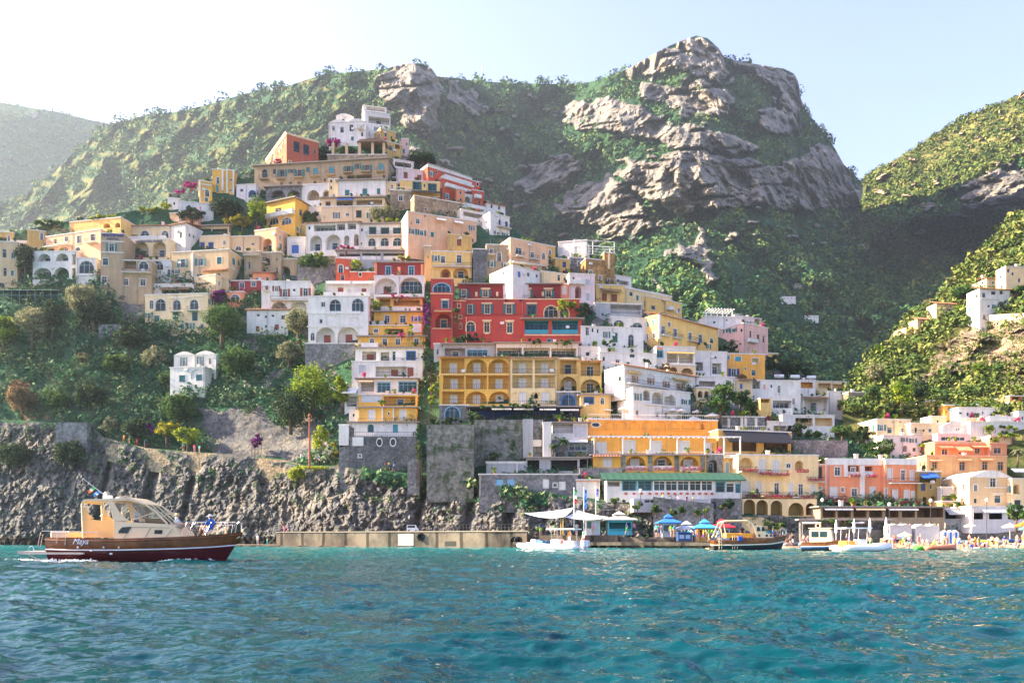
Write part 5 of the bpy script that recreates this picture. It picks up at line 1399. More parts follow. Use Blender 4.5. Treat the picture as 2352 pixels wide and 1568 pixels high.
house('dark beach bar with a white canopy below the restaurant terrace',300,1105,1250,1345,'stone_dark',row('l',[400,560,720,880,1020],1302,130,66)+[('v',380,1262,170,18,'white'),('v',800,1262,120,14,'lgray')],lc='black',dep=.8,Y=125.2,fd=2,roof='slab')
BARK=plain('bark',(.11,.075,.05),.95)
LEAF=dict(pale=foliage('leaf_olive',(.06,.09,.06),(.22,.23,.12),.3,(.40,.36,.18)),bright=foliage('leaf_bright',(.03,.09,.012),(.17,.26,.02),.35,(.36,.40,.03)),yellow=foliage('leaf_yellow_bloom',(.05,.08,.01),(.34,.30,.02),.3,(.62,.50,.02)),green=foliage('leaf_green',(.015,.05,.015),(.06,.13,.03),.3,(.14,.20,.04)),dark=foliage('leaf_dark',(.008,.026,.014),(.03,.065,.025),.2,(.07,.10,.03)),magenta=foliage('leaf_magenta',(.16,.005,.09),(.42,.01,.22),.3,(.55,.05,.30)),pink=foliage('leaf_pink',(.35,.02,.10),(.60,.06,.20),.3,(.70,.15,.30)),purple=foliage('leaf_purple',(.05,.004,.06),(.16,.01,.15),.25,(.22,.03,.20)),rust=foliage('leaf_rust',(.10,.06,.03),(.26,.16,.08),.2,(.34,.22,.10)),lime=foliage('leaf_lime',(.06,.11,.01),(.26,.32,.02),.35,(.45,.48,.05)))
_ts=[100]
def tree(label,px,py,rx,ry,leaf,kind='tree',trunk=None,hill=y_near,dy=-2.0,flat=False,dens=1.0,cat=None,group=None,depth=None,Y=None):
 """crown centre and half sizes in picture units, stood at its own distance; trunk = how far below the crown its foot is"""
 _ts[0]+=1
 r=np.random.default_rng(_ts[0])
 tr=(ry*.55 if kind not in('shrub','bougainvillea')else ry*.1)if trunk is None else trunk
 foot=py+ry+tr
 if Y is None:
  Y=float(hill(np.array([float(px)]),np.array([float(foot)]))[0])+dy
 k=Y/F
 RX,RZ=rx*k,ry*k
 RY=depth or min(RX,max(RZ,1.2))if not flat else RX*.8
 base=at(px,foot,Y)
 T=empty(kind,base,0,label,cat or{'hedge':'hedge','bougainvillea':'flowering plant','palm_tree':'palm','shrub':'shrub','climbing_vine':'vine'}.get(kind,'tree'),group)
 cz=(foot-py)*k
 if kind=='palm_tree':
  mb=MB()
  pts=[(0.25*math.sin(t*2),0,cz*t)for t in(0,.3,.6,1)]
  mb.tube(pts,[.22,.17,.16,.14],7)
  mb.build('trunk',BARK,T,True)
  V,tn=[],[]
  for i in range(26):
   a=2.4*i
   e=r.uniform(-.1,1.0)
   L_=RX*r.uniform(.85,1.1)
   prev=None
   for j in range(7):
    t=j/6
    rad=L_*(t*math.cos(e*.7))
    z=cz+L_*(math.sin(e)*t-.75*t*t)
    c=np.array((math.cos(a)*rad+pts[-1][0],math.sin(a)*rad,z))
    if prev is not None:
     w=np.array((-math.sin(a),math.cos(a),-.45))*.34*(1.1-t)
     w2=np.array((math.sin(a),-math.cos(a),-.45))*.34*(1.1-t)
     V+=[prev,c,c+w,prev+w,prev,c,c+w2,prev+w2]
     tn+=[r.uniform(.2,.8)]*8
    prev=c
  V=np.array(V)
  np_mesh('crown',V,np.arange(len(V)).reshape(-1,4),LEAF[leaf],{'var':np.array(tn)},smooth=False,parent=T)
  return T
 vol=max(RX*RZ,.3)
 n=int(np.clip(vol*5.5*dens,7,70))
 d=r.normal(size=(n,3))
 d/=np.linalg.norm(d,axis=1)[:,None]
 rad=r.uniform(.25,1,n)**.5
 if flat:
  d[:,2]=np.abs(d[:,2])
 cr=np.clip(r.uniform(.26,.42,n)*min(RX,RZ*(1.6 if flat else 1.2)),.25,2.2)
 C=d*rad[:,None]*np.array((RX,RY,RZ))*.82
 C[:,2]+=cz-(RZ*.4 if flat else 0)
 C[:,0]+=r.normal(0,.06,n)*RX
 leafsz=.17+.035*min(RX,3)
 V,Fc,tn=leafcloud(C,cr,int(64 if n<30 else 52),leafsz,_ts[0],.8,.35)
 np_mesh('crown' if kind in('tree','umbrella_pine','pine_tree')else 'foliage',V,Fc,LEAF[leaf],{'var':tn},smooth=False,parent=T)
 if kind in('tree','umbrella_pine','pine_tree','shrub','bougainvillea'):
  mb=MB()
  w=max(.09,RX*.085)if kind!='shrub' else .07
  top=cz-(RZ*.35 if flat else RZ*.1)
  lean=r.uniform(-.1,.1)*cz
  mb.tube([(0,0,-.6),(lean*.3,0,top*.5),(lean,.1,top)],[w*1.3,w,w*.6],7)
  for i in range(5):
   a=i*1.26+r.uniform(-.3,.3)
   s0=r.uniform(.45,.8)
   mb.tube([(lean*s0,0,top*s0),(math.cos(a)*RX*.35+lean*s0,math.sin(a)*RY*.35,top*s0+RZ*.3),(math.cos(a)*RX*.7+lean*s0,math.sin(a)*RY*.7,cz+RZ*r.uniform(-.2,.4))],[w*.6,w*.4,w*.15],5)
  mb.build('trunk',BARK,T,True)
 elif kind in('climbing_vine','hedge'):
  mb=MB()
  for i in range(4):
   x=(i-1.5)*RX*.45
   mb.tube([(x,.1,-.4),(x+.15,0,cz*.6),(x-.1,.05,cz)],[.06,.05,.03],5)
  mb.build('stem',BARK,T,True)
 return T
t=tree
for i,(px,py,rx,ry)in enumerate([(1000,1000,9,16),(1022,985,12,9),(1040,1030,8,22),(1066,1005,10,12),(1120,1000,12,14),(1150,985,12,10),(1175,1020,9,16),(1012,1062,10,12),(1135,1045,12,10)]):
 t('ivy patch on the mossy stone walls below the hotel',px,py,rx,ry,'green','climbing_vine',trunk=1,dy=-3.2,depth=.5,group='ivy on the mossy walls')
t('pale olive tree, rounded and sunlit, alone on the wild slope at the left',75,738,42,40,'pale')
t('pale olive tree growing up against the tan hotel tower',188,684,38,36,'pale')
t('small pale treetop between the tan hotel tower and the cream arched villa',245,702,14,14,'pale')
t('green tree cut by the left edge beside the pale olive tree',8,755,28,36,'bright')
t('dark round tree in front of the tan hotel tower',215,718,40,26,'dark')
t('dark tree under the left greenhouse trellis',120,718,22,40,'dark')
t('dark leafy tree beside the old beige house at the left edge',58,590,26,34,'dark')
t('broad green tree left of the low white cottages',510,735,48,38,'green')
t('round green bush above the dry patch on the wild slope',268,832,38,22,'green','shrub')
t('greyish bush beside the small white shuttered house',355,818,34,24,'pale','shrub',dens=.7)
t('dark bush below the stone buttress on the wild slope',300,770,46,26,'dark','shrub')
t('rusty dry bush near the left edge of the wild slope',45,910,30,40,'rust','shrub')
t('small rusty bush right of the pale olive tree',190,818,14,12,'rust','shrub')
t('green mound of creepers below the small white shuttered house',410,935,42,34,'green','shrub')
t('dark bush right of the small white shuttered house',545,830,44,34,'green','shrub')
t('ivy bush hanging left of the small white shuttered house',385,868,22,16,'green','shrub')
t('grey green bush low on the wild slope above the tower ruin',250,975,22,20,'pale','shrub',dens=.7)
t('dark bush low on the wild slope above the path',310,985,30,26,'dark','shrub')
t('blue green bush in the middle of the wild slope',205,905,40,26,'dark','shrub')
t('wide low bush on the lower wild slope',130,915,36,24,'green','shrub')
t('yellow flowering tree above the cliff path',384,983,32,18,'yellow',trunk=26)
t('yellow tipped tree right of the yellow flowering tree',432,998,34,20,'lime',trunk=16)
t('purple bougainvillea left of the yellow flowering tree',348,984,14,18,'purple','bougainvillea')
t('big dark bush on the cliff above the wooden boat',158,1038,46,28,'dark','shrub',trunk=2)
t('big dark bush on the cliff at the left edge',28,1042,44,30,'dark','shrub',trunk=2)
t('olive tree with warm yellow top beside the white curved terrace',686,735,32,34,'pale',trunk=26)
t('sandy coloured tree below the white curved terrace',664,806,30,26,'pale',trunk=8)
t('large bright green tree left of the terraced stack',718,888,54,54,'bright',trunk=4)
t('yellow green tree between the bright tree and the terraced stack',784,892,20,42,'lime',trunk=10)
t('dark tree behind the large bright green tree',668,935,44,46,'dark',trunk=10)
t('ochre flowering bush beside the rusty pole',738,1005,24,30,'lime','shrub',trunk=14)
t('orange tinted creeper on the wall below the rusty pole',680,1085,24,18,'lime','climbing_vine',trunk=2)
t('yellow creeper on the corner of the stone gatehouse',768,1032,10,22,'yellow','climbing_vine',trunk=2)
t('dark red creeper on the pale cliff',588,1010,16,20,'purple','climbing_vine')
t('tall bright green tree in the garden of the yellow house',590,478,22,32,'bright',trunk=26)
t('yellow tree left of the tall bright garden tree',556,505,20,14,'yellow',trunk=10)
t('orange yellow tree at the end of the garden',528,508,16,12,'yellow',trunk=8)
t('dark garden tree below the yellow pilaster house',520,472,42,22,'dark',trunk=6)
t('dark garden tree left of the pink flowering pole',440,492,36,16,'dark',trunk=4)
t('garden bush behind the hotel roof',340,480,30,8,'lime','shrub')
t('bright bush at the left end of the garden',378,472,18,9,'lime','shrub')
t('row of dark shrubs on the far left ridge',110,512,42,10,'green','hedge',trunk=2)
t('potted lime hedge on the ochre penthouse',240,500,50,6,'lime','hedge',trunk=2,dy=-4)
t('magenta bougainvillea climbing the yellow arched house',438,424,20,9,'magenta','bougainvillea',trunk=2,dy=-1)
t('magenta bougainvillea trailing down left of the yellow arched house',412,438,14,8,'magenta','bougainvillea',trunk=2,dy=-1)
t('magenta bougainvillea beside the white hilltop vaults',768,326,22,10,'magenta','bougainvillea',trunk=2)
t('small magenta bougainvillea under the brick red villa',642,372,9,8,'magenta','bougainvillea',trunk=1)
t('dark hedge on the hilltop garden terrace',740,352,24,16,'dark','hedge',trunk=2,dy=0)
t('green hedge between pillars on the hilltop garden terrace',795,346,26,10,'green','hedge',trunk=2,dy=0)
t('leafy bush at the right end of the hilltop garden terrace',876,350,16,13,'green','shrub',trunk=2,dy=0)
t('lime hedge in front of the brick red villa',680,370,20,6,'lime','hedge',trunk=2,dy=-1)
t('umbrella pine with a flat dark crown behind the pink slim house',970,362,34,20,'dark','umbrella_pine',trunk=10,flat=True,dens=1.6)
t('green hanging plants on the slope behind the yellow balcony house',715,500,20,16,'green','shrub')
t('round olive bush in front of the cream terraced house',882,490,40,18,'pale','shrub',trunk=3,dy=-3)
t('long lime hedge on the roof of the white arched villa',893,507,46,5,'lime','hedge',trunk=1,dy=-5)
t('lime creeper on the roof rail of the tan upper house',1000,512,32,7,'lime','hedge',trunk=1,dy=-6)
t('hot pink bougainvillea on the corner of the grey planted terrace',796,570,26,7,'pink','bougainvillea',trunk=4,dy=-4)
t('green garden terraces left of the orange red house',722,600,42,16,'green','shrub',trunk=3,dy=-4)
t('yellow green bush left of the grey planted terrace',735,584,16,8,'lime','shrub',trunk=3,dy=-6)
t('yellow green palm bush beside the orange red house',820,608,14,14,'lime','shrub',trunk=3,dy=-4)
t('yellow shrub at the right of the grey planted terrace',928,590,16,8,'lime','shrub',trunk=2,dy=-5)
t('dark shrub beside the grey stone wing',952,562,12,10,'dark','shrub')
t('purple bougainvillea above the cream arched villa',502,680,18,16,'purple','bougainvillea',dy=-4)
t('green creeper over the coral arched garden house',540,690,36,6,'green','hedge',trunk=2,dy=-5)
t('purple bougainvillea hanging between the stack and the red tower',980,722,11,38,'purple','climbing_vine',dy=-3)
t('rosy bougainvillea above the top house of the stack',915,681,36,4,'pink','bougainvillea',trunk=3,dy=-5)
t('yellow creeper at the left corner of the top house of the stack',862,700,16,14,'lime','climbing_vine',dy=-4)
t('yellow creeper on the yellow houses of the stack',942,755,8,16,'lime','climbing_vine',dy=-6)
t('pink flowers on the rail of the terraced stack',922,769,12,5,'pink','bougainvillea',trunk=2,dy=-6)
t('green vine down the right side of the terraced stack',976,812,9,40,'green','climbing_vine',dy=-4)
t('yellow green vine left of the yellow hotel',992,905,11,32,'lime','climbing_vine',dy=-3)
t('dark tree in the gap left of the yellow hotel',990,855,14,34,'dark',dy=-2)
t('bushy ivy at the foot of the terraced stack gap',962,1020,8,60,'green','climbing_vine',dy=-2)
t('dark hedge over the mossy wall',1020,966,52,9,'dark','hedge',trunk=2,dy=-3)
t('big dark bush hanging over the stone wall corner',1092,972,22,30,'dark','shrub',trunk=2,dy=-3)
t('green vine on the narrow red link house',1047,725,8,30,'green','climbing_vine',dy=-3)
t('dark bushes at the foot of the red hotel front',1080,775,34,9,'dark','hedge',trunk=2,dy=-4)
t('dark bushes under the glazed dining room',1225,783,24,8,'dark','hedge',trunk=2,dy=-5)
t('leafy bushes at the right end under the dining room',1296,786,24,8,'green','hedge',trunk=2,dy=-5)
t('purple flowering vine along the red hotel balcony',1190,690,44,4,'purple','bougainvillea',trunk=3,dy=-4)
t('green vine on the right corner of the red hotel',1302,700,30,12,'lime','climbing_vine',trunk=10,dy=-4)
t('dark tree right of the red hotel',1342,710,20,18,'dark',dy=-2)
t('purple flowers on the roof of the pink niche house',1304,624,16,6,'purple','bougainvillea',trunk=2,dy=-2)
t('ivy along the top of the dark restaurant veranda',1180,932,100,5,'green','hedge',trunk=1,dy=-5)
t('round bush beside the small stone house with the blue arch',1088,955,18,14,'green','shrub',dy=-4)
t('palm with drooping leaves beside the white buttress',1268,1022,16,14,'green','palm_tree',trunk=14,dy=-4)
t('palm with drooping leaves under the white pod room',1292,1012,18,16,'green','palm_tree',trunk=16,dy=-4)
t('green hedge on the terrace of the house with quoins',1524,777,20,9,'green','hedge',trunk=2,dy=-4)
t('long low hedge along the terrace of the house with quoins',1592,790,44,5,'green','hedge',trunk=2,dy=-5)
t('small palm on the roof garden over the orange house',1678,786,24,15,'pale','palm_tree',trunk=8,dy=-4)
t('dark hedge on the roof garden over the orange house',1668,799,42,6,'dark','hedge',trunk=2,dy=-6)
t('creeper on the white house with the green door',1396,787,24,8,'green','shrub',trunk=2,dy=-4)
t('small tree on the terrace over the white hotel roof',1482,832,16,8,'dark','shrub',trunk=2,dy=-4)
t('brownish bush at the end of the white hotel roof',1526,842,16,9,'rust','shrub',trunk=2,dy=-4)
t('dark pine at the right end of the orange house',1776,832,18,22,'dark','pine_tree',trunk=6)
t('wide dark pine behind the white flat roofed house',1816,844,34,20,'dark','pine_tree',trunk=4)
t('dark round tree at the end of the pine row',1850,856,14,12,'dark','tree',trunk=4)
t('tall green tree in the park above the orange hotel',1662,902,28,30,'green',trunk=12,dy=-4)
t('dark spreading tree at the right of the park',1700,912,24,22,'dark',trunk=14,dy=-3)
t('olive palm tree at the left of the park',1606,925,22,15,'pale','palm_tree',trunk=12,dy=-4)
t('green tree low in the middle of the park',1655,932,30,18,'green',trunk=6,dy=-6)
t('green tree at the right edge of the park',1725,932,20,20,'green',trunk=6,dy=-5)
t('clipped hedge along the bottom of the park',1700,948,36,7,'bright','hedge',trunk=2,dy=-8)
t('leafy pergola plants over the garden restaurant',1840,962,40,7,'green','hedge',trunk=2,dy=-6)
t('dark round bush at the left of the restaurant garden',1830,985,26,16,'dark','shrub',dy=-6)
t('green bush in the middle of the restaurant garden',1870,995,26,12,'green','shrub',dy=-7)
t('round green tree at the right of the restaurant garden',1935,990,30,17,'green',trunk=4,dy=-6)
t('dark tree behind the big drooping tree',1985,992,20,18,'dark',trunk=4,dy=-4)
t('big drooping green tree beside the salmon hotel roof',2022,1028,38,22,'green',trunk=4,hill=y_right,dy=-3)
t('yellow green palm behind the orange awning house',2115,1020,10,10,'lime','palm_tree',trunk=8,hill=y_right,dy=-2)
t('dark palm beside the orange awning house at the right edge',2336,1035,18,26,'pale','palm_tree',trunk=20,hill=y_right,dy=-3)
t('round beach tree at the right edge',2334,1178,28,20,'green',trunk=16,hill=y_right,dy=-12)
t('upper vine terrace hedge at the right edge',2300,982,62,7,'bright','hedge',trunk=2,hill=y_right,dy=-2)
t('lower vine terrace hedge at the right edge',2318,998,46,6,'bright','hedge',trunk=2,hill=y_right,dy=-3)
t('vine hedge on the sunlit white villa roofs',2230,962,34,5,'lime','hedge',trunk=1,hill=y_right,dy=-2)
t('lime terrace hedge high on the right slope',2246,918,50,4,'lime','hedge',trunk=2,hill=y_right,dy=-2)
t('umbrella pine with a wide crown above the cliff road',2216,668,32,17,'green','umbrella_pine',trunk=20,hill=y_right,flat=True,dens=1.5)
t('slender tall tree on the skyline left of the umbrella pine',2181,646,10,20,'pale',trunk=6,hill=y_right)
t('small pale tree on the sunlit ridge',2128,702,14,16,'pale',trunk=4,hill=y_right)
t('bright green tree low on the sunlit ridge',2021,802,15,17,'bright',trunk=6,hill=y_right)
t('bright bush under the umbrella pine',2206,708,18,13,'bright','shrub',hill=y_right)
t('second umbrella pine at the right edge above the cliff road',2338,664,24,10,'green','umbrella_pine',trunk=12,hill=y_right,flat=True,dens=1.5)
t('round green tree at the foot of the sunlit cliff',2252,848,19,18,'bright',hill=y_right)
t('darker green tree right of the round cliff tree',2288,850,17,17,'green',hill=y_right)
t('small green tree at the foot of the sunlit cliff, rightmost',2322,862,12,12,'bright',hill=y_right)
t('olive tree left on the lower right slope',2010,852,22,20,'pale',hill=y_right)
t('green tree low on the right slope above the stone corner house',2005,905,20,24,'green',hill=y_right,dy=-4)
t('bright tree low on the right slope above the cream old house',2070,900,26,28,'bright',hill=y_right,dy=-4)
t('dark tree on the right slope left of the ochre ruin',2110,890,22,26,'dark',hill=y_right,dy=-4)
t('round bush on the rocks behind the flagpoles',1418,1150,21,10,'green','shrub',trunk=2,hill=y_near,dy=-4)
t('green bush on the rocks above the turquoise kiosk',1464,1160,18,10,'green','shrub',trunk=2,dy=-4)
t('dark bush on the rocks right of the turquoise kiosk',1508,1170,18,9,'dark','shrub',trunk=2,dy=-4)
t('dark tree beside the cream arcade',1668,1160,22,16,'dark',trunk=4,dy=-5)
t('plants along the edge of the beach bar roof',1925,1196,70,5,'green','hedge',trunk=1,Y=124.4)
t('creepers hanging below the cream arcade',1775,1206,50,7,'green','hedge',trunk=3,dy=-6)
POTM=plain('terracotta',(.38,.15,.07),.8)
pot_me=MB().lathe([(.16,0),(.24,.38),(.27,.38),(.27,.45),(.2,.45)],10).build('pot',POTM).data
_pot=[]
for i,lf in enumerate(('green','lime','dark','bright','pink')):
 r=np.random.default_rng(300+i)
 C=np.array([(r.normal(0,.12),r.normal(0,.16),.75+r.uniform(-.2,.5))for _ in range(7)])
 V,Fc,tn=leafcloud(C,np.full(7,.32),34,.12,310+i,.9,.3)
 o=np_mesh('foliage',V,Fc,LEAF[lf],{'var':tn},smooth=False)
 _pot.append(o.data)
 bpy.data.objects.remove(o)
for o in[o for o in COL.objects if o.name=='pot']:
 bpy.data.objects.remove(o)
bpy.context.view_layer.update()
for T,lab,u,v,z,q in POTS:
 w=T.matrix_world@Vector((u,v,z))
 P_=empty('potted_plant',w,q*6,' '.join(('potted plant on the roof of the '+lab).split()[:13]),'potted plant','potted plants on the roofs')
 for nm,me in(('pot',pot_me),('foliage',_pot[min(4,int(q*4.3))])):
  o=bpy.data.objects.new(nm,me)
  COL.objects.link(o)
  o.parent=P_
 P_.scale=(.55+q*.6,)*3
QUAYC=stucco('quay_concrete',(.26,.215,.155),.98)
_nt,_ns,_L,_b=nodes(QUAYC)
_r=ramp(_nt,[(.36,(.035,.033,.028)),(.47,(.12,.10,.075)),(.62,(.27,.22,.155))])
_L.new(noise_out(_nt,.16,7,.75,(1,1,.5)),_r.inputs[0])
_w=N(_nt,'ShaderNodeTexWave',bands_direction='X')
_w.inputs['Scale'].default_value=.085
_w.inputs['Distortion'].default_value=.6
_tc=N(_nt,'ShaderNodeTexCoord')
_L.new(_tc.outputs['Object'],_w.inputs['Vector'])
_j=ramp(_nt,[(.02,(.3,.3,.3)),(.06,(1,1,1))])
_L.new(_w.outputs['Fac'],_j.inputs[0])
_L.new(mixc(_nt,1.0,_r.outputs[0],_j.outputs[0],'MULTIPLY'),_b.inputs['Base Color'])
QUAYD=stucco('quay_dark',(.07,.066,.055),.7)
def qy(px):
 return float(np.interp(px,[420,634,1176,1640,1760],[131,128,113,104,103]))
def qpoly(mb,px0,px1,dfront,dback,z0,z1,n=6):
 ps=[px0+(px1-px0)*i/n for i in range(n+1)]
 fr=[at(p,HY,qy(p)+dfront)for p in ps]
 bk=[at(p,HY,qy(p)+dback)for p in ps]
 mb.prismz([(v.x,v.y)for v in fr]+[(v.x,v.y)for v in reversed(bk)],z0,z1)
mb=MB()
qpoly(mb,440,634,1.5,26,-2,.35)
qpoly(mb,634,1210,0,26,-2,2.35)
qpoly(mb,1210,1424,1.6,26,-2,1.85)
qpoly(mb,1424,1560,2.4,26,-2,1.55)
qpoly(mb,1560,1700,2.8,26,-2,.95)
tag(mb.build('quay',QUAYC),kind='structure')
mb=MB()
qpoly(mb,600,820,-1.5,-.01,-2,.30)
qpoly(mb,1176,1640,-2.4,1.5,.45,.88)
for i in range(22):
 p=1184+i*21
 qpoly(mb,p,p+5,-2.0,-1.4,-2,.446,1)
tag(mb.build('lower_dock',QUAYC),kind='structure')
mb=MB()
for p0,p1,z1,c in[(914,950,2.1,1),(1022,1046,1.0,0),(1480,1556,1.3,0)]:
 mb.cur=c
 qpoly(mb,p0,p1,-.06 if p0<1200 else 2.32,.02 if p0<1200 else 2.42,.3,z1,1)
tag(mb.build('quay_arch_patches',[QUAYD,CONC]),kind='structure')  # pale concrete patch, and arch openings whose shade is drawn as dark panels
mb=MB()
qpoly(mb,634,1212,-.12,.5,2.354,2.5,10)
tag(mb.build('quay_edge',stucco('edge_stone',(.40,.33,.24),.4)),kind='structure')
mb=MB()
ps_=[at(p,HY,qy(p)+.35)for p in range(1000,1212,8)]
for a_,b_ in zip(ps_[:-1],ps_[1:]):
 for z in(2.95,3.4):
  mb.tube([(a_.x,a_.y,z),(b_.x,b_.y,z)],.03,4)
 mb.tube([(a_.x,a_.y,2.5),(a_.x,a_.y,3.4)],.03,4)
tag(mb.build('quay_railing',IRON),'thin iron railing along the top of the long quay wall','railing')
for i_ in range(9):
 p_=660+i_*64
 v_=at(p_,HY,qy(p_)-.3)
 mb=MB()
 mb.lathe([(.16,0),(.14,.3),(.22,.36),(.2,.45)],8,(v_.x,v_.y+1.2,2.35))
 tag(mb.build('bollard',plain('bollard_iron',(.06,.05,.045),.7),None,True),'dark iron mooring bollard on the long quay','bollard','bollards on the long quay')
SAND=stone('beach_pebbles',(.50,.40,.29),3.0,0)
pxs=np.linspace(1640,2760,90)
ts=np.linspace(0,1,30)
PX,TT=np.meshgrid(pxs,ts)
y0=np.interp(PX,[1640,1760,1990,2760],[108,106,103,102])
YY=y0-5+TT*(146-y0)
ZZ=-.45+1.75*TT**.8+.06*fbm(np.stack([PX.ravel()/9,YY.ravel()/2,0*PX.ravel()],-1),3).reshape(PX.shape)
XX=(PX-CX)*YY/F
idx=np.arange(PX.size).reshape(PX.shape)
q=np.stack([idx[:-1,:-1],idx[:-1,1:],idx[1:,1:],idx[1:,:-1]],-1).reshape(-1,4)
tag(np_mesh('beach',np.stack([XX,YY,ZZ],-1).reshape(-1,3),q,SAND),kind='structure')
def beach_z(px,Y):
 a=np.interp(px,[1640,1760,1990,2760],[108,106,103,102])
 tt=np.clip((Y-a+5)/(146-a),0,1)
 return float(-.45+1.75*tt**.8)
def deck_z(px):
 return 2.35 if px<1210 else(1.85 if px<1424 else(1.55 if px<1560 else .95))
mb=MB()
ps=[1695,1800,2000,2200,2700]
fr=[at(p,HY,y)for p,y in zip(ps,(126,126,127,128,128))]
mb.prismz([(v.x,v.y)for v in fr]+[(v.x*1.2,v.y+14)for v in reversed(fr)],-1,2.25)
tag(mb.build('promenade',stone('masonry_dark',(.15,.155,.16),1.3,.25)),kind='structure')
path=[(243,1004),(290,1018),(335,1028),(400,1035),(480,1040),(560,1048),(650,1056),(690,1066)]
mb=MB()
for(a,b),(c,d)in zip(path[:-1],path[1:]):
 for k in range(3):
  pa=(a+(c-a)*k/3,b+(d-b)*k/3)
  pb=(a+(c-a)*(k+1)/3,b+(d-b)*(k+1)/3)
  A=at(*pa,float(y_near(np.array([pa[0]]),np.array([pa[1]+2.]))[0])-.9)
  B=at(*pb,float(y_near(np.array([pb[0]]),np.array([pb[1]+2.]))[0])-.9)
  mb.add([(A.x,A.y,A.z-5),(B.x,B.y,B.z-5),(B.x,B.y+.5,B.z-5),(A.x,A.y+.5,A.z-5),(A.x,A.y,A.z),(B.x,B.y,B.z),(B.x,B.y+.5,B.z),(A.x,A.y+.5,A.z)],[(0,1,5,4),(1,2,6,5),(2,3,7,6),(3,0,4,7),(4,5,6,7)])
tag(mb.build('parapet_wall',stone('masonry_tan',(.33,.26,.17),.9,.1)),'long stone parapet wall along the cliff path','wall')
O(0,661.5)
house('sloping rubble wall of the old watchtower on the left cliff',512,800,1232,1440,'stone_gray',[],dep=5,name='watchtower_wall',cat='wall',roof=None,dy=-1.2,fd=3)
O(588,918.75)
house('tall stone chimney pier on the cliff edge',1392,1500,540,720,'stone_gray',[],dep=3,name='stone_pier',cat='wall',roof=None,dy=-2,fd=3)
a=at(690,1072,150)
V,Fc,tn=leafcloud([at(694+i*2.6,1073+.04*i,float(y_near(np.array([700.]),np.array([1078.]))[0])-2.5-(i%3)*.5)for i in range(40)],np.full(40,.42),70,.13,77)
tag(np_mesh('grass_strip',V,Fc,LEAF['lime'],{'var':tn+.2},smooth=False),kind='stuff')
O(0,661.5)
WH=house('small white house with green shutters and a double vaulted roof on the wild slope',1598,1985,618,800,'white',[('s',1688,675,26,80),('s',1842,670,26,88),('x',1790,680,8,120)],yaw=-8,dep=7,roof='vault',sh='teal',dy=-1,R=[])
house('white ground floor with one green shutter under the double vaulted house',1562,1880,735,930,'white',[('c',1675,830,56,60),('c',1830,822,56,56),('L',1808,790,110,90,'blind')],yaw=-8,dep=5,dy=-2.5)
mb=MB()
Yt=float(y_near(np.array([60.]),np.array([690.]))[0])-3
B=at(-10,690,Yt)
T=empty('garden_trellis',B,0,'long teal posted garden trellis below the white loggias','trellis')
W_=145*Yt/F
hz=24*Yt/F
for i in range(9):
 mb.tube([(W_*i/8,0,-2),(W_*i/8,0,hz)],.07,5)
mb.build('post',plain('trellis_green',(.12,.25,.25),.6),T)
mb=MB()
for zz in(hz,hz*.5):
 mb.tube([(0,0,zz),(W_,0,zz)],.06,5)
mb.build('rail',plain('trellis_green',(.12,.25,.25),.6),T)
mb=MB()
mb.quad((0,.1,hz),(W_,.1,hz),(W_,3,hz+.2),(0,3,hz+.2))
mb.build('netting',plain('netting',(.04,.07,.06),.9),T)
def text_mesh(s,size,name,mat,parent,loc,rot=(math.pi/2,0,0),shear=0.0,width=None,ext=.05):
 cu=bpy.data.curves.new(name,'FONT')
 cu.body=s
 cu.size=size
 cu.extrude=ext
 cu.shear=shear
 cu.align_x='CENTER'
 tmp=bpy.data.objects.new(name,cu)
 COL.objects.link(tmp)
 bpy.context.view_layer.update()
 me=bpy.data.meshes.new_from_object(tmp.evaluated_get(bpy.context.evaluated_depsgraph_get()))
 w=tmp.dimensions.x
 bpy.data.objects.remove(tmp)
 me.materials.clear()
 me.materials.append(mat)
 o=bpy.data.objects.new(name,me)
 COL.objects.link(o)
 o.parent=parent
 o.location=loc
 o.rotation_euler=rot
 if width:
  o.scale=(width/w,1,1)
 return o
SIGNB=plain('sign_blue',(.01,.03,.22),.5)
w_,h_=TW['_w'],TW['_h']
T=empty('hotel_sign',TW.location+Vector((0,0,0)),TW.rotation_euler[2],'blue lettered hotel sign at the top of the tan tower','sign')
k=h_/622
text_mesh('MONTEMARE',k*40,'lettering',SIGNB,T,(w_*.53,-.1,h_-k*26),width=w_*.9,ext=.06)
text_mesh('HOTEL',k*24,'lettering',SIGNB,T,(w_*.53,-.1,h_-k*54),width=w_*.5,ext=.05)
FR=HOUSES['cream hotel front with two tall arched loggias']
T=empty('restaurant_sign',FR.location+Vector((0,0,0)),FR.rotation_euler[2],'blue lettered restaurant sign above the two tall arched loggias','sign')
text_mesh('RISTORANTE & LOUNGE',.62,'lettering',SIGNB,T,(FR['_w']*.47,-.12,FR['_h']-.62),width=FR['_w']*.68,ext=.05)
def pole(name,label,px,y0,y1,Y,r,mat,cat='pole'):
 b=at(px,y1,Y)
 T=empty(name,b,0,label,cat)
 h=(y1-y0)*Y/F
 mb=MB()
 mb.tube([(0,0,-.4),(0,0,h)],[r,r*.7],8)
 mb.build('shaft',mat,T)
 mb=MB()
 mb.lathe([(r*.9,h),(r*1.6,h+r),(r*.4,h+r*3)],8)
 mb.build('finial',mat,T)
 return T,h
STEEL=plain('painted_steel',(.55,.55,.56),.5,.3)
pole('radio_mast','thin radio mast on the mountain ridge',1107,150,190,1080,.7,STEEL,'mast')
RUST=plain('rusty_iron',(.28,.08,.04),.8)
pole('rusty_pole','tall rusty pole on the cliff path',711,957,1068,150,.22,RUST)
pole('garden_pole','pink wooden pole with a sloping beam in the ridge garden',460,478,520,212,.16,plain('pink_wood',(.45,.16,.15),.8))
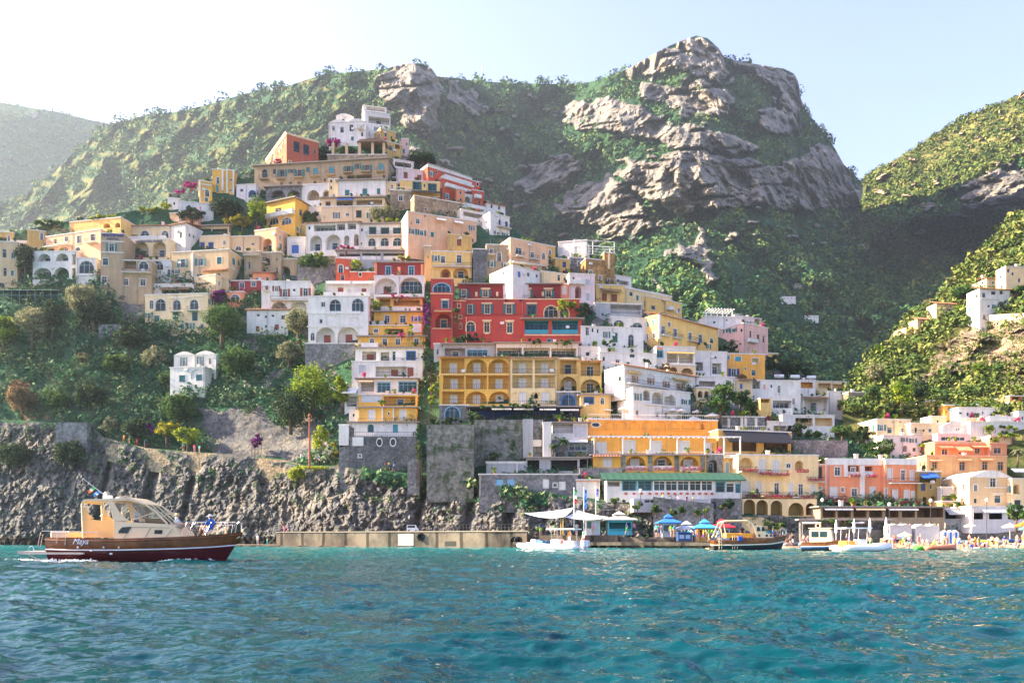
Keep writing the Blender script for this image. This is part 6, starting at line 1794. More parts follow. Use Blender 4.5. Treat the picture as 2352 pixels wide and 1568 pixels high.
def flag(label,px,y0,y1,Y,cols,fh):
 T,h=pole('flagpole',label,px,y0,y1,Y,.07,plain('flagpole_white',(.75,.75,.74),.4),'flagpole')
 F_=None
 n=len(cols)
 for i,c in enumerate(cols):
  mb=MB()
  vs,fs=[],[]
  for j in range(7):
   t=j/6
   zz=h-.15-fh*(i+t)/n
   for s in range(3):
    vs.append((.08+.16*s+.05*math.sin(5*t+i),.12*math.sin(3*t+s),zz))
  for j in range(6):
   for s in range(2):
    o=j*3+s
    fs.append((o,o+1,o+4,o+3))
  mb.add(vs,fs)
  o=mb.build('flag' if i==0 else 'stripe',plain('cloth_'+'_'.join(str(int(x*100))for x in c),c,.8),F_ or T,True)
  F_=F_ or o
 return T
O(1176,918.75)
flag('flagpole with a furled green white and red flag',1176+570/4,918.75+812/4,918.75+1175/4,110,[(.02,.25,.07),(.75,.74,.7),(.55,.03,.03)],1.9)
flag('flagpole with a furled blue flag',1176+660/4,918.75+812/4,918.75+1210/4,109.6,[(.03,.16,.50),(.03,.18,.55)],2.6)
flag('flagpole with a narrow violet blue flag',1176+770/4,918.75+805/4,918.75+1085/4,111,[(.10,.12,.40),(.6,.6,.66)],1.6)
def canopy(label,pts,posts):
 o=at(*pts[0])
 T=empty('sail_canopy',Vector((o.x,o.y,1.85)),0,label,'sun canopy')
 b=Vector((o.x,o.y,1.85))
 P=[at(*p)-b for p in pts]
 mb=MB()
 n=8
 idx={}
 vs=[]
 for i in range(n+1):
  for j in range(n+1-i):
   u,v=i/n,j/n
   q_=P[0]*(1-u-v)+P[1]*u+P[2]*v
   q_=q_-Vector((0,0,1.6*u*v+1.2*(1-u-v)*(u+v)*.5))
   idx[i,j]=len(vs)
   vs.append(tuple(q_))
 fs=[]
 for i in range(n):
  for j in range(n-i):
   fs.append((idx[i,j],idx[i+1,j],idx[i,j+1]))
   if j<n-i-1:
    fs.append((idx[i+1,j],idx[i+1,j+1],idx[i,j+1]))
 mb.add(vs,fs)
 mb.build('sail',plain('sailcloth',(.62,.62,.62),.8),T,True)
 for p,z in posts:
  q_=at(*p)-b
  mb=MB()
  mb.tube([(q_.x,q_.y,0),tuple(q_)],.09,6)
  mb.build('mast',plain('yellow_wood',(.40,.26,.08),.6),T)
c=lambda x,y,Y:(1176+x/4,918.75+y/4,Y)
canopy('white sail canopy with the left peak over the quay bar',[c(565,985,116),c(110,1035,111),c(480,1070,108)],[(c(450,1062,109),0),(c(470,1062,108.5),0)])
canopy('white sail canopy on the right over the white booth',[c(600,1008,116),c(480,1072,109),c(900,1072,111)],[(c(884,1068,111),0)])
def booth(label,x0,x1,yt,yb,Y,col,roofc,kind='kiosk',pagoda=True,counter=None,eave=.7,top=None):
 """market hut with corner posts, counter, boards and a tiered roof"""
 A=at(1176+x0/4,918.75+yb/4,Y)
 W=(x1-x0)/4*Y/F
 H=(yb-yt)/4*Y/F
 px=1176+x0/4
 A.z=deck_z(px)
 T=empty(kind,A,0,label,'kiosk')
 m=plain('paint_'+'_'.join(str(int(v*100))for v in col),col,.5)
 D=W*.9
 for(u,v)in((0,0),(W-.12,0),(0,D-.12),(W-.12,D-.12)):
  mb=MB()
  mb.box(u,u+.12,v,v+.12,0,H)
  mb.build('post',m,T)
 mb=MB()
 mb.box(.122,W-.122,.03,.1,0,H*.38)
 mb.box(.1,W-.1,-.25,.028,H*.38,H*.38+.07)
 mb.build('counter',counter or m,T)
 mb=MB()
 mb.box(.122,W-.122,D-.1,D-.02,0,H)
 mb.box(.02,.1,.122,D-.122,0,H)
 mb.box(W-.1,W-.02,.122,D-.122,0,H)
 mb.build('panel',m,T)
 mb=MB()
 mb.box(.122,W-.122,.02,.1,H*.86,H)
 mb.build('fascia',m,T)
 mb=MB()
 e=eave
 def hip(z0,z1,k0,k1):
  a=[(W/2+sx*(W/2+e)*k0,D/2+sy*(D/2+e)*k0,z0)for sx,sy in((-1,-1),(1,-1),(1,1),(-1,1))]
  b=[(W/2+sx*(W/2+e)*k1,D/2+sy*(D/2+e)*k1,z1)for sx,sy in((-1,-1),(1,-1),(1,1),(-1,1))]
  mb.add(a+b,[(0,1,5,4),(1,2,6,5),(2,3,7,6),(3,0,4,7),(0,3,2,1),(4,5,6,7)])
 rm=plain('canvas_'+'_'.join(str(int(v*100))for v in roofc),roofc,.7)
 hip(H+.004,H+.12,1,1)
 hip(H+.124,H+.62,1,.32)
 if pagoda:
  hip(H+.78,H+.84,.36,.36)
  hip(H+.844,H+1.3,.36,.04)
  for sx,sy in((-1,-1),(1,-1),(1,1),(-1,1)):
   x_,y_=W/2+sx*W*.2,D/2+sy*D*.2
   mb.box(x_-.04,x_+.04,y_-.04,y_+.04,H+.5,H+.78)
 mb.build('roof',rm,T)
 return T
booth('turquoise ticket kiosk with a grey pagoda roof on the quay',885,1105,1090,1225,110.5,(.05,.38,.48),(.50,.50,.47))
booth('small booth with a bright blue roof left of the grey roofed stall',1385,1510,1112,1240,108,(.30,.42,.55),(.03,.17,.55),top=1)
booth('grey roofed stall between the two blue roofed stalls',1550,1680,1140,1245,109,(.10,.16,.28),(.55,.55,.58))
booth('stall with a sky blue roof beside the red roofed stall',1715,1850,1125,1245,107,(.50,.32,.05),(.05,.33,.62))
booth('stall with a red roof behind the tour boat',1880,2000,1120,1245,108,(.6,.6,.6),(.60,.02,.04))
O(1176,918.75)
A=at(1176+682/4,1222,111.5)
A.z=1.85
T=empty('white_booth',A,0,'white booth with a green window beside the turquoise kiosk','booth')
mb=MB();W_=128/4*111.5/F;mb.rbox(0,W_,0,2,0,2.2,.04);mb.build('cabin',TRIM,T)
mb=MB();mb.box(.1,.75,-.04,-.002,.95,1.9);mb.build('window',plain('booth_glass',(.05,.16,.15),.2),T)
mb=MB();mb.box(W_*.45,W_*.9,-.05,-.003,.02,2.0);mb.build('door',plain('booth_door',(.55,.58,.62),.5),T)
mb=MB();mb.box(-.15,W_+.15,-.2,2.15,2.204,2.32);mb.build('roof',CONC,T)
A=at(1176+1522/4,1240,104.5);A.z=.95
T=empty('waste_container',A,0,'navy blue waste container on the dock below the stalls','container')
mb=MB();mb.rbox(0,1.9,0,1.0,.08,1.15,.08);mb.build('bin',plain('navy_plastic',(.02,.06,.16),.5),T)
mb=MB();mb.rbox(-.04,1.94,-.05,1.05,1.153,1.3,.05);mb.build('lid',plain('navy_plastic_lid',(.03,.08,.2),.5),T)
for i in range(2):
 mb=MB();mb.box(.25+i*.8,.85+i*.8,-.03,-.002,.4,.9);mb.build('label_panel',plain('bin_label',(.3,.4,.55),.5),T)
mb=MB();A=at(934,1224,qy(934)+5);A.z=2.35
T=empty('parked_van',A,0,'small white van parked on the quay under the cliff','van')
mb.prism([(0,.35),(3.6,.35),(3.6,1.0),(3.1,1.15),(2.75,1.9),(.1,1.9),(0,1.7)],0,1.6);mb.build('body',TRIM,T)
mb=MB();mb.prism([(.3,1.2),(2.75,1.2),(2.55,1.75),(.3,1.75)],-.02,-.002);mb.build('window',glass(),T)
for x in(.7,2.9):
 mb=MB();mb.M=Matrix.Translation((x,.1,.33))@Matrix.Rotation(math.pi/2,4,'X');mb.lathe([(.12,-.1),(.33,-.1),(.33,.12),(.12,.12)],14);mb.build('wheel',plain('rubber',(.02,.02,.02),.8),T)
T.scale=(.5,.5,.62)
for px,lab in((966,'black tyre fender hanging on the quay wall'),(1180,'black tyre lying left on the lower dock'),(1190,'black tyre lying right on the lower dock')):
 T=MB();T.M=Matrix.Translation(at(px,1232 if px<1000 else 1241,qy(px)-(.25 if px<1000 else .9)))@Matrix.Rotation(math.pi/2,4,'X')
 T.lathe([(.3,-.15),(.55,-.18),(.62,0),(.55,.18),(.3,.15),(.3,-.15)],16)
 tag(T.build('tyre',plain('rubber',(.02,.02,.02),.8),None,True),lab,'tyre')
def parasol(label,px,py,w,Y,col,group,zb=None,h=None,closed=False):
 b=at(px,py,Y)
 zb=zb if zb is not None else b.z-2.3
 T=empty('parasol',(b.x,b.y,zb),0,label,'parasol',group)
 H=b.z-zb if h is None else h
 R_=w/2*Y/F
 mb=MB();mb.tube([(0,0,0),(0,0,H+.1)],.035,6);mb.build('pole',TRIM,T)
 mb=MB()
 if closed:
  mb.lathe([(.1,H*.35),(.22,H*.45),(.2,H*.8),(.06,H)],8)
 else:
  n=8
  vs=[(0,0,H)]
  for k in range(n):
   a=2*math.pi*k/n
   vs.append((R_*math.cos(a),R_*math.sin(a),H-R_*.42))
  for k in range(n):
   a=2*math.pi*k/n
   vs.append((R_*math.cos(a),R_*math.sin(a),H-R_*.42-.18))
  mb.add(vs,[(0,1+k,1+(k+1)%n)for k in range(n)]+[(1+k,9+k,9+(k+1)%n,1+(k+1)%n)for k in range(n)])
 mb.build('canopy',plain('parasol_'+'_'.join(str(int(v*100))for v in col),col,.8),T)
 return T
WHT=(.76,.75,.73)
Hh=HOUSES['big orange hotel, top storey with blind arches']
zt=Hh.location.z+Hh['_h']+.02
Yh=Hh.location.y
c4=lambda x,y:(1372+x/4,673.75+y/4)
for lab,x,y,w in[('at the left corner of the orange hotel roof',90,1052,100),('second from the left on the orange hotel roof',232,1042,76),('tilted, in the middle of the orange hotel roof',405,1062,90),('under the white arches on the orange hotel roof',600,1050,90),('right of the middle on the orange hotel roof',690,1055,90),('third from the right on the orange hotel roof',770,1058,80),('before the park trees on the orange hotel roof',915,1068,90),('big and doubled at the right end of the orange hotel roof',1060,1092,150),('low at the right end of the orange hotel roof',880,1125,150)]:
 px,py=c4(x,y)
 parasol('white parasol '+lab,px,py,w/4,Yh+3.5+(x%7)*.5,WHT,'white parasols on the orange hotel roof',zb=zt)
for i,(px,py)in enumerate([(1981,1196),(2008,1190),(2034,1187),(2055,1192)]):
 pass
for lab,x,y in[('left of the middle palm pots',790,1240),('between the restaurant pillars',935,1230),('right of the restaurant pillars',1085,1225),('at the left end of the beach bar',625,1248)]:
 parasol('tall closed white parasol '+lab,1764+x/4,882+y/4,6,122.5,WHT,'closed parasols before the beach restaurant',zb=1.0,closed=True)
bx_=lambda x:1984.4+x/6.4
by_=lambda y:1163.7+y/6.4
parasol('cream parasol standing on the pebbles in the middle of the beach',bx_(600),by_(368),32,117,(.75,.62,.38),'parasols on the beach',zb=beach_z(2078,117))
parasol('white parasol at the right end of the beach beside the orange one',bx_(2145),by_(240),34,122,WHT,'parasols on the beach',zb=beach_z(2320,122))
parasol('bright orange parasol at the right edge of the beach',bx_(2345),by_(215),40,120,(.75,.16,.02),'parasols on the beach',zb=beach_z(2352,120))
parasol('green parasol at the right edge under the orange one',bx_(2350),by_(290),20,118,(.10,.32,.22),'parasols on the beach',zb=beach_z(2352,118))
parasol('pale parasol behind the striped cabins',bx_(1560),by_(240),26,127,(.7,.66,.55),'parasols on the beach',zb=2.25)
for i in range(3):
 A=at(bx_(1165+i*80),by_(410),121)
 A.z=beach_z(2170,121)
 T=empty('bathing_cabin',A,0,['left','middle','right'][i]+' one of three blue and white bathing cabins behind the beach','bathing cabin','bathing cabins behind the beach')
 mb=MB();mb.prism([(0,0),(.75,0),(.75,1.75),(.37,2.0),(0,1.75)],0,1.0);mb.build('cabin',TRIM,T)
 mb=MB();mb.box(.16,.46,-.03,-.002,.04,1.7);mb.build('door',plain('cabin_blue',(.02,.14,.50),.5),T)
for lab,x0,x1,yt,yb in[('low white sunshade tent at the left of the bathing cabins',380,700,245,360),('long white canvas tent next to the bathing cabins',760,1110,250,400)]:
 Yq=122
 A=at(bx_(x0),by_(yb),Yq)
 T=empty('beach_tent',A,0,lab,'tent')
 W_,H_=(x1-x0)/6.4*Yq/F,(yb-yt)/6.4*Yq/F
 mb=MB();mb.box(0,W_,0,2,-1.2,H_*.72);mb.build('wall',plain('tent_canvas',(.46,.46,.47),.8),T)
 mb=MB();n=2 if W_>3 else 1
 for k in range(n):
  mb.prism([(W_*k/n-.05,H_*.723),(W_*(k+1)/n+.05,H_*.723),(W_*(k+.5)/n,H_)],-.1,2.1)
 mb.build('roof',plain('tent_roof',(.52,.52,.50),.8),T)
def lamp_post(label,px,y0,y1,Y):
 T,h=pole('street_lamp',label,px,y0,y1,Y,.06,IRON,'street lamp')
 mb=MB();mb.lathe([(.08,h),(.24,h+.12),(.26,h+.45),(.1,h+.6)],10);mb.build('lamp',plain('lamp_glass',(.6,.58,.5),.3),T)
lamp_post('street lamp at the left of the beach restaurant',1764+500/4,882+1080/4,1238,125)
lamp_post('street lamp with a globe before the dark ochre house',1764+1495/4,882+1085/4,1238,125)
lamp_post('street lamp before the beige rounded gable house',1764+2010/4,882+1080/4,1238,125)
lamp_post('street lamp between salmon hotel and beach terrace',1764+1115/4,882+1120/4,1238,125)
lamp_post('street lamp above the rocks by the louvred basement',1176+1182/4,918.75+850/4,918.75+950/4,118)
def dish(label,px,py,Y,r):
 b=at(px,py,Y)
 T=empty('satellite_dish',b,0,label,'satellite dish')
 mb=MB();mb.M=Matrix.Rotation(math.radians(62),4,'X')
 mb.lathe([(.02,0),(r*.5,r*.07),(r,r*.25),(r*1.02,r*.25),(r*.5,r*.03),(.02,-.05)],14)
 mb.build('reflector',TRIM,T,True)
 mb=MB();mb.tube([(0,.1,-1.0),(0,.1,0)],.04,6);mb.tube([(0,0,-.1),(0,-r*.9,.1)],.025,5);mb.build('bracket',IRON,T)
hz=lambda l:HOUSES[l]
for lab,px,py,dyy in[('grey satellite dish on the dark red top floor',980+330/4,490+745/4,-2.2),('white satellite dish on the white flat roof',1372+1765/4,673.75+745/4,2),('satellite dish among the garden restaurant plants',1372+1800/4,673.75+1145/4,-4),('white satellite dish beside the white blue fan house',588+1092/4,490+840/4,-2)]:
 dish(lab,px,py,float(y_near(np.array([px]),np.array([py+12]))[0])+dyy,.55)
for lab,x,y in[('left white water tank on the flat roof',1670,762),('middle white water tank on the flat roof',1815,766),('right long white water tank on the flat roof',1965,772)]:
 px,py=1372+x/4,673.75+y/4
 b=at(px,py,float(y_near(np.array([px]),np.array([py+30]))[0])+.5)
 T=empty('water_tank',b,0,lab,'water tank','water tanks on the white flat roof')
 mb=MB();mb.M=Matrix.Rotation(math.pi/2,4,'Y');mb.lathe([(.05,-1.25),(.42,-1.1),(.5,-.9),(.5,.9),(.42,1.1),(.05,1.25)],14);mb.build('drum',TRIM,T,True)
 mb=MB();mb.box(-.8,-.6,-.4,.4,-1.1,-.4);mb.build('cradle',IRON,T)
 mb=MB();mb.box(.6,.8,-.4,.4,-1.1,-.4);mb.build('cradle',IRON,T)
Hb=HOUSES['big orange hotel, upper balcony floor with white louvred doors']
T=empty('pergola',Hb.location,Hb.rotation_euler[2],'long white pergola frame across the balconies of the big orange hotel','pergola')
Wp,Hp=Hb['_w'],Hb['_h']
mb=MB();mb.box(-1.0,Wp+4.2,-1.75,-1.5,Hp-.05,Hp+.2)
for i in range(30):
 x=-.9+(Wp+5)*i/30
 mb.box(x,x+.1,-1.499,.0,Hp+.02,Hp+.16)
mb.build('beam',TRIM,T)
for f_ in(.0,.228,.45,.665,.885,1.04,1.17):
 mb=MB();mb.box(Wp*f_-.12,Wp*f_+.12,-1.74,-1.51,0,Hp-.052);mb.build('post',TRIM,T)
Hv=HOUSES['long glazed veranda with white frames over the quay']
mb=MB()
Wv,hv=Hv['_w'],Hv['_h']
n=40
vs,fs=[],[]
for i in range(n+1):
 u=-.8+(Wv+1.4)*i/n
 lf=.04*(i%2)
 vs+=[(u,-.8,hv+.06+lf),(u,2.8,hv+1.55+lf),(u,-.8,hv-.12)]
for i in range(n):
 o=3*i
 fs+=[(o,o+3,o+4,o+1),(o,o+2,o+5,o+3)]
mb.add(vs,fs)
mb.build('canvas_roof',plain('green_canvas',(.025,.085,.055),.7),Hv)
Hq=HOUSES['white roof rooms with a pergola frame on the pink corner house']
mb=MB()
w_,h_=Hq['_w'],Hq['_h']
for x in(w_*.18,w_*.48,w_*.74):
 for y in(.4,4):
  mb.box(x-.1,x+.1,y-.1,y+.1,h_,h_+2.1)
for y in(.4,4):
 mb.box(w_*.1,w_*.8,y-.1,y+.1,h_+2.104,h_+2.32)
for x in np.linspace(w_*.12,w_*.78,9):
 mb.box(x-.05,x+.05,.0,4.4,h_+2.324,h_+2.44)
T=empty('pergola',Hq.location,Hq.rotation_euler[2],'white square pergola frame on the roof of the pink corner house','pergola')
mb.build('frame',TRIM,T)
Hs=HOUSES['brown stone house with a tall pale strip on the skyline']
T=empty('roof_frame',Hs.location,Hs.rotation_euler[2],'white metal frame on the roof terrace beside the plain white box house','frame')
mb=MB()
w_,h_=Hs['_w'],Hs['_h']
for x in(-8.0,-3.0,w_):
 for y in(.2,4):
  mb.tube([(x,y,h_-.5),(x,y,h_+3.0)],.08,5)
for z in(h_+.9,h_+1.7,h_+3.0):
 for y in(.2,4):
  mb.tube([(-8,y,z),(w_,y,z)],.06,5)
mb.build('bars',TRIM,T)
Hg=HOUSES['rough stone garden terrace wall with pillars under the hilltop villa']
T=empty('pergola',Hg.location,Hg.rotation_euler[2],'brown roofed pergola on pillars in the hilltop garden','pergola')
w_,h_=Hg['_w'],Hg['_h']
for f_ in(.09,.32,.54,.76,.95):
 mb=MB();mb.box(w_*f_-.35,w_*f_+.35,.2,.9,h_,h_+3.6);mb.build('pillar',stucco('stucco_beige',COLS['beige'],.3),T)
mb=MB();mb.prism([(w_*.5,h_+3.604),(w_*1.0,h_+3.604),(w_*.88,h_+4.8),(w_*.56,h_+4.2)],-.4,4);mb.build('roof',tile('brown_tile',(.22,.13,.08)),T)
mb=MB()
rd=[(2140,757),(2165,745),(2200,734),(2240,726),(2290,722),(2352,719),(2450,716)]
P=[]
for x,y in rd:
 Yr=float(y_right(np.array([float(x)]),np.array([float(y)]))[0])-7
 P.append(at(x,y,Yr))
mb.prismz([(p.x,p.y)for p in P]+[(p.x,p.y+16)for p in reversed(P)],0,1)
nP=len(P)
mb.v=[(v[0],v[1],(P[i]if i<nP else P[2*nP-1-i]).z-(1.6 if k==0 else 0))for k in(0,1)for i,v in enumerate(mb.v[k*2*nP:(k+1)*2*nP])]
tag(mb.build('cliff_road',stucco('road_wall',(.52,.42,.30),.3)),kind='structure')
mb=MB()
st_=[(1290,925),(1385,941),(1530,956),(1605,963),(1660,969),(1840,990)]
vs_,fs_=[],[]
for x_,y_ in st_:
 px_,py_=1176+x_/4,918.75+y_/4
 yy=float(y_near(np.array([px_]),np.array([py_]))[0])
 a_=at(px_,py_,yy-6.5)
 vs_+=[(a_.x,yy-7.4,-1),(a_.x,yy-7.4,a_.z),(a_.x,yy-3,a_.z),(a_.x,yy-7.4,a_.z+.7),(a_.x,yy-7.15,a_.z+.7),(a_.x,yy-7.15,a_.z)]
for i_ in range(len(st_)-1):
 o_=6*i_
 fs_+=[(o_,o_+6,o_+9,o_+3),(o_+3,o_+9,o_+10,o_+4),(o_+4,o_+10,o_+11,o_+5),(o_+5,o_+11,o_+8,o_+2)]
mb.add(vs_,fs_)
tag(mb.build('path',stone('masonry_gray',(.23,.23,.23),1.1,.5)),kind='structure')
for i_,(x_,w_)in enumerate([(1320,16),(1470,22),(1560,14),(1700,20),(1790,14)]):
 tree('creeper hanging over the stone wall of the sloping path',1176+x_/4,1168+i_%2*6+i_*1.5,w_*.6,8,'green','climbing_vine',trunk=1,depth=.6,Y=121.5+i_%2*.3,group='creepers on the sloping path wall')
VARN=plain('varnished_wood',(.15,.052,.012),.25,0,.4,.5)
MAROON=plain('maroon_paint',(.075,.008,.012),.2,0,.15,.5)
CREAMP=plain('cream_gelcoat',(.74,.60,.37),.3,0,.04,.5)
WHITEP=plain('white_gelcoat',(.76,.75,.72),.3,0,.04,.5)
CHROME=plain('chrome_rail',(.5,.5,.5),.25,.9)
ORANGE_C=foliage('orange_canvas',(.86,.66,.34),(.92,.74,.42),.5)
TEAK=plain('teak_deck',(.48,.26,.10),.6,0,.25)
DARKN=plain('dark_hull',(.02,.02,.03),.3,0,.1,.5)
def clear_glass(name='clear_plastic',tint=(.75,.82,.85)):
 m=bpy.data.materials.new(name)
 nt,ns,L,b=nodes(m)
 t=N(nt,'ShaderNodeBsdfTransparent')
 t.inputs[0].default_value=(*tint,1)
 g=N(nt,'ShaderNodeBsdfGlossy')
 g.inputs['Roughness'].default_value=.05
 mx=N(nt,'ShaderNodeMixShader')
 mx.inputs[0].default_value=.05
 L.new(t.outputs[0],mx.inputs[1])
 L.new(g.outputs[0],mx.inputs[2])
 L.new(mx.outputs[0],nt.nodes['Material Output'].inputs[0])
 return m
CLEAR=clear_glass()
def hull(T,Ls,bw,sheer,keel,rake,bands,mats,name='hull',full=.75):
 """planked displacement hull. Ls stations 0..1 -> length; bands: list of (height fraction limit, material index)"""
 Lm,n=Ls,26
 mb=MB()
 rows=13
 grid=[]
 for i in range(n+1):
  t=i/n
  hb=float(np.interp(t,[p[0]for p in bw],[p[1]for p in bw]))
  zs=float(np.interp(t,[p[0]for p in sheer],[p[1]for p in sheer]))
  rk=rake*max(0,(t-.6)/.4)**2
  ring=[]
  for j in range(rows+1):
   f=j/rows
   z=keel+(zs-keel)*f
   y=hb*(1-(1-min(1,f*1.15))**2.2)**full
   x=Lm*t-rk*(1-f)*Lm
   ring.append((x,y,z,f))
  grid.append(ring)
 for s in(1,-1):
  vs=[(x,s*y,z)for r in grid for(x,y,z,f)in r]
  R1=rows+1
  for i in range(n):
   for j in range(rows):
    f=(j+.5)/rows
    mb.cur=next(mi for lim,mi in bands if f<=lim)
    a,b_,c,d=vs[i*R1+j],vs[(i+1)*R1+j],vs[(i+1)*R1+j+1],vs[i*R1+j+1]
    mb.add([a,b_,c,d],[(0,1,2,3)])
 r=grid[0]
 for j in range(rows):
  f=(j+.5)/rows
  mb.cur=next(mi for lim,mi in bands if f<=lim)
  mb.quad((r[j][0],-r[j][1],r[j][2]),(r[j][0],r[j][1],r[j][2]),(r[j+1][0],r[j+1][1],r[j+1][2]),(r[j+1][0],-r[j+1][1],r[j+1][2]))
 o=mb.build(name,mats,T,True)
 mb=MB()
 for i in range(n):
  a,b_=grid[i][-1],grid[i+1][-1]
  mb.quad((a[0],-a[1]*.97,a[2]-.06),(b_[0],-b_[1]*.97,b_[2]-.06),(b_[0],b_[1]*.97,b_[2]-.06),(a[0],a[1]*.97,a[2]-.06))
 mb.build('deck',TEAK,T)
 for fr,rr,mt,nm in((.93,.045,VARN,'gunwale'),(.66,.035,WHITEP,'rubbing_strake')):
  mb=MB()
  for s in(1,-1):
   pts=[]
   for i in range(n+1):
    r=grid[i]
    k=fr*rows
    j=min(rows-1,int(k))
    u=k-j
    pts.append((r[j][0]*(1-u)+r[j+1][0]*u,s*((r[j][1]*(1-u)+r[j+1][1]*u)+.015),r[j][2]*(1-u)+r[j+1][2]*u))
   mb.tube(pts,rr,6)
  mb.build(nm,mt,T)
 return grid
def slab_poly(mb,poly,y,th=.05):
 mb.prism(poly,y-th/2,y+th/2)
def ring_poly(mb,outer,inner,y,th=.06):
 """panel with a window cut out: outer and inner outlines with equal counts"""
 n=len(outer)
 for k in range(n):
  a,b_,c,d=outer[k],outer[(k+1)%n],inner[(k+1)%n],inner[k]
  for yy in(y-th/2,y+th/2):
   mb.quad((a[0],yy,a[1]),(b_[0],yy,b_[1]),(c[0],yy,c[1]),(d[0],yy,d[1]))
  mb.quad((d[0],y-th/2,d[1]),(c[0],y-th/2,c[1]),(c[0],y+th/2,c[1]),(d[0],y+th/2,d[1]))
  mb.quad((a[0],y-th/2,a[1]),(b_[0],y-th/2,b_[1]),(b_[0],y+th/2,b_[1]),(a[0],y+th/2,a[1]))
GB_Y=42.0
gs=.005019
gx=lambda c:(c-312)*gs
gz=lambda c:(900-c)*gs+.02
org=at(61.25+312/4.573,1239,GB_Y)
GB=empty('motor_boat',(org.x,GB_Y,0),math.radians(3),'varnished wooden motor boat with cream cabin and maroon hull under way on the left','boat')
grid=hull(GB,9.72,[(0,1.12),(.1,1.35),(.3,1.55),(.5,1.6),(.7,1.38),(.85,.85),(.95,.34),(1,.03)],[(0,1.32),(.15,1.26),(.4,1.26),(.7,1.36),(.88,1.48),(1,1.62)],-.45,.13,[(.70,0),(1,1)],[MAROON,VARN])
mb=MB()
prof=[(gx(1000),gz(655)),(gx(1000),gz(470)),(gx(1060),gz(478)),(gx(1530),gz(503)),(gx(1620),gz(545)),(gx(1655),gz(600)),(gx(1668),gz(642))]
rings=[]
for y,k in((-1.12,1),(-1.05,1.0),(-.95,1.03),(0,1.06),(.95,1.03),(1.05,1),(1.12,1)):
 pass
mb.prism(prof,-1.12,1.12)
mb.build('coachroof',CREAMP,GB)
mb=MB()
for y in(-1.135,1.135):
 slab_poly(mb,[(gx(1045),gz(598)),(gx(1050),gz(570)),(gx(1085),gz(535)),(gx(1175),gz(530)),(gx(1140),gz(598))],y,.02)
 slab_poly(mb,[(gx(1405),gz(603)),(gx(1410),gz(563)),(gx(1488),gz(563)),(gx(1484),gz(603))],y,.02)
mb.build('porthole',glass(),GB)
mb=MB()
for y in(-1.14,1.14):
 for a,b_ in(((1180,535),(1560,540)),((1180,535),(1095,648)),((1365,545),(1310,648)),((1590,550),(1520,640))):
  mb.tube([(gx(a[0]),y,gz(a[1])),(gx(b_[0]),y,gz(b_[1]))],.012,4)
mb.build('seam',plain('grey_seam',(.28,.28,.27),.6),GB)
for y,nm in((-1.1,'near'),(1.1,'far')):
 mb=MB()
 mb.prism([(gx(1000),gz(470)),(gx(985),gz(400)),(gx(940),gz(268)),(gx(985),gz(262)),(gx(1060),gz(390)),(gx(1150),gz(470))],y-.03,y+.03)
 mb.build('cabin_side',CREAMP,GB)
 mb=MB()
 for a in([(690,645),(676,300),(700,262),(760,256),(940,262)],[(985,262),(1150,258),(1195,268),(1310,300),(1420,375),(1535,500)],[(940,268),(980,360),(1000,470)]):
  mb.tube([(gx(u),y,gz(v))for u,v in a],.045,6)
 for a,b_ in(((1165,462),(1400,388)),((860,425),(965,352)),((895,290),(893,400))):
  mb.tube([(gx(a[0]),y,gz(a[1])),(gx(b_[0]),y,gz(b_[1]))],.022,5)
 mb.build('frame',CREAMP,GB)
 mb=MB()
 slab_poly(mb,[(gx(692),gz(642)),(gx(688),gz(470)),(gx(770),gz(455)),(gx(860),gz(468)),(gx(1000),gz(462)),(gx(1000),gz(642))],y,.02)
 slab_poly(mb,[(gx(690),gz(469)),(gx(682),gz(330)),(gx(715),gz(335)),(gx(745),gz(400)),(gx(800),gz(448)),(gx(770),gz(454))],y,.02)
 mb.build('side_curtain',ORANGE_C,GB)
 mb=MB()
 slab_poly(mb,[(gx(1150),gz(468)),(gx(1000),gz(290)),(gx(1150),gz(272)),(gx(1310),gz(310)),(gx(1420),gz(385)),(gx(1520),gz(492))],y,.012)
 mb.build('side_window',CLEAR,GB)
mb=MB()
rf=[(gx(672),gz(285)),(gx(700),gz(250)),(gx(940),gz(243)),(gx(1150),gz(228)),(gx(1200),gz(245)),(gx(1310),gz(295)),(gx(1302),gz(308)),(gx(1150),gz(246)),(gx(940),gz(262)),(gx(705),gz(268)),(gx(684),gz(290))]
mb.prism(rf,-1.14,1.14)
mb.build('roof',CREAMP,GB)
mb=MB()
mb.prism([(gx(1000),gz(272)),(gx(1150),gz(256)),(gx(1280),gz(312)),(gx(1270),gz(320)),(gx(1150),gz(262)),(gx(1000),gz(278))],-1.0,1.0)
mb.build('headlining',ORANGE_C,GB)
mb=MB()
mb.quad((gx(1310),-1.05,gz(303)),(gx(1310),1.05,gz(303)),(gx(1533),1.05,gz(498)),(gx(1533),-1.05,gz(498)))
ws=mb.build('windscreen',CLEAR,GB)
for y in(-1.07,-.36,.36,1.07):
 mb=MB()
 mb.tube([(gx(1310),y,gz(298)),(gx(1535),y,gz(500))],.035,5)
 mb.build('pillar',CREAMP,ws)
mb=MB()
mb.rbox(gx(1200),gx(1420),.1,.9,gz(640),gz(440),.05)
mb.build('console',VARN,GB)
mb=MB()
mb.rbox(gx(925),gx(995),-.95,-.35,gz(650),gz(480),.05)
mb.build('seat',WHITEP,GB)
mb=MB()
mb.box(gx(700),gx(715),-1.0,1.0,gz(640),gz(470))
mb.build('rear_curtain',ORANGE_C,GB)
mb=MB()
mb.rbox(gx(345),gx(520),-.95,.95,gz(640),gz(575),.06)
mb.build('sun_pad',plain('cushion_cream',(.74,.60,.42),.8),GB)
mb=MB()
mb.box(gx(40),gx(318),-1.15,1.15,gz(812),gz(782))
mb.box(gx(318),gx(735),-1.62,-1.44,gz(812),gz(793))
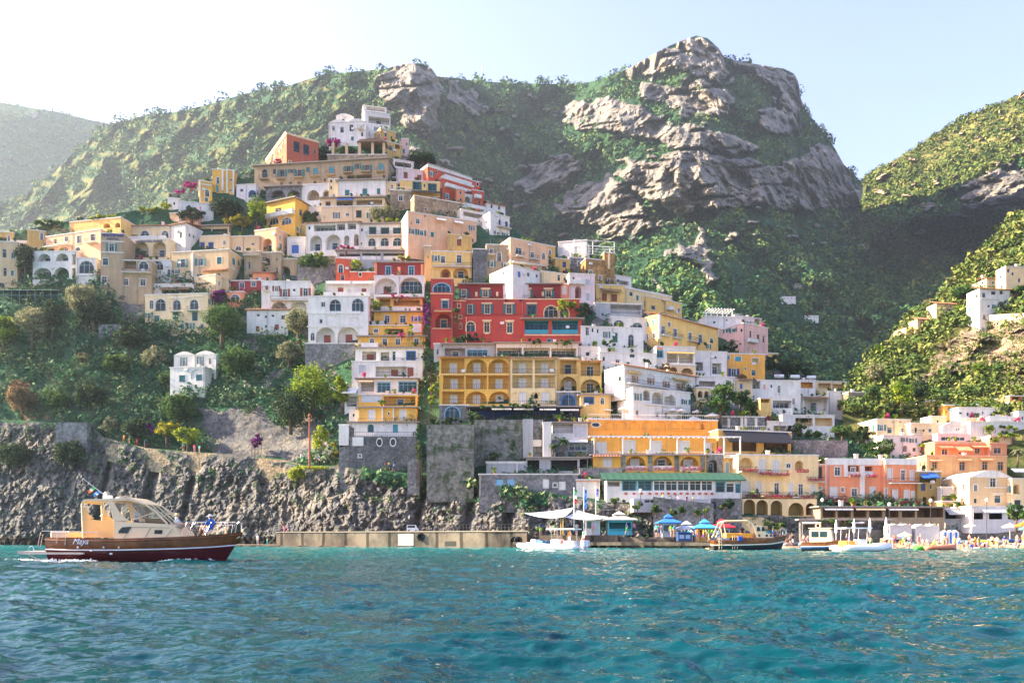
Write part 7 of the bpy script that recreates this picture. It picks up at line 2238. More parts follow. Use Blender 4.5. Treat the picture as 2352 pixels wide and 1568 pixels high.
mb.tube([(gx(110),-1.0,gz(800)),(gx(240),-.9,gz(880))],.03,5)
mb.build('swim_platform',plain('grey_teak',(.50,.42,.36),.6),GB)
def rail(pts,r=.02):
 mb.tube(pts,r,5)
for y in(-1.08,1.08):
 mb=MB()
 rail([(gx(235),y,gz(735)),(gx(262),y,gz(592)),(gx(285),y,gz(575)),(gx(520),y*1.1,gz(578))])
 rail([(gx(262),y,gz(735)),(gx(285),y,gz(610))])
 rail([(gx(140),y,gz(785)),(gx(155),y,gz(735)),(gx(185),y,gz(728)),(gx(205),y,gz(785))])
 rail([(gx(540),y*1.3,gz(720)),(gx(545),y*1.3,gz(590)),(gx(575),y*1.3,gz(582)),(gx(870),y*1.36,gz(592)),(gx(905),y*1.36,gz(648))])
 rail([(gx(455),y*1.3,gz(700)),(gx(458),y*1.3,gz(600))])
 mb.build('stern_rail',CHROME,GB)
mb=MB()
for s in(-1,1):
 yb=lambda c:s*float(np.interp((c-312)/1937,[.6,.7,.85,.95,1],[1.42,1.28,.78,.34,.12]))
 zd=lambda c:float(np.interp((c-312)/1937,[.4,.7,.88,1],[1.26,1.36,1.48,1.62]))
 pr=[(c,yb(c))for c in(1660,1800,1950,2080,2140)]
 rail([(gx(1640),yb(1640),gz(492))]+[(gx(c),y,gz(478-(c-1660)*.006))for c,y in pr]+[(gx(2155),yb(2155),gz(510)),(gx(2140),yb(2140),zd(2140))],.015)
 rail([(gx(1660),yb(1660),gz(515)),(gx(2110),yb(2110),gz(505))],.010)
 for c in(1740,1800,1960,2090):
  rail([(gx(c),yb(c),gz(480)),(gx(c-60),yb(c-60),zd(c))],.012)
 rail([(gx(2175),s*.12,gz(490)),(gx(2200),s*.1,gz(470)),(gx(2228),s*.06,gz(500)),(gx(2222),s*.05,gz(590))],.014)
mb.build('bow_rail',CHROME,GB)
mb=MB()
mb.tube([(gx(2170),-.1,gz(650)),(gx(2210),-.06,gz(632))],.05,6)
mb.lathe([(.05,0),(.05,.25),(.09,.3),(.02,.36)],8,(gx(2060),0,gz(600)))
mb.lathe([(.05,0),(.05,.2),(.02,.24)],8,(gx(2240),0,gz(598)))
mb.build('bow_fitting',CREAMP,GB)
for c,y,v,q_ in((680,-1.56,742,1),(935,-1.56,742,1),(1085,-1.56,742,1),(1003,-1.5,808,1.8),(812,-1.57,775,1.5)):
 mb=MB()
 mb.lathe([(.03*q_,-.04),(.045*q_,0),(.03*q_,.05)],8,(gx(c),y,gz(v)))
 mb.build('deck_fitting',WHITEP,GB)
mb=MB()
mb.tube([(gx(835),0,gz(215)),(gx(570),.05,gz(15))],[.022,.010],5)
mb.build('antenna',WHITEP,GB)
mb=MB()
mb.rbox(gx(800),gx(880),-.15,.15,gz(240),gz(195),.03)
mb.lathe([(.16,0),(.2,.06),(.13,.13)],10,(gx(930),.3,gz(240)))
mb.lathe([(.08,0),(.1,.08),(.04,.2)],8,(gx(825),-.1,gz(200)))
mb.build('mast_light',WHITEP,GB)
def flag_quad(corners,cols,nm):
 """small cloth flag in coloured bands between two edges"""
 o0=None
 (a,b_,c,d)=corners
 for i,col in enumerate(cols):
  t0,t1=i/len(cols),(i+1)/len(cols)
  L_=lambda p,q_,t:(p[0]+(q_[0]-p[0])*t,p[1]+(q_[1]-p[1])*t)
  q4=[L_(a,b_,t0),L_(a,b_,t1),L_(d,c,t1),L_(d,c,t0)]
  m2=MB()
  m2.add([(gx(u),.03*k,gz(v))for k,(u,v)in zip((0,1,-1,1),q4)],[(0,1,2,3)])
  o=m2.build(nm if o0 is None else 'stripe',plain('cloth_'+'_'.join(str(int(x*100))for x in col),col,.8),o0 or GB)
  o0=o0 or o
flag_quad([(712,128),(640,185),(660,150),(690,100)][0:1]+[(645,180)]+[(632,150)]+[(690,105)],[(.05,.42,.08),(.75,.72,.68),(.70,.16,.03)],'flag')
flag_quad([(765,168),(705,216),(685,190),(735,145)],[(.03,.20,.55),(.5,.6,.75),(.03,.20,.55)],'flag')
nm=text_mesh('Maya',.42,'name_lettering',plain('white_lettering',(.75,.75,.78),.5),GB,(gx(700),-1.535,gz(708)),shear=.4,width=.80,ext=.01)
nm.rotation_euler=(math.pi/2-.10,0,math.radians(-2.6))
FOAM=plain('sea_foam',(.80,.82,.82),.9)
def foam(name,pts,label):
 r=np.random.default_rng(31)
 C=[]
 R=[]
 for(x0,y0,x1,y1,n,s)in pts:
  for i in range(n):
   t=r.random()
   C.append((x0+(x1-x0)*t+r.normal(0,s*1.2),y0+(y1-y0)*t+r.normal(0,s*.9),.04+r.uniform(-.02,.10)))
   R.append(r.uniform(.10,.26))
 V,Fc,tn=leafcloud(np.array(C),np.array(R),10,.10,33,.35,.2)
 tag(np_mesh(name,V,Fc,FOAM,{'var':tn},smooth=True),kind='structure')
bxw=GB.location.x
foam('wake',[(bxw-16,GB_Y-.3,bxw+.6,GB_Y-.2,420,.5),(bxw-.5,GB_Y-1.5,bxw+3,GB_Y-1.7,60,.2),(bxw+8.2,GB_Y-.4,bxw+6,GB_Y-1.6,40,.12)],'')
def tube_ring(T,L_,B,r,z,mat,name='inflatable_tube',bow=1.0):
 mb=MB()
 pts=[]
 for i in range(25):
  t=i/24
  a=math.pi*(t*2-1)
  if t<.3:
   pts.append((L_*.72*t/.3,-B/2,z))
  elif t>.7:
   pts.append((L_*.72*(1-t)/.3,B/2,z))
  else:
   b_=(t-.5)/.2*math.pi/2
   pts.append((L_*.72+L_*.28*math.cos(b_),B/2*math.sin(b_),z+.22*math.cos(b_)*bow))
 rs=[r*.55]+[r]*23+[r*.55]
 mb.tube(pts,rs,10)
 return mb.build(name,mat,T,True)
def rib(label,px,Y,rz,L_,B,seat_mat,canopy=True,motors=0,zoff=0.0):
 o=at(px,HY,Y)
 T=empty('inflatable_boat',(o.x,Y,zoff),rz,label,'boat')
 tube_ring(T,L_,B,B*.13,.42,WHITEP)
 mb=MB()
 rings=[]
 for t,hb in((0,.38),(.3,.42),(.7,.38),(.9,.2),(1,.03)):
  x=L_*.93*t
  rings.append([(x,-hb*B,.45),(x,-hb*B*.7,-.05+.25*t**3),(x,0,-.3+.5*t**3),(x,hb*B*.7,-.05+.25*t**3),(x,hb*B,.45)])
 mb.loft(rings)
 mb.build('hull',WHITEP,T)
 mb=MB();mb.rbox(L_*.38,L_*.55,-.5,.5,.45,1.25,.08);mb.build('console',WHITEP,T)
 for k in(-1,1):
  mb=MB();mb.rbox(L_*.1,L_*.3,k*.35-.32,k*.35+.32,.45,1.1,.08);mb.build('seat',seat_mat,T)
 mb=MB();mb.rbox(L_*.62,L_*.85,-B*.25,B*.25,.42,.62,.06);mb.build('sun_pad',seat_mat,T)
 if canopy:
  mb=MB()
  for x in(L_*.15,L_*.5):
   for y in(-B*.3,B*.3):
    mb.tube([(x,y,.5),(x+.1,y,2.25)],.035,5)
  mb.build('canopy_frame',CHROME,T)
  mb=MB();mb.rbox(L_*.08,L_*.6,-B*.38,B*.38,2.25,2.36,.04);mb.build('canopy',WHITEP,T)
 for k in range(motors):
  mb=MB()
  y=(k-(motors-1)/2)*.9
  mb.rbox(-.55,.0,y-.24,y+.24,.55,1.15,.1)
  mb.rbox(-.35,-.1,y-.1,y+.1,-.3,.549,.03)
  mb.build('outboard_motor',plain('motor_white',(.62,.66,.72),.3,0,.1,.5),T)
 return T
rib('white inflatable boat with two outboards and a canopy frame before the quay',1338,82,math.radians(152),6.2,2.6,plain('cushion_grey',(.55,.55,.55),.8),True,2)
rib('white inflatable tender with turquoise shadowed bow left of the bigger one',1262,88,math.radians(140),4.2,1.9,plain('cushion_blue',(.08,.2,.35),.8),False,0)
rib('cream inflatable boat with orange seats and a flat sun roof',1922,76,math.radians(8),5.2,2.4,plain('cushion_orange',(.72,.34,.05),.8),True,0)
b=[o for o in S.objects if o.get('label','').startswith('white inflatable boat with two')][0]
mb=MB();mb.tube([(-.2,.9,.6),(-.5,1.0,2.1)],.03,5);mb.build('flag_staff',WHITEP,b)
for i,cc in enumerate([(.02,.30,.10),(.75,.74,.7),(.6,.03,.03)]):
 mb=MB();mb.quad((-.4,.97,2.0-i*.28),(-.36,.97,1.72-i*.28),(-.62,1.05,1.66-i*.28),(-.66,1.05,1.94-i*.28));mb.build('flag_band',plain('cloth_'+'_'.join(str(int(x*100))for x in cc),cc,.8),b)
kx_=3.267*1.6327
tx=lambda c:2600/1.6327+c/(2352/720*1.6327)
TY=88.0
o=at(tx(230),HY,TY)
ms=TY/F/(2352/720*1.6327)
TB=empty('tour_boat',(o.x,TY,0),math.radians(-4),'wooden tour boat with an arched cream awning moored by the stalls','boat')
ux=lambda c:(c-230)*ms
uz=lambda c:(572-c)*ms+.1
hull(TB,ux(1130),[(0,1.0),(.15,1.3),(.45,1.45),(.7,1.25),(.88,.6),(1,.03)],[(0,1.15),(.4,1.2),(.75,1.35),(1,1.75)],-.4,.11,[(.62,0),(.7,1),(1,2)],[DARKN,CREAMP,VARN])
mb=MB()
n=10
for y in(-1.1,1.1):
 mb.tube([(ux(250),y,uz(420)),(ux(330),y,uz(240)),(ux(370),y,uz(222)),(ux(620),y,uz(218)),(ux(690),y,uz(260)),(ux(750),y,uz(410))],.09,6)
 mb.tube([(ux(375),y,uz(405)),(ux(340),y,uz(235))],.07,6)
mb.build('awning_frame',CREAMP,TB)
mb=MB();mb.prism([(ux(335),uz(240)),(ux(370),uz(215)),(ux(620),uz(210)),(ux(680),uz(245)),(ux(620),uz(222)),(ux(370),uz(227))],-1.15,1.15);mb.build('awning',CREAMP,TB)
mb=MB();mb.prism([(ux(740),uz(425)),(ux(720),uz(285)),(ux(800),uz(275)),(ux(860),uz(370)),(ux(930),uz(390)),(ux(940),uz(425))],-.85,.85);mb.build('coachroof',CREAMP,TB)
mb=MB()
for u in(745,800):
 slab_poly(mb,[(ux(u),uz(345)),(ux(u+4),uz(295)),(ux(u+34),uz(295)),(ux(u+44),uz(345))],-.86,.02)
for u in(760,850,900):
 slab_poly(mb,[(ux(u),uz(412)),(ux(u),uz(385)),(ux(u+26),uz(385)),(ux(u+26),uz(412))],-.865,.02)
mb.build('window',glass(),TB)
mb=MB();mb.rbox(ux(380),ux(700),-.9,.9,uz(425),uz(370),.05);mb.build('bench',plain('cushion_orange',(.72,.34,.05),.8),TB)
mb=MB()
for c in(290,320,450,475,505):
 mb.tube([(ux(c),-1.25,uz(560)),(ux(c),-1.2,uz(400))],.03,5)
for v in(440,475,510):
 mb.tube([(ux(290),-1.25,uz(v)),(ux(320),-1.25,uz(v))],.03,5)
mb.build('boarding_ladder',CREAMP,TB)
mb=MB()
for y in(-.5,.5):
 mb.tube([(ux(1060),y,uz(390)),(ux(1070),y,uz(315)),(ux(1105),y*.6,uz(310)),(ux(1125),y*.3,uz(380))],.035,5)
mb.build('bow_rail',CHROME,TB)
mb=MB();mb.box(ux(170),ux(235),-1.1,1.1,.2,.3);mb.build('swim_platform',TEAK,TB)
mb=MB()
for u in(545,520):
 mb.lathe([(.06,0),(.16,.1),(.16,.5),(.06,.6)],10,(ux(u),-1.5,uz(470)))
mb.build('fender',plain('fender_blue',(.02,.06,.30),.5),TB)
CY=80.0
o=at(tx(1335),HY,CY)
ms=CY/F/(2352/720*1.6327)
SB=empty('cabin_boat',(o.x,CY,0),math.radians(-28),'small cabin boat with cream wheelhouse and dark blue hull near the beach','boat')
hull(SB,4.6,[(0,.8),(.2,.95),(.5,1.0),(.8,.6),(1,.03)],[(0,.95),(.5,1.0),(1,1.35)],-.3,.1,[(.55,0),(.68,1),(1,2)],[DARKN,plain('blue_paint',(.02,.12,.38),.3),VARN])
mb=MB();mb.prism([(.8,.95),(.75,2.15),(.95,2.3),(2.6,2.3),(2.75,2.15),(2.9,.95)],-.78,.78);mb.build('wheelhouse',CREAMP,SB)
mb=MB()
for u in(.95,1.75):
 slab_poly(mb,[(u,1.45),(u,2.02),(u+.68,2.02),(u+.68,1.45)],-.79,.02)
mb.quad((.77,-.6,1.45),(.77,.6,1.45),(.745,.6,2.05),(.745,-.6,2.05))
mb.build('window',glass(),SB)
mb=MB();mb.rbox(.7,2.85,-.86,.86,2.304,2.38,.03);mb.build('roof',CREAMP,SB)
mb=MB();mb.tube([(1.5+.22*math.cos(t),0,2.6+.25*math.sin(t))for t in np.linspace(0,6.28,14)],.08,6);mb.build('lifebuoy',plain('lifebuoy',(.70,.45,.30),.6),SB)
def skiff(label,px,Y,rz,L_,col,upside=False,name='rowing_boat',cat='boat',z=None):
 o=at(px,HY,Y)
 T=empty(name,(o.x,Y,(beach_z(px,Y)if z is None else z)+.12),rz,label,cat,None)
 mb=MB()
 rings=[]
 for t,hb in((0,.34),(.15,.42),(.5,.46),(.8,.3),(1,.03)):
  x=L_*t
  w_=hb*L_*.38
  zz=[.5+.15*t*t,.15,0]
  rings.append([(x,-w_,zz[0]),(x,-w_*.75,zz[1]),(x,0,zz[2]),(x,w_*.75,zz[1]),(x,w_,zz[0]),(x,w_*.85,zz[0]-.02),(x,0,zz[0]-.3),(x,-w_*.85,zz[0]-.02)])
 if upside:
  rings=[[(p[0],p[1],.62-p[2])for p in r]for r in rings]
 mb.loft(rings)
 mb.build('hull',plain('boat_'+'_'.join(str(int(v*100))for v in col),col,.4,0,.1),T,True)
 mb=MB()
 zz=.42 if not upside else .12
 for t in(.3,.6):
  mb.box(L_*t-.1,L_*t+.1,-L_*.14,L_*.14,zz,zz+.05)
 mb.build('thwart',TEAK,T)
 return T
skiff('pale teal rowing boat on the beach below the bathing cabins',bx_(1330),117,.15,4.0,(.25,.48,.50))
skiff('upturned yellow boat on the beach in front of the green one',bx_(1650),116,.1,3.0,(.78,.48,.04),True)
skiff('green hulled boat on the beach behind the upturned yellow boat',bx_(1640),119,.12,4.2,(.03,.22,.16))
skiff('white rowing boat on the beach right of the upturned yellow boat',bx_(1850),118,.35,3.8,(.70,.70,.68))
skiff('dark blue boat on the beach right of the white rowing boat',bx_(1960),121,.1,4.0,(.03,.10,.32))
skiff('dark green boat under a cover at the right of the beach',bx_(2060),119,2.6,3.6,(.02,.16,.13))
skiff('blue paddle board standing tilted among the bathers',bx_(1600),108,.5,2.6,(.03,.16,.62),True,'paddle_board','paddle board')
skiff('bright green kayak afloat off the beach',bx_(750),88,.12,2.6,(.08,.42,.06),False,'kayak','kayak',z=-.12)
skiff('red and white pedal boat afloat off the beach',bx_(905),87,.02,3.4,(.70,.20,.12),False,'pedal_boat','pedal boat',z=-.05)
skiff('grey boat by the promenade wall left of the tour boat bow',1800,112,.1,4.4,(.16,.17,.2))
skiff('light blue boat on the shingle left of the small cabin boat',1838,110,.2,4.0,(.25,.38,.5),True)
SKINT=[(.52,.28,.18),(.60,.34,.23),(.42,.21,.13),(.66,.40,.29)]
SKINM=[plain('skin_%d'%i,c,.6,0,.06)for i,c in enumerate(SKINT)]
HAIR=[plain('hair_%d'%i,c,.7)for i,c in enumerate([(.03,.02,.015),(.10,.055,.03),(.35,.24,.12),(.4,.4,.4)])]
CLOTH=dict(red=(.58,.03,.03),white=(.74,.73,.72),blue=(.03,.12,.45),navy=(.02,.04,.14),black=(.02,.02,.022),green=(.05,.35,.08),lime=(.28,.55,.04),pink=(.70,.22,.35),yellow=(.75,.55,.06),orange=(.75,.24,.03),turquoise=(.05,.42,.45),grey=(.35,.35,.36),purple=(.22,.06,.30),khaki=(.38,.32,.18))
def cloth(n):
 return plain('fabric_'+n,CLOTH[n],.85)
def figure(name,J,bones,part_of,parent=None,sub=2,root='pelvis'):
 """one continuous skinned body; J joint -> (x,y,z,r); faces coloured by the nearest bone's part"""
 keys=list(J)
 me=bpy.data.meshes.new(name)
 me.from_pydata([J[k][:3]for k in keys],[(keys.index(a),keys.index(b))for a,b in bones],[])
 o=bpy.data.objects.new(name,me)
 COL.objects.link(o)
 sk=o.modifiers.new('skin','SKIN')
 sk.use_smooth_shade=True
 for i,k in enumerate(keys):
  r=J[k][3]
  r=r if isinstance(r,tuple)else(r,r)
  me.skin_vertices[0].data[i].radius=r
  me.skin_vertices[0].data[i].use_root=(k==root)
 ss=o.modifiers.new('sub','SUBSURF')
 ss.levels=ss.render_levels=sub
 bpy.context.view_layer.update()
 out=bpy.data.meshes.new_from_object(o.evaluated_get(bpy.context.evaluated_depsgraph_get()))
 bpy.data.objects.remove(o)
 out.name=name
 A=np.array([J[a][:3]for a,b in bones])
 B=np.array([J[b][:3]for a,b in bones])
 rr=np.array([np.mean(J[a][3])for a,b in bones])
 idx=[]
 for p in out.polygons:
  c=np.array(p.center)
  d=B-A
  t=np.clip(((c-A)*d).sum(1)/((d*d).sum(1)+1e-9),0,1)
  dist=np.linalg.norm(A+d*t[:,None]-c,axis=1)-rr*.4
  k=int(dist.argmin())
  idx.append(part_of(bones[k],float(t[k]),c))
 out.materials.clear()
 for _ in range(4):
  out.materials.append(SKINM[0])
 out.polygons.foreach_set('material_index',idx)
 out.polygons.foreach_set('use_smooth',[True]*len(idx))
 return out
SPINE=[('pelvis','waist'),('waist','chest'),('chest','neck'),('neck','head'),('head','crown'),('chest','shL'),('chest','shR'),('shL','elL'),('shR','elR'),('elL','haL'),('elR','haR'),('haL','fiL'),('haR','fiR'),('pelvis','hiL'),('pelvis','hiR'),('hiL','knL'),('hiR','knR'),('knL','anL'),('knR','anR'),('anL','toL'),('anR','toR')]
RAD=dict(pelvis=(.15,.11),waist=(.13,.10),chest=(.165,.11),neck=.055,head=(.088,.095),crown=(.06,.065),shL=.065,shR=.065,elL=.042,elR=.042,haL=.032,haR=.032,fiL=.026,fiR=.026,hiL=.088,hiR=.088,knL=.058,knR=.058,anL=.04,anR=.04,toL=.034,toR=.034)
def pose(**kw):
 J=dict(pelvis=(0,0,.95),waist=(0,.01,1.10),chest=(0,.01,1.33),neck=(0,.0,1.48),head=(0,-.02,1.60),crown=(0,-.005,1.68),shL=(-.17,.01,1.40),shR=(.17,.01,1.40),elL=(-.24,.03,1.13),elR=(.24,.03,1.13),haL=(-.25,-.05,.90),haR=(.25,-.05,.90),fiL=(-.25,-.09,.80),fiR=(.25,-.09,.80),hiL=(-.10,0,.88),hiR=(.10,0,.88),knL=(-.11,-.02,.49),knR=(.11,-.02,.49),anL=(-.11,.03,.08),anR=(.11,.03,.08),toL=(-.12,-.13,.03),toR=(.12,-.13,.03))
 J.update(kw)
 return{k:(*v[:3],RAD[k])for k,v in J.items()}
POSES={'standing':pose(),'walking':pose(knL=(-.1,-.2,.52),anL=(-.1,-.18,.1),toL=(-.1,-.34,.06),knR=(.1,.05,.48),anR=(.1,.3,.12),toR=(.1,.2,.03),elL=(-.23,.12,1.15),haL=(-.22,.12,.92),fiL=(-.22,.1,.83),elR=(.23,-.05,1.14),haR=(.2,-.24,.98),fiR=(.19,-.31,.93)),'standing with hands on hips':pose(elL=(-.36,.06,1.18),haL=(-.2,-.06,1.02),fiL=(-.15,-.11,1.0),elR=(.36,.06,1.18),haR=(.2,-.06,1.02),fiR=(.15,-.11,1.0),knL=(-.16,-.02,.49),anL=(-.2,.02,.08),toL=(-.23,-.13,.03)),'sitting on the ground':pose(pelvis=(0,0,.14),waist=(0,.06,.30),chest=(0,.09,.53),neck=(0,.07,.68),head=(0,.04,.80),crown=(0,.05,.88),shL=(-.17,.08,.60),shR=(.17,.08,.60),elL=(-.26,.0,.36),elR=(.26,.0,.36),haL=(-.2,-.24,.36),haR=(.2,-.24,.36),fiL=(-.17,-.33,.36),fiR=(.17,-.33,.36),hiL=(-.1,-.05,.13),hiR=(.1,-.05,.13),knL=(-.13,-.42,.42),knR=(.13,-.42,.42),anL=(-.12,-.62,.07),anR=(.12,-.62,.07),toL=(-.12,-.78,.04),toR=(.12,-.78,.04)),'lying down':pose(pelvis=(0,0,.14),waist=(0,.16,.14),chest=(0,.4,.16),neck=(0,.55,.16),head=(0,.68,.18),crown=(0,.76,.17),shL=(-.18,.45,.14),shR=(.18,.45,.14),elL=(-.3,.25,.07),elR=(.3,.25,.07),haL=(-.28,.02,.05),haR=(.28,.02,.05),fiL=(-.27,-.08,.04),fiR=(.27,-.08,.04),hiL=(-.1,-.08,.12),hiR=(.1,-.08,.12),knL=(-.13,-.48,.14),knR=(.13,-.45,.3),anL=(-.13,-.88,.07),anR=(.13,-.75,.07),toL=(-.14,-.95,.16),toR=(.14,-.88,.03)),'bending forward':pose(waist=(0,-.08,1.06),chest=(0,-.28,1.16),neck=(0,-.42,1.18),head=(0,-.54,1.16),crown=(0,-.61,1.18),shL=(-.17,-.34,1.15),shR=(.17,-.34,1.15),elL=(-.2,-.38,.88),elR=(.2,-.38,.88),haL=(-.16,-.44,.64),haR=(.16,-.44,.64),fiL=(-.15,-.46,.55),fiR=(.15,-.46,.55)),'with one arm raised':pose(elR=(.32,-.02,1.56),haR=(.3,-.04,1.82),fiR=(.29,-.05,1.92)),}
def parts(top,bottom):
 """which faces are cloth: top 0 bare 1 bikini or vest 2 shirt; bottom 0 trunks 1 shorts 2 long"""
 def f(b,t,c):
  a,z=b
  if a=='head' or(a=='neck' and z=='head' and t>.75 and False):
   return 3
  if a in('chest','waist')and z in('neck','chest')and top:
   return 1 if(top==2 or(a=='chest' and t<.3)or(a=='waist' and t>.62))else 0
  if a=='pelvis' and z=='waist':
   return 2 if t<.6 else(1 if top==2 else 0)
  if a=='chest' and z in('shL','shR'):
   return 1 if top==2 else 0
  if a in('shL','shR'):
   return 1 if top==2 and t<.6 else 0
  if a=='pelvis':
   return 2
  if a in('hiL','hiR'):
   return 2 if t<(.25,.75,2)[bottom]else 0
  if a in('knL','knR'):
   return 2 if bottom==2 else 0
  return 0
 return f
BODY={}
def body_mesh(ps,top,bottom):
 k=(ps,top,bottom)
 if k not in BODY:
  BODY[k]=figure('person',POSES[ps],SPINE,parts(top,bottom),sub=1)
 return BODY[k]
_pp=random.Random(5)
PEOPLE=[]
def person(ps,loc,rz,top,bottom,tc,bc,where,group,scale=1.0,cat='person'):
 o=bpy.data.objects.new('person',body_mesh(ps,top,bottom))
 COL.objects.link(o)
 o.location=loc
 o.rotation_euler=(0,0,rz)
 o.scale=(scale,)*3
 sk=_pp.choice(SKINM)
 for i,m in enumerate((sk,cloth(tc),cloth(bc),_pp.choice(HAIR))):
  o.material_slots[i].link='OBJECT'
  o.material_slots[i].material=m
 bot=['trunks','shorts','trousers'][bottom]
 wear={0:f'{bc} {bot}',1:f'{tc} top and {bc} {bot}',2:f'{tc} shirt and {bc} {bot}'}[top]
 lab=f'person {ps} in {wear} {where}'
 if len(lab.split())>12:
  lab=f'person {ps} in {tc if top else bc} {where}'
 tag(o,lab,cat,group)
 PEOPLE.append(o)
 return o
names=list(CLOTH)
def rnd_cloth():
 return _pp.choice(names)
used=set()
def crowd(n,fx,where,group,mix):
 for i in range(n):
  px,Y,z=fx(i)
  for _ in range(60):
   ps=_pp.choices([m[0]for m in mix],[m[1]for m in mix])[0]
   top=_pp.choice([0,0,1,1,2])if 'beach' in where or 'shallows' in where else 2
   bottom=0 if top<2 else _pp.choice([1,1,2])
   tc,bc=rnd_cloth(),rnd_cloth()
   key=(ps,top,bottom,tc if top else '',bc,where)
   if key not in used:
    break
  used.add(key)
  b=at(px,HY,Y)
  person(ps,(b.x,Y,z),_pp.uniform(-3.1,3.1),top,bottom,tc,bc,where,group,_pp.uniform(.93,1.06))
def fb(x0,x1,y0,y1):
 def f(i):
  px=_pp.uniform(x0,x1)
  lo=float(np.interp(px,[1640,1760,1990,2760],[108,106,103,102]))
  Y=_pp.uniform(max(y0,lo-1.5),y1)
  return px,Y,beach_z(px,Y)
 return f
BM=[('standing',2.2),('walking',1.5),('standing with hands on hips',.6),('sitting on the ground',5),('lying down',4),('bending forward',1),('with one arm raised',.6)]
zones=[((1990,2035,102,112),'at the left end of the beach',9),((2035,2090,102,118),'near the cream parasol on the beach',15),((2090,2150,102,118),'in the middle of the beach',18),((2150,2205,102,116),'on the beach below the striped cabins',18),((2205,2275,102,114),'near the blue paddle board on the beach',18),((2275,2352,102,116),'at the right end of the beach',20)]
for z_,w_,n_ in zones:
 crowd(n_,fb(*z_),w_,'people on the beach',BM)
crowd(10,lambda i:(1800+i*12+_pp.uniform(-4,4),_pp.uniform(111,118),beach_z(1860,114)),'on the shingle beach behind the moored boats','people on the shingle',BM)
WM=[('standing',4),('walking',3),('standing with hands on hips',1),('with one arm raised',.5)]
H=lambda x:1176+x/4
spots=[(1325,106.5,'left of the blue roofed booth'),(1350,106.7,'left of the blue roofed booth'),(1378,106.6,'left of the blue roofed booth'),(1460,107,'between the blue roofed booth and the grey stall'),(1490,106.8,'between the blue roofed booth and the grey stall'),(1560,107,'before the grey roofed stall'),(1590,106.6,'before the grey roofed stall'),(1625,107,'before the grey roofed stall'),(1650,106.8,'before the grey roofed stall'),(1690,104.6,'beside the navy container'),(1705,104.5,'beside the navy container'),(1760,105,'before the sky blue stall'),(1780,105,'before the sky blue stall'),(1810,105.4,'before the sky blue stall'),(1840,105,'before the sky blue stall'),(1870,105,'beside the red roofed stall'),(1900,105.6,'beside the red roofed stall')]
for i,(x,Y,w_)in enumerate(spots):
 crowd(1,lambda _,x=x,Y=Y:(H(x),Y,deck_z(H(x))),w_+' on the quay','people on the quay',WM)
for x,Y,w_ in[(265,110,'under the left sail canopy'),(400,110.5,'under the left sail canopy'),(595,112,'behind the flagpoles'),(742,110.4,'before the white booth'),(1055,109.4,'before the turquoise kiosk'),(1118,110.6,'right of the turquoise kiosk')]:
 crowd(1,lambda _,x=x,Y=Y:(H(x),Y,1.85),w_+' on the quay','people on the quay',WM)
for px,Y,z,w_ in[(653,131,2.35,'on the left end of the high quay'),(661,131.5,2.35,'on the left end of the high quay'),(592,133,.35,'on the low ledge left of the quay'),(614,134,.35,'on the low ledge left of the quay')]:
 crowd(1,lambda _,px=px,Y=Y,z=z:(px,Y,z),w_,'people on the quay',WM)
def onhill(px,py,w_,g,dy=-1.2):
 Y=float(y_near(np.array([float(px)]),np.array([float(py)]))[0])+dy
 crowd(1,lambda _:(px,Y,at(px,py,Y).z),w_,g,WM)
for px,py in[(285,1016),(297,1018),(315,1023),(332,1027),(421,1035),(447,1038),(458,1039)]:
 onhill(px,py,'on the cliff path','people on the cliff path')
for px,py in[(686,1059),(691,1060),(725,1066),(734,1066)]:
 onhill(px,py,'on the cliff path near the rusty pole','people on the cliff path',-1.5)
for px,py in[(884,1079),(893,1080),(904,1082)]:
 onhill(px,py,'on the path below the stone basement','people on the cliff path',-1.5)
for x,y in[(1385,940),(1530,955),(1605,962),(1660,968)]:
 onhill(H(x),918.75+y/4,'on the ramp below the louvred basement','people on the ramp',-6.5)
crowd(26,lambda i:(1895+i*11+_pp.uniform(-4,4),_pp.uniform(127.5,129),2.25),'on the beach restaurant terrace','people on the restaurant terrace',WM)
for k in range(12):
 p=at(1890+k*22,HY,127.2)
 T=empty('dining_table',(p.x,127.2,2.25),0,'small dining table with white cloth on the beach restaurant terrace','table','white dining tables of the beach restaurant')
 m1=MB();m1.rbox(-.5,.5,-.4,.4,.25,.78,.04);m1.build('tablecloth',TRIM,T)
 m1=MB();m1.tube([(0,0,0),(0,0,.249)],.06,6);m1.build('leg',IRON,T)
HANDB=[]
for s in 'LR':
 for f in 'abcd':
  HANDB+=[('fi'+s,f'{f}1{s}'),(f'{f}1{s}',f'{f}2{s}')]
 HANDB+=[('ha'+s,'th1'+s),('th1'+s,'th2'+s)]
def with_hands(J):
 for s in 'LR':
  h,f=Vector(J['ha'+s][:3]),Vector(J['fi'+s][:3])
  d=(f-h).normalized()
  f=h+d*.065
  J['fi'+s]=(*f,(.034,.018))
  side=d.cross(Vector((0,0,1)))
  side=side.normalized()if side.length>.1 else Vector((1,0,0))
  dn=d.cross(side).normalized()
  for i,k in enumerate('abcd'):
   o=f+side*(.027*(i-1.5))+d*.012
   ln=(.036,.042,.040,.032)[i]
   p1=o+d*ln+dn*.006
   p2=p1+d*ln*.6-dn*.022
   J[f'{k}1{s}']=(*p1,.0105)
   J[f'{k}2{s}']=(*p2,.009)
  t1=h+d*.03-side*.045
  J['th1'+s]=(*t1,.013)
  J['th2'+s]=(*(t1+d*.035-side*.012),.0105)
 return J
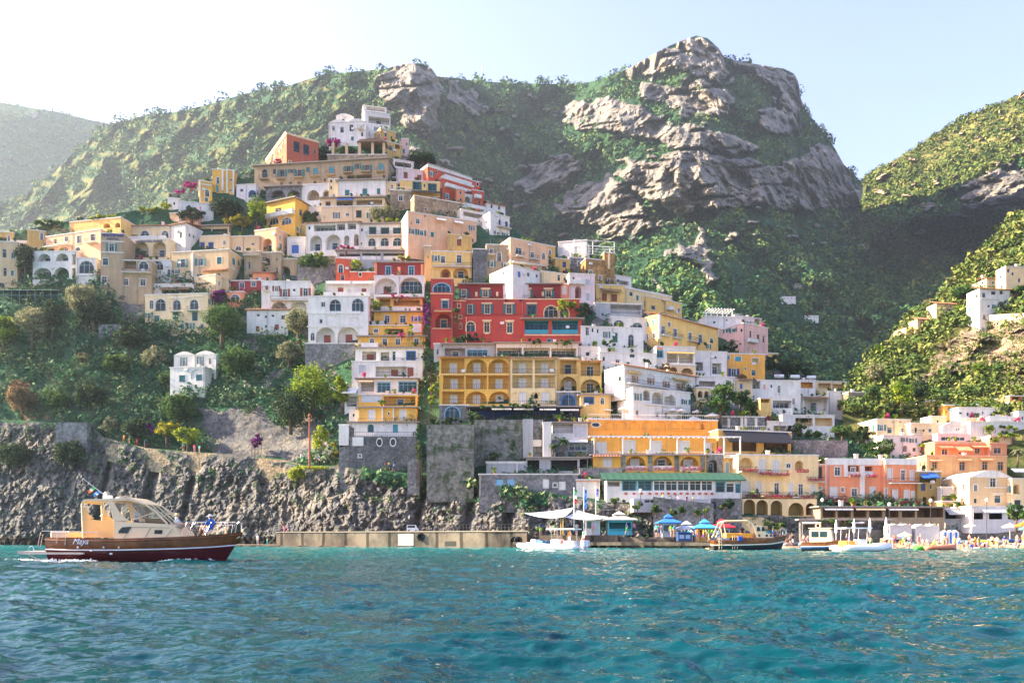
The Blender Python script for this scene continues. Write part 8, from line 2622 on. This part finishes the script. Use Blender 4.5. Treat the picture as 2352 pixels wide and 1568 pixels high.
def sailor(label,loc,rz,J,top,bottom,tc,bc,hat=None,hair=1,sc=1.0):
 J=with_hands(dict(J))
 J['nose']=(J['head'][0],J['head'][1]-.105,J['head'][2]-.01,.016)
 bones=SPINE+HANDB+[('head','nose')]
 pf=parts(top,bottom)
 def f(b,t,c):
  if b[1]=='nose':
   return 0
  if b==('head','crown'):
   return 3 if(c[1]>J['head'][1]-.035 or c[2]>J['head'][2]+.055)else 0
  if b in HANDB:
   return 0
  return pf(b,t,c)
 me=figure('person',J,bones,f,sub=2)
 o=bpy.data.objects.new('person',me)
 COL.objects.link(o)
 for i,m in enumerate((SKINM[1],cloth(tc),cloth(bc),HAIR[hair])):
  me.materials[i]=m
 o.location,o.rotation_euler,o.scale=loc,(0,0,rz),(sc,)*3
 tag(o,label,'person')
 hx,hy,hz_=J['head'][:3]
 mb=MB()
 for s in(-1,1):
  mb.lathe([(.004,-.008),(.012,0),(.004,.008)],8,(hx+s*.034,hy-.088,hz_+.016))
 mb.build('eye',plain('eye_dark',(.03,.02,.02),.3),o)
 mb=MB()
 mb.box(hx-.025,hx+.025,hy-.094,hy-.086,hz_-.052,hz_-.044)
 mb.build('mouth',plain('lip',(.35,.10,.09),.6),o)
 for s in(-1,1):
  mb=MB()
  mb.rbox(hx+s*.092-.012,hx+s*.092+.012,hy-.01,hy+.03,hz_-.03,hz_+.035,.008)
  mb.build('ear',SKINM[1],o)
 if hat:
  mb=MB()
  if hat=='straw':
   mb.lathe([(.02,.15),(.09,.145),(.105,.08),(.108,.05),(.19,.035),(.195,.03),(.1,.042)],16,(hx,hy,hz_))
   mb.build('hat',plain('straw',(.62,.47,.22),.9),o,True)
  else:
   mb.lathe([(.02,.135),(.075,.12),(.104,.07),(.108,.03),(.1,.03)],16,(hx,hy,hz_))
   mb.box(hx-.07,hx+.07,hy-.19,hy-.09,hz_+.035,hz_+.048)
   mb.build('cap',cloth('white'),o,True)
 return o
gl_=lambda c,y,z:GB.matrix_basis@Vector((gx(c),y,z))
bpy.context.view_layer.update()
SIT=dict(POSES['sitting on the ground'])
helm=pose(elL=(-.28,-.14,1.18),haL=(-.16,-.38,1.2),fiL=(-.14,-.46,1.2),elR=(.28,-.14,1.18),haR=(.16,-.38,1.2),fiR=(.14,-.46,1.2))
sailor('person steering inside the cabin of the wooden motor boat, in a white shirt',gl_(1165,-.35,1.22),math.radians(80),helm,2,1,'white','navy',None,0,.98)
sailor('person in a straw hat sitting low behind the coachroof of the wooden motor boat',gl_(1600,-.5,1.66),math.radians(95),SIT,2,1,'white','khaki','straw',1,1.0)
sit2=dict(SIT)
sailor('person in blue shirt and white cap sitting on the bow of the motor boat',gl_(1925,-.5,1.46),math.radians(-125),SIT,2,1,'blue','white','cap',0,1.15)
for px,Y,z,ps,tc,bc,w_ in[(1308,82.5,.55,'standing','orange','white','aboard the white inflatable boat with two outboards'),(1294,83,.45,'sitting on the ground','pink','navy','in the bow of the white inflatable boat'),(1950,76.2,.55,'with one arm raised','black','navy','under the sun roof of the orange seated inflatable')]:
 b=at(px,HY,Y)
 person(ps,(b.x,Y,z),_pp.uniform(-1,1),2,1,tc,bc,w_,'people aboard moored boats')
for c_,tc,w_ in[(590,'black','at the helm of the wooden tour boat'),(600,'orange','on the bench of the wooden tour boat'),(690,'red','sitting forward in the wooden tour boat'),(900,'turquoise','on the foredeck of the wooden tour boat'),(960,'blue','on the bow of the wooden tour boat')]:
 p=TB.matrix_basis@Vector((ms*0+(c_-230)*TY/F/(2352/720*1.6327),-.2,0))
 person('standing' if c_==590 else 'sitting on the ground',(p.x,p.y,1.0 if c_<800 else 1.45),_pp.uniform(-2,2),2,1,tc,'navy',w_,'people aboard moored boats')
def join(kind,cat,label,*keys):
 hs=[o for k in keys for l,o in HOUSES.items()if l.startswith(k)]
 m=hs[0]
 for h in hs[1:]:
  M=m.matrix_basis.inverted()@h.matrix_basis
  for c in list(h.children):
   L_=M@c.matrix_basis
   c.parent=m
   c.matrix_parent_inverse=Matrix()
   c.matrix_basis=L_
  bpy.data.objects.remove(h)
 m.name=kind
 m['label'],m['category']=label,cat
bpy.context.view_layer.update()
join('hotel','hotel','large yellow hotel with rows of loggia balconies and white louvred doors','yellow hotel, deep','yellow hotel, pale','yellow hotel, third','yellow hotel, right')
join('hotel','hotel','dark red hotel with cream window frames, corner tower and glazed dining room','red hotel, dark top','red hotel, middle','red hotel, plain','red hotel, glazed','dark red corner tower','narrow red link')
join('hotel','hotel','big orange hotel with blind arches along its roof and ivy stone piers','big orange hotel, top','big orange hotel, upper','big orange hotel, lower','stone arch with small')
join('hotel','hotel','cream hotel with magenta flower rails over a ground floor arcade','cream hotel with white shutters','cream arcade of the hotel')
join('hotel','hotel','salmon hotel with white pilasters and magenta flower rails','salmon hotel with white','salmon hotel, right','salmon hotel, recessed')
join('apartment_house','house','orange house with rows of awnings and a pale attic floor','orange house with an awning row, lower','orange house with an awning row, upper','orange house with an awning row, right','pale attic floor with blue')
join('terrace_house','house','long red house with white balconies stepping down the right of the crest','long red house with white balconies, upper','long red house with white balconies, lower')
join('hotel','hotel','white hotel with orange shutters, tiled roof and three arches below','white hotel with orange','white lower storey')
join('house','house','small white double vaulted house with green shutters alone on the wild slope','small white house with green shutters','white ground floor with one')
join('hotel','hotel','cream and tan hotel with tall loggias and a square sign tower','cream hotel front','white upper storey of','white end house of','tan tower of','tan lower storeys','cream hotel wing')
join('villa','villa','white villa with open loggia and roof pavilion on the very hilltop','white villa with open loggia','pale roof pavilion')
join('villa','villa','white vaulted villa with dark windows just below the hilltop','white vaulted villa with two','small white upper storey')
join('house','house','yellow and ochre house with arched loggias and brown shutters beside the red tower','yellow house with arched loggias','tan upper house','grey stone wing')
join('house','house','ochre yellow house with white quoins and tiled roof on the right slope','ochre yellow house with white','white and yellow corner')
join('house','house','pink corner house with white roof rooms at the end of the ridge','pink corner house','white roof rooms','pale pink attic')
join('villa','villa','yellow villa with white pilasters and arched door beside the bougainvillea','yellow house with white corner','tall yellow house with white')
from collections import defaultdict
NUM=['first','second','third','fourth','fifth','sixth','seventh','eighth','ninth','tenth','eleventh','twelfth','thirteenth','fourteenth']
by=defaultdict(list)
for o in S.objects:
 if o.parent is None and o.get('label'):
  by[o['label']].append(o)
for lab,lst in by.items():
 if len(lst)>1:
  lst.sort(key=lambda o:o.location.x/max(o.location.y,1))
  for i,o in enumerate(lst):
   words=lab.split()
   extra=(NUM[i]if i<14 else 'last')+' from left'
   o['label']=' '.join(words[:12]).rstrip(',')+', '+extra
SUN_AZ,SUN_EL=math.radians(-86),math.radians(29)
sd=Vector((math.sin(SUN_AZ)*math.cos(SUN_EL),math.cos(SUN_AZ)*math.cos(SUN_EL),math.sin(SUN_EL)))
su=bpy.data.lights.new('sun','SUN')
su.energy=5.0
su.angle=math.radians(.55)
su.color=(1,.84,.60)
so=bpy.data.objects.new('sun',su)
so.rotation_euler=sd.to_track_quat('Z','Y').to_euler()
COL.objects.link(so)
w=bpy.data.worlds.new('World')
S.world=w
w.use_nodes=True
nt=w.node_tree
bg=nt.nodes['Background']
sk=nt.nodes.new('ShaderNodeTexSky')
sk.sky_type='NISHITA'
sk.sun_disc=False
sk.sun_elevation=SUN_EL
sk.sun_rotation=SUN_AZ
sk.air_density=1.0
sk.dust_density=1.6
sk.ozone_density=2.2
tn=nt.nodes.new('ShaderNodeMix')
tn.data_type='RGBA'
tn.blend_type='MULTIPLY'
tn.inputs[0].default_value=1
tn.inputs[7].default_value=(1.09,.90,1.0,1)
nt.links.new(sk.outputs[0],tn.inputs[6])
nt.links.new(tn.outputs[2],bg.inputs[0])
bg.inputs[1].default_value=.098
HAZE=True
if HAZE:
 mb=MB()
 mb.box(-2100,2300,-60,3000,-9,1350)
 hm=bpy.data.materials.new('haze_air')
 hm.use_nodes=True
 ht=hm.node_tree
 ht.nodes.remove(ht.nodes['Principled BSDF'])
 pv=ht.nodes.new('ShaderNodeVolumePrincipled')
 pv.inputs['Color'].default_value=(.70,.84,1,1)
 pv.inputs['Density'].default_value=.00009
 pv.inputs['Anisotropy'].default_value=.4
 ht.links.new(pv.outputs[0],ht.nodes['Material Output'].inputs['Volume'])
 tag(mb.build('haze',hm),kind='stuff')
cam=bpy.data.cameras.new('camera')
co=bpy.data.objects.new('camera',cam)
COL.objects.link(co)
co.location=(0,0,CH)
co.rotation_euler=(math.pi/2,0,0)
cam.sensor_width=36
cam.lens=36*F/2352
cam.shift_y=(HY-784)/2352
cam.clip_start=.1
cam.clip_end=9000
S.camera=co
S.view_settings.view_transform='Standard'
S.view_settings.look='None'
S.view_settings.exposure=2.35
S.view_settings.gamma=1
S.cycles.volume_bounces=0
S.cycles.max_bounces=6
S.cycles.transparent_max_bounces=8
S.cycles.use_denoising=True
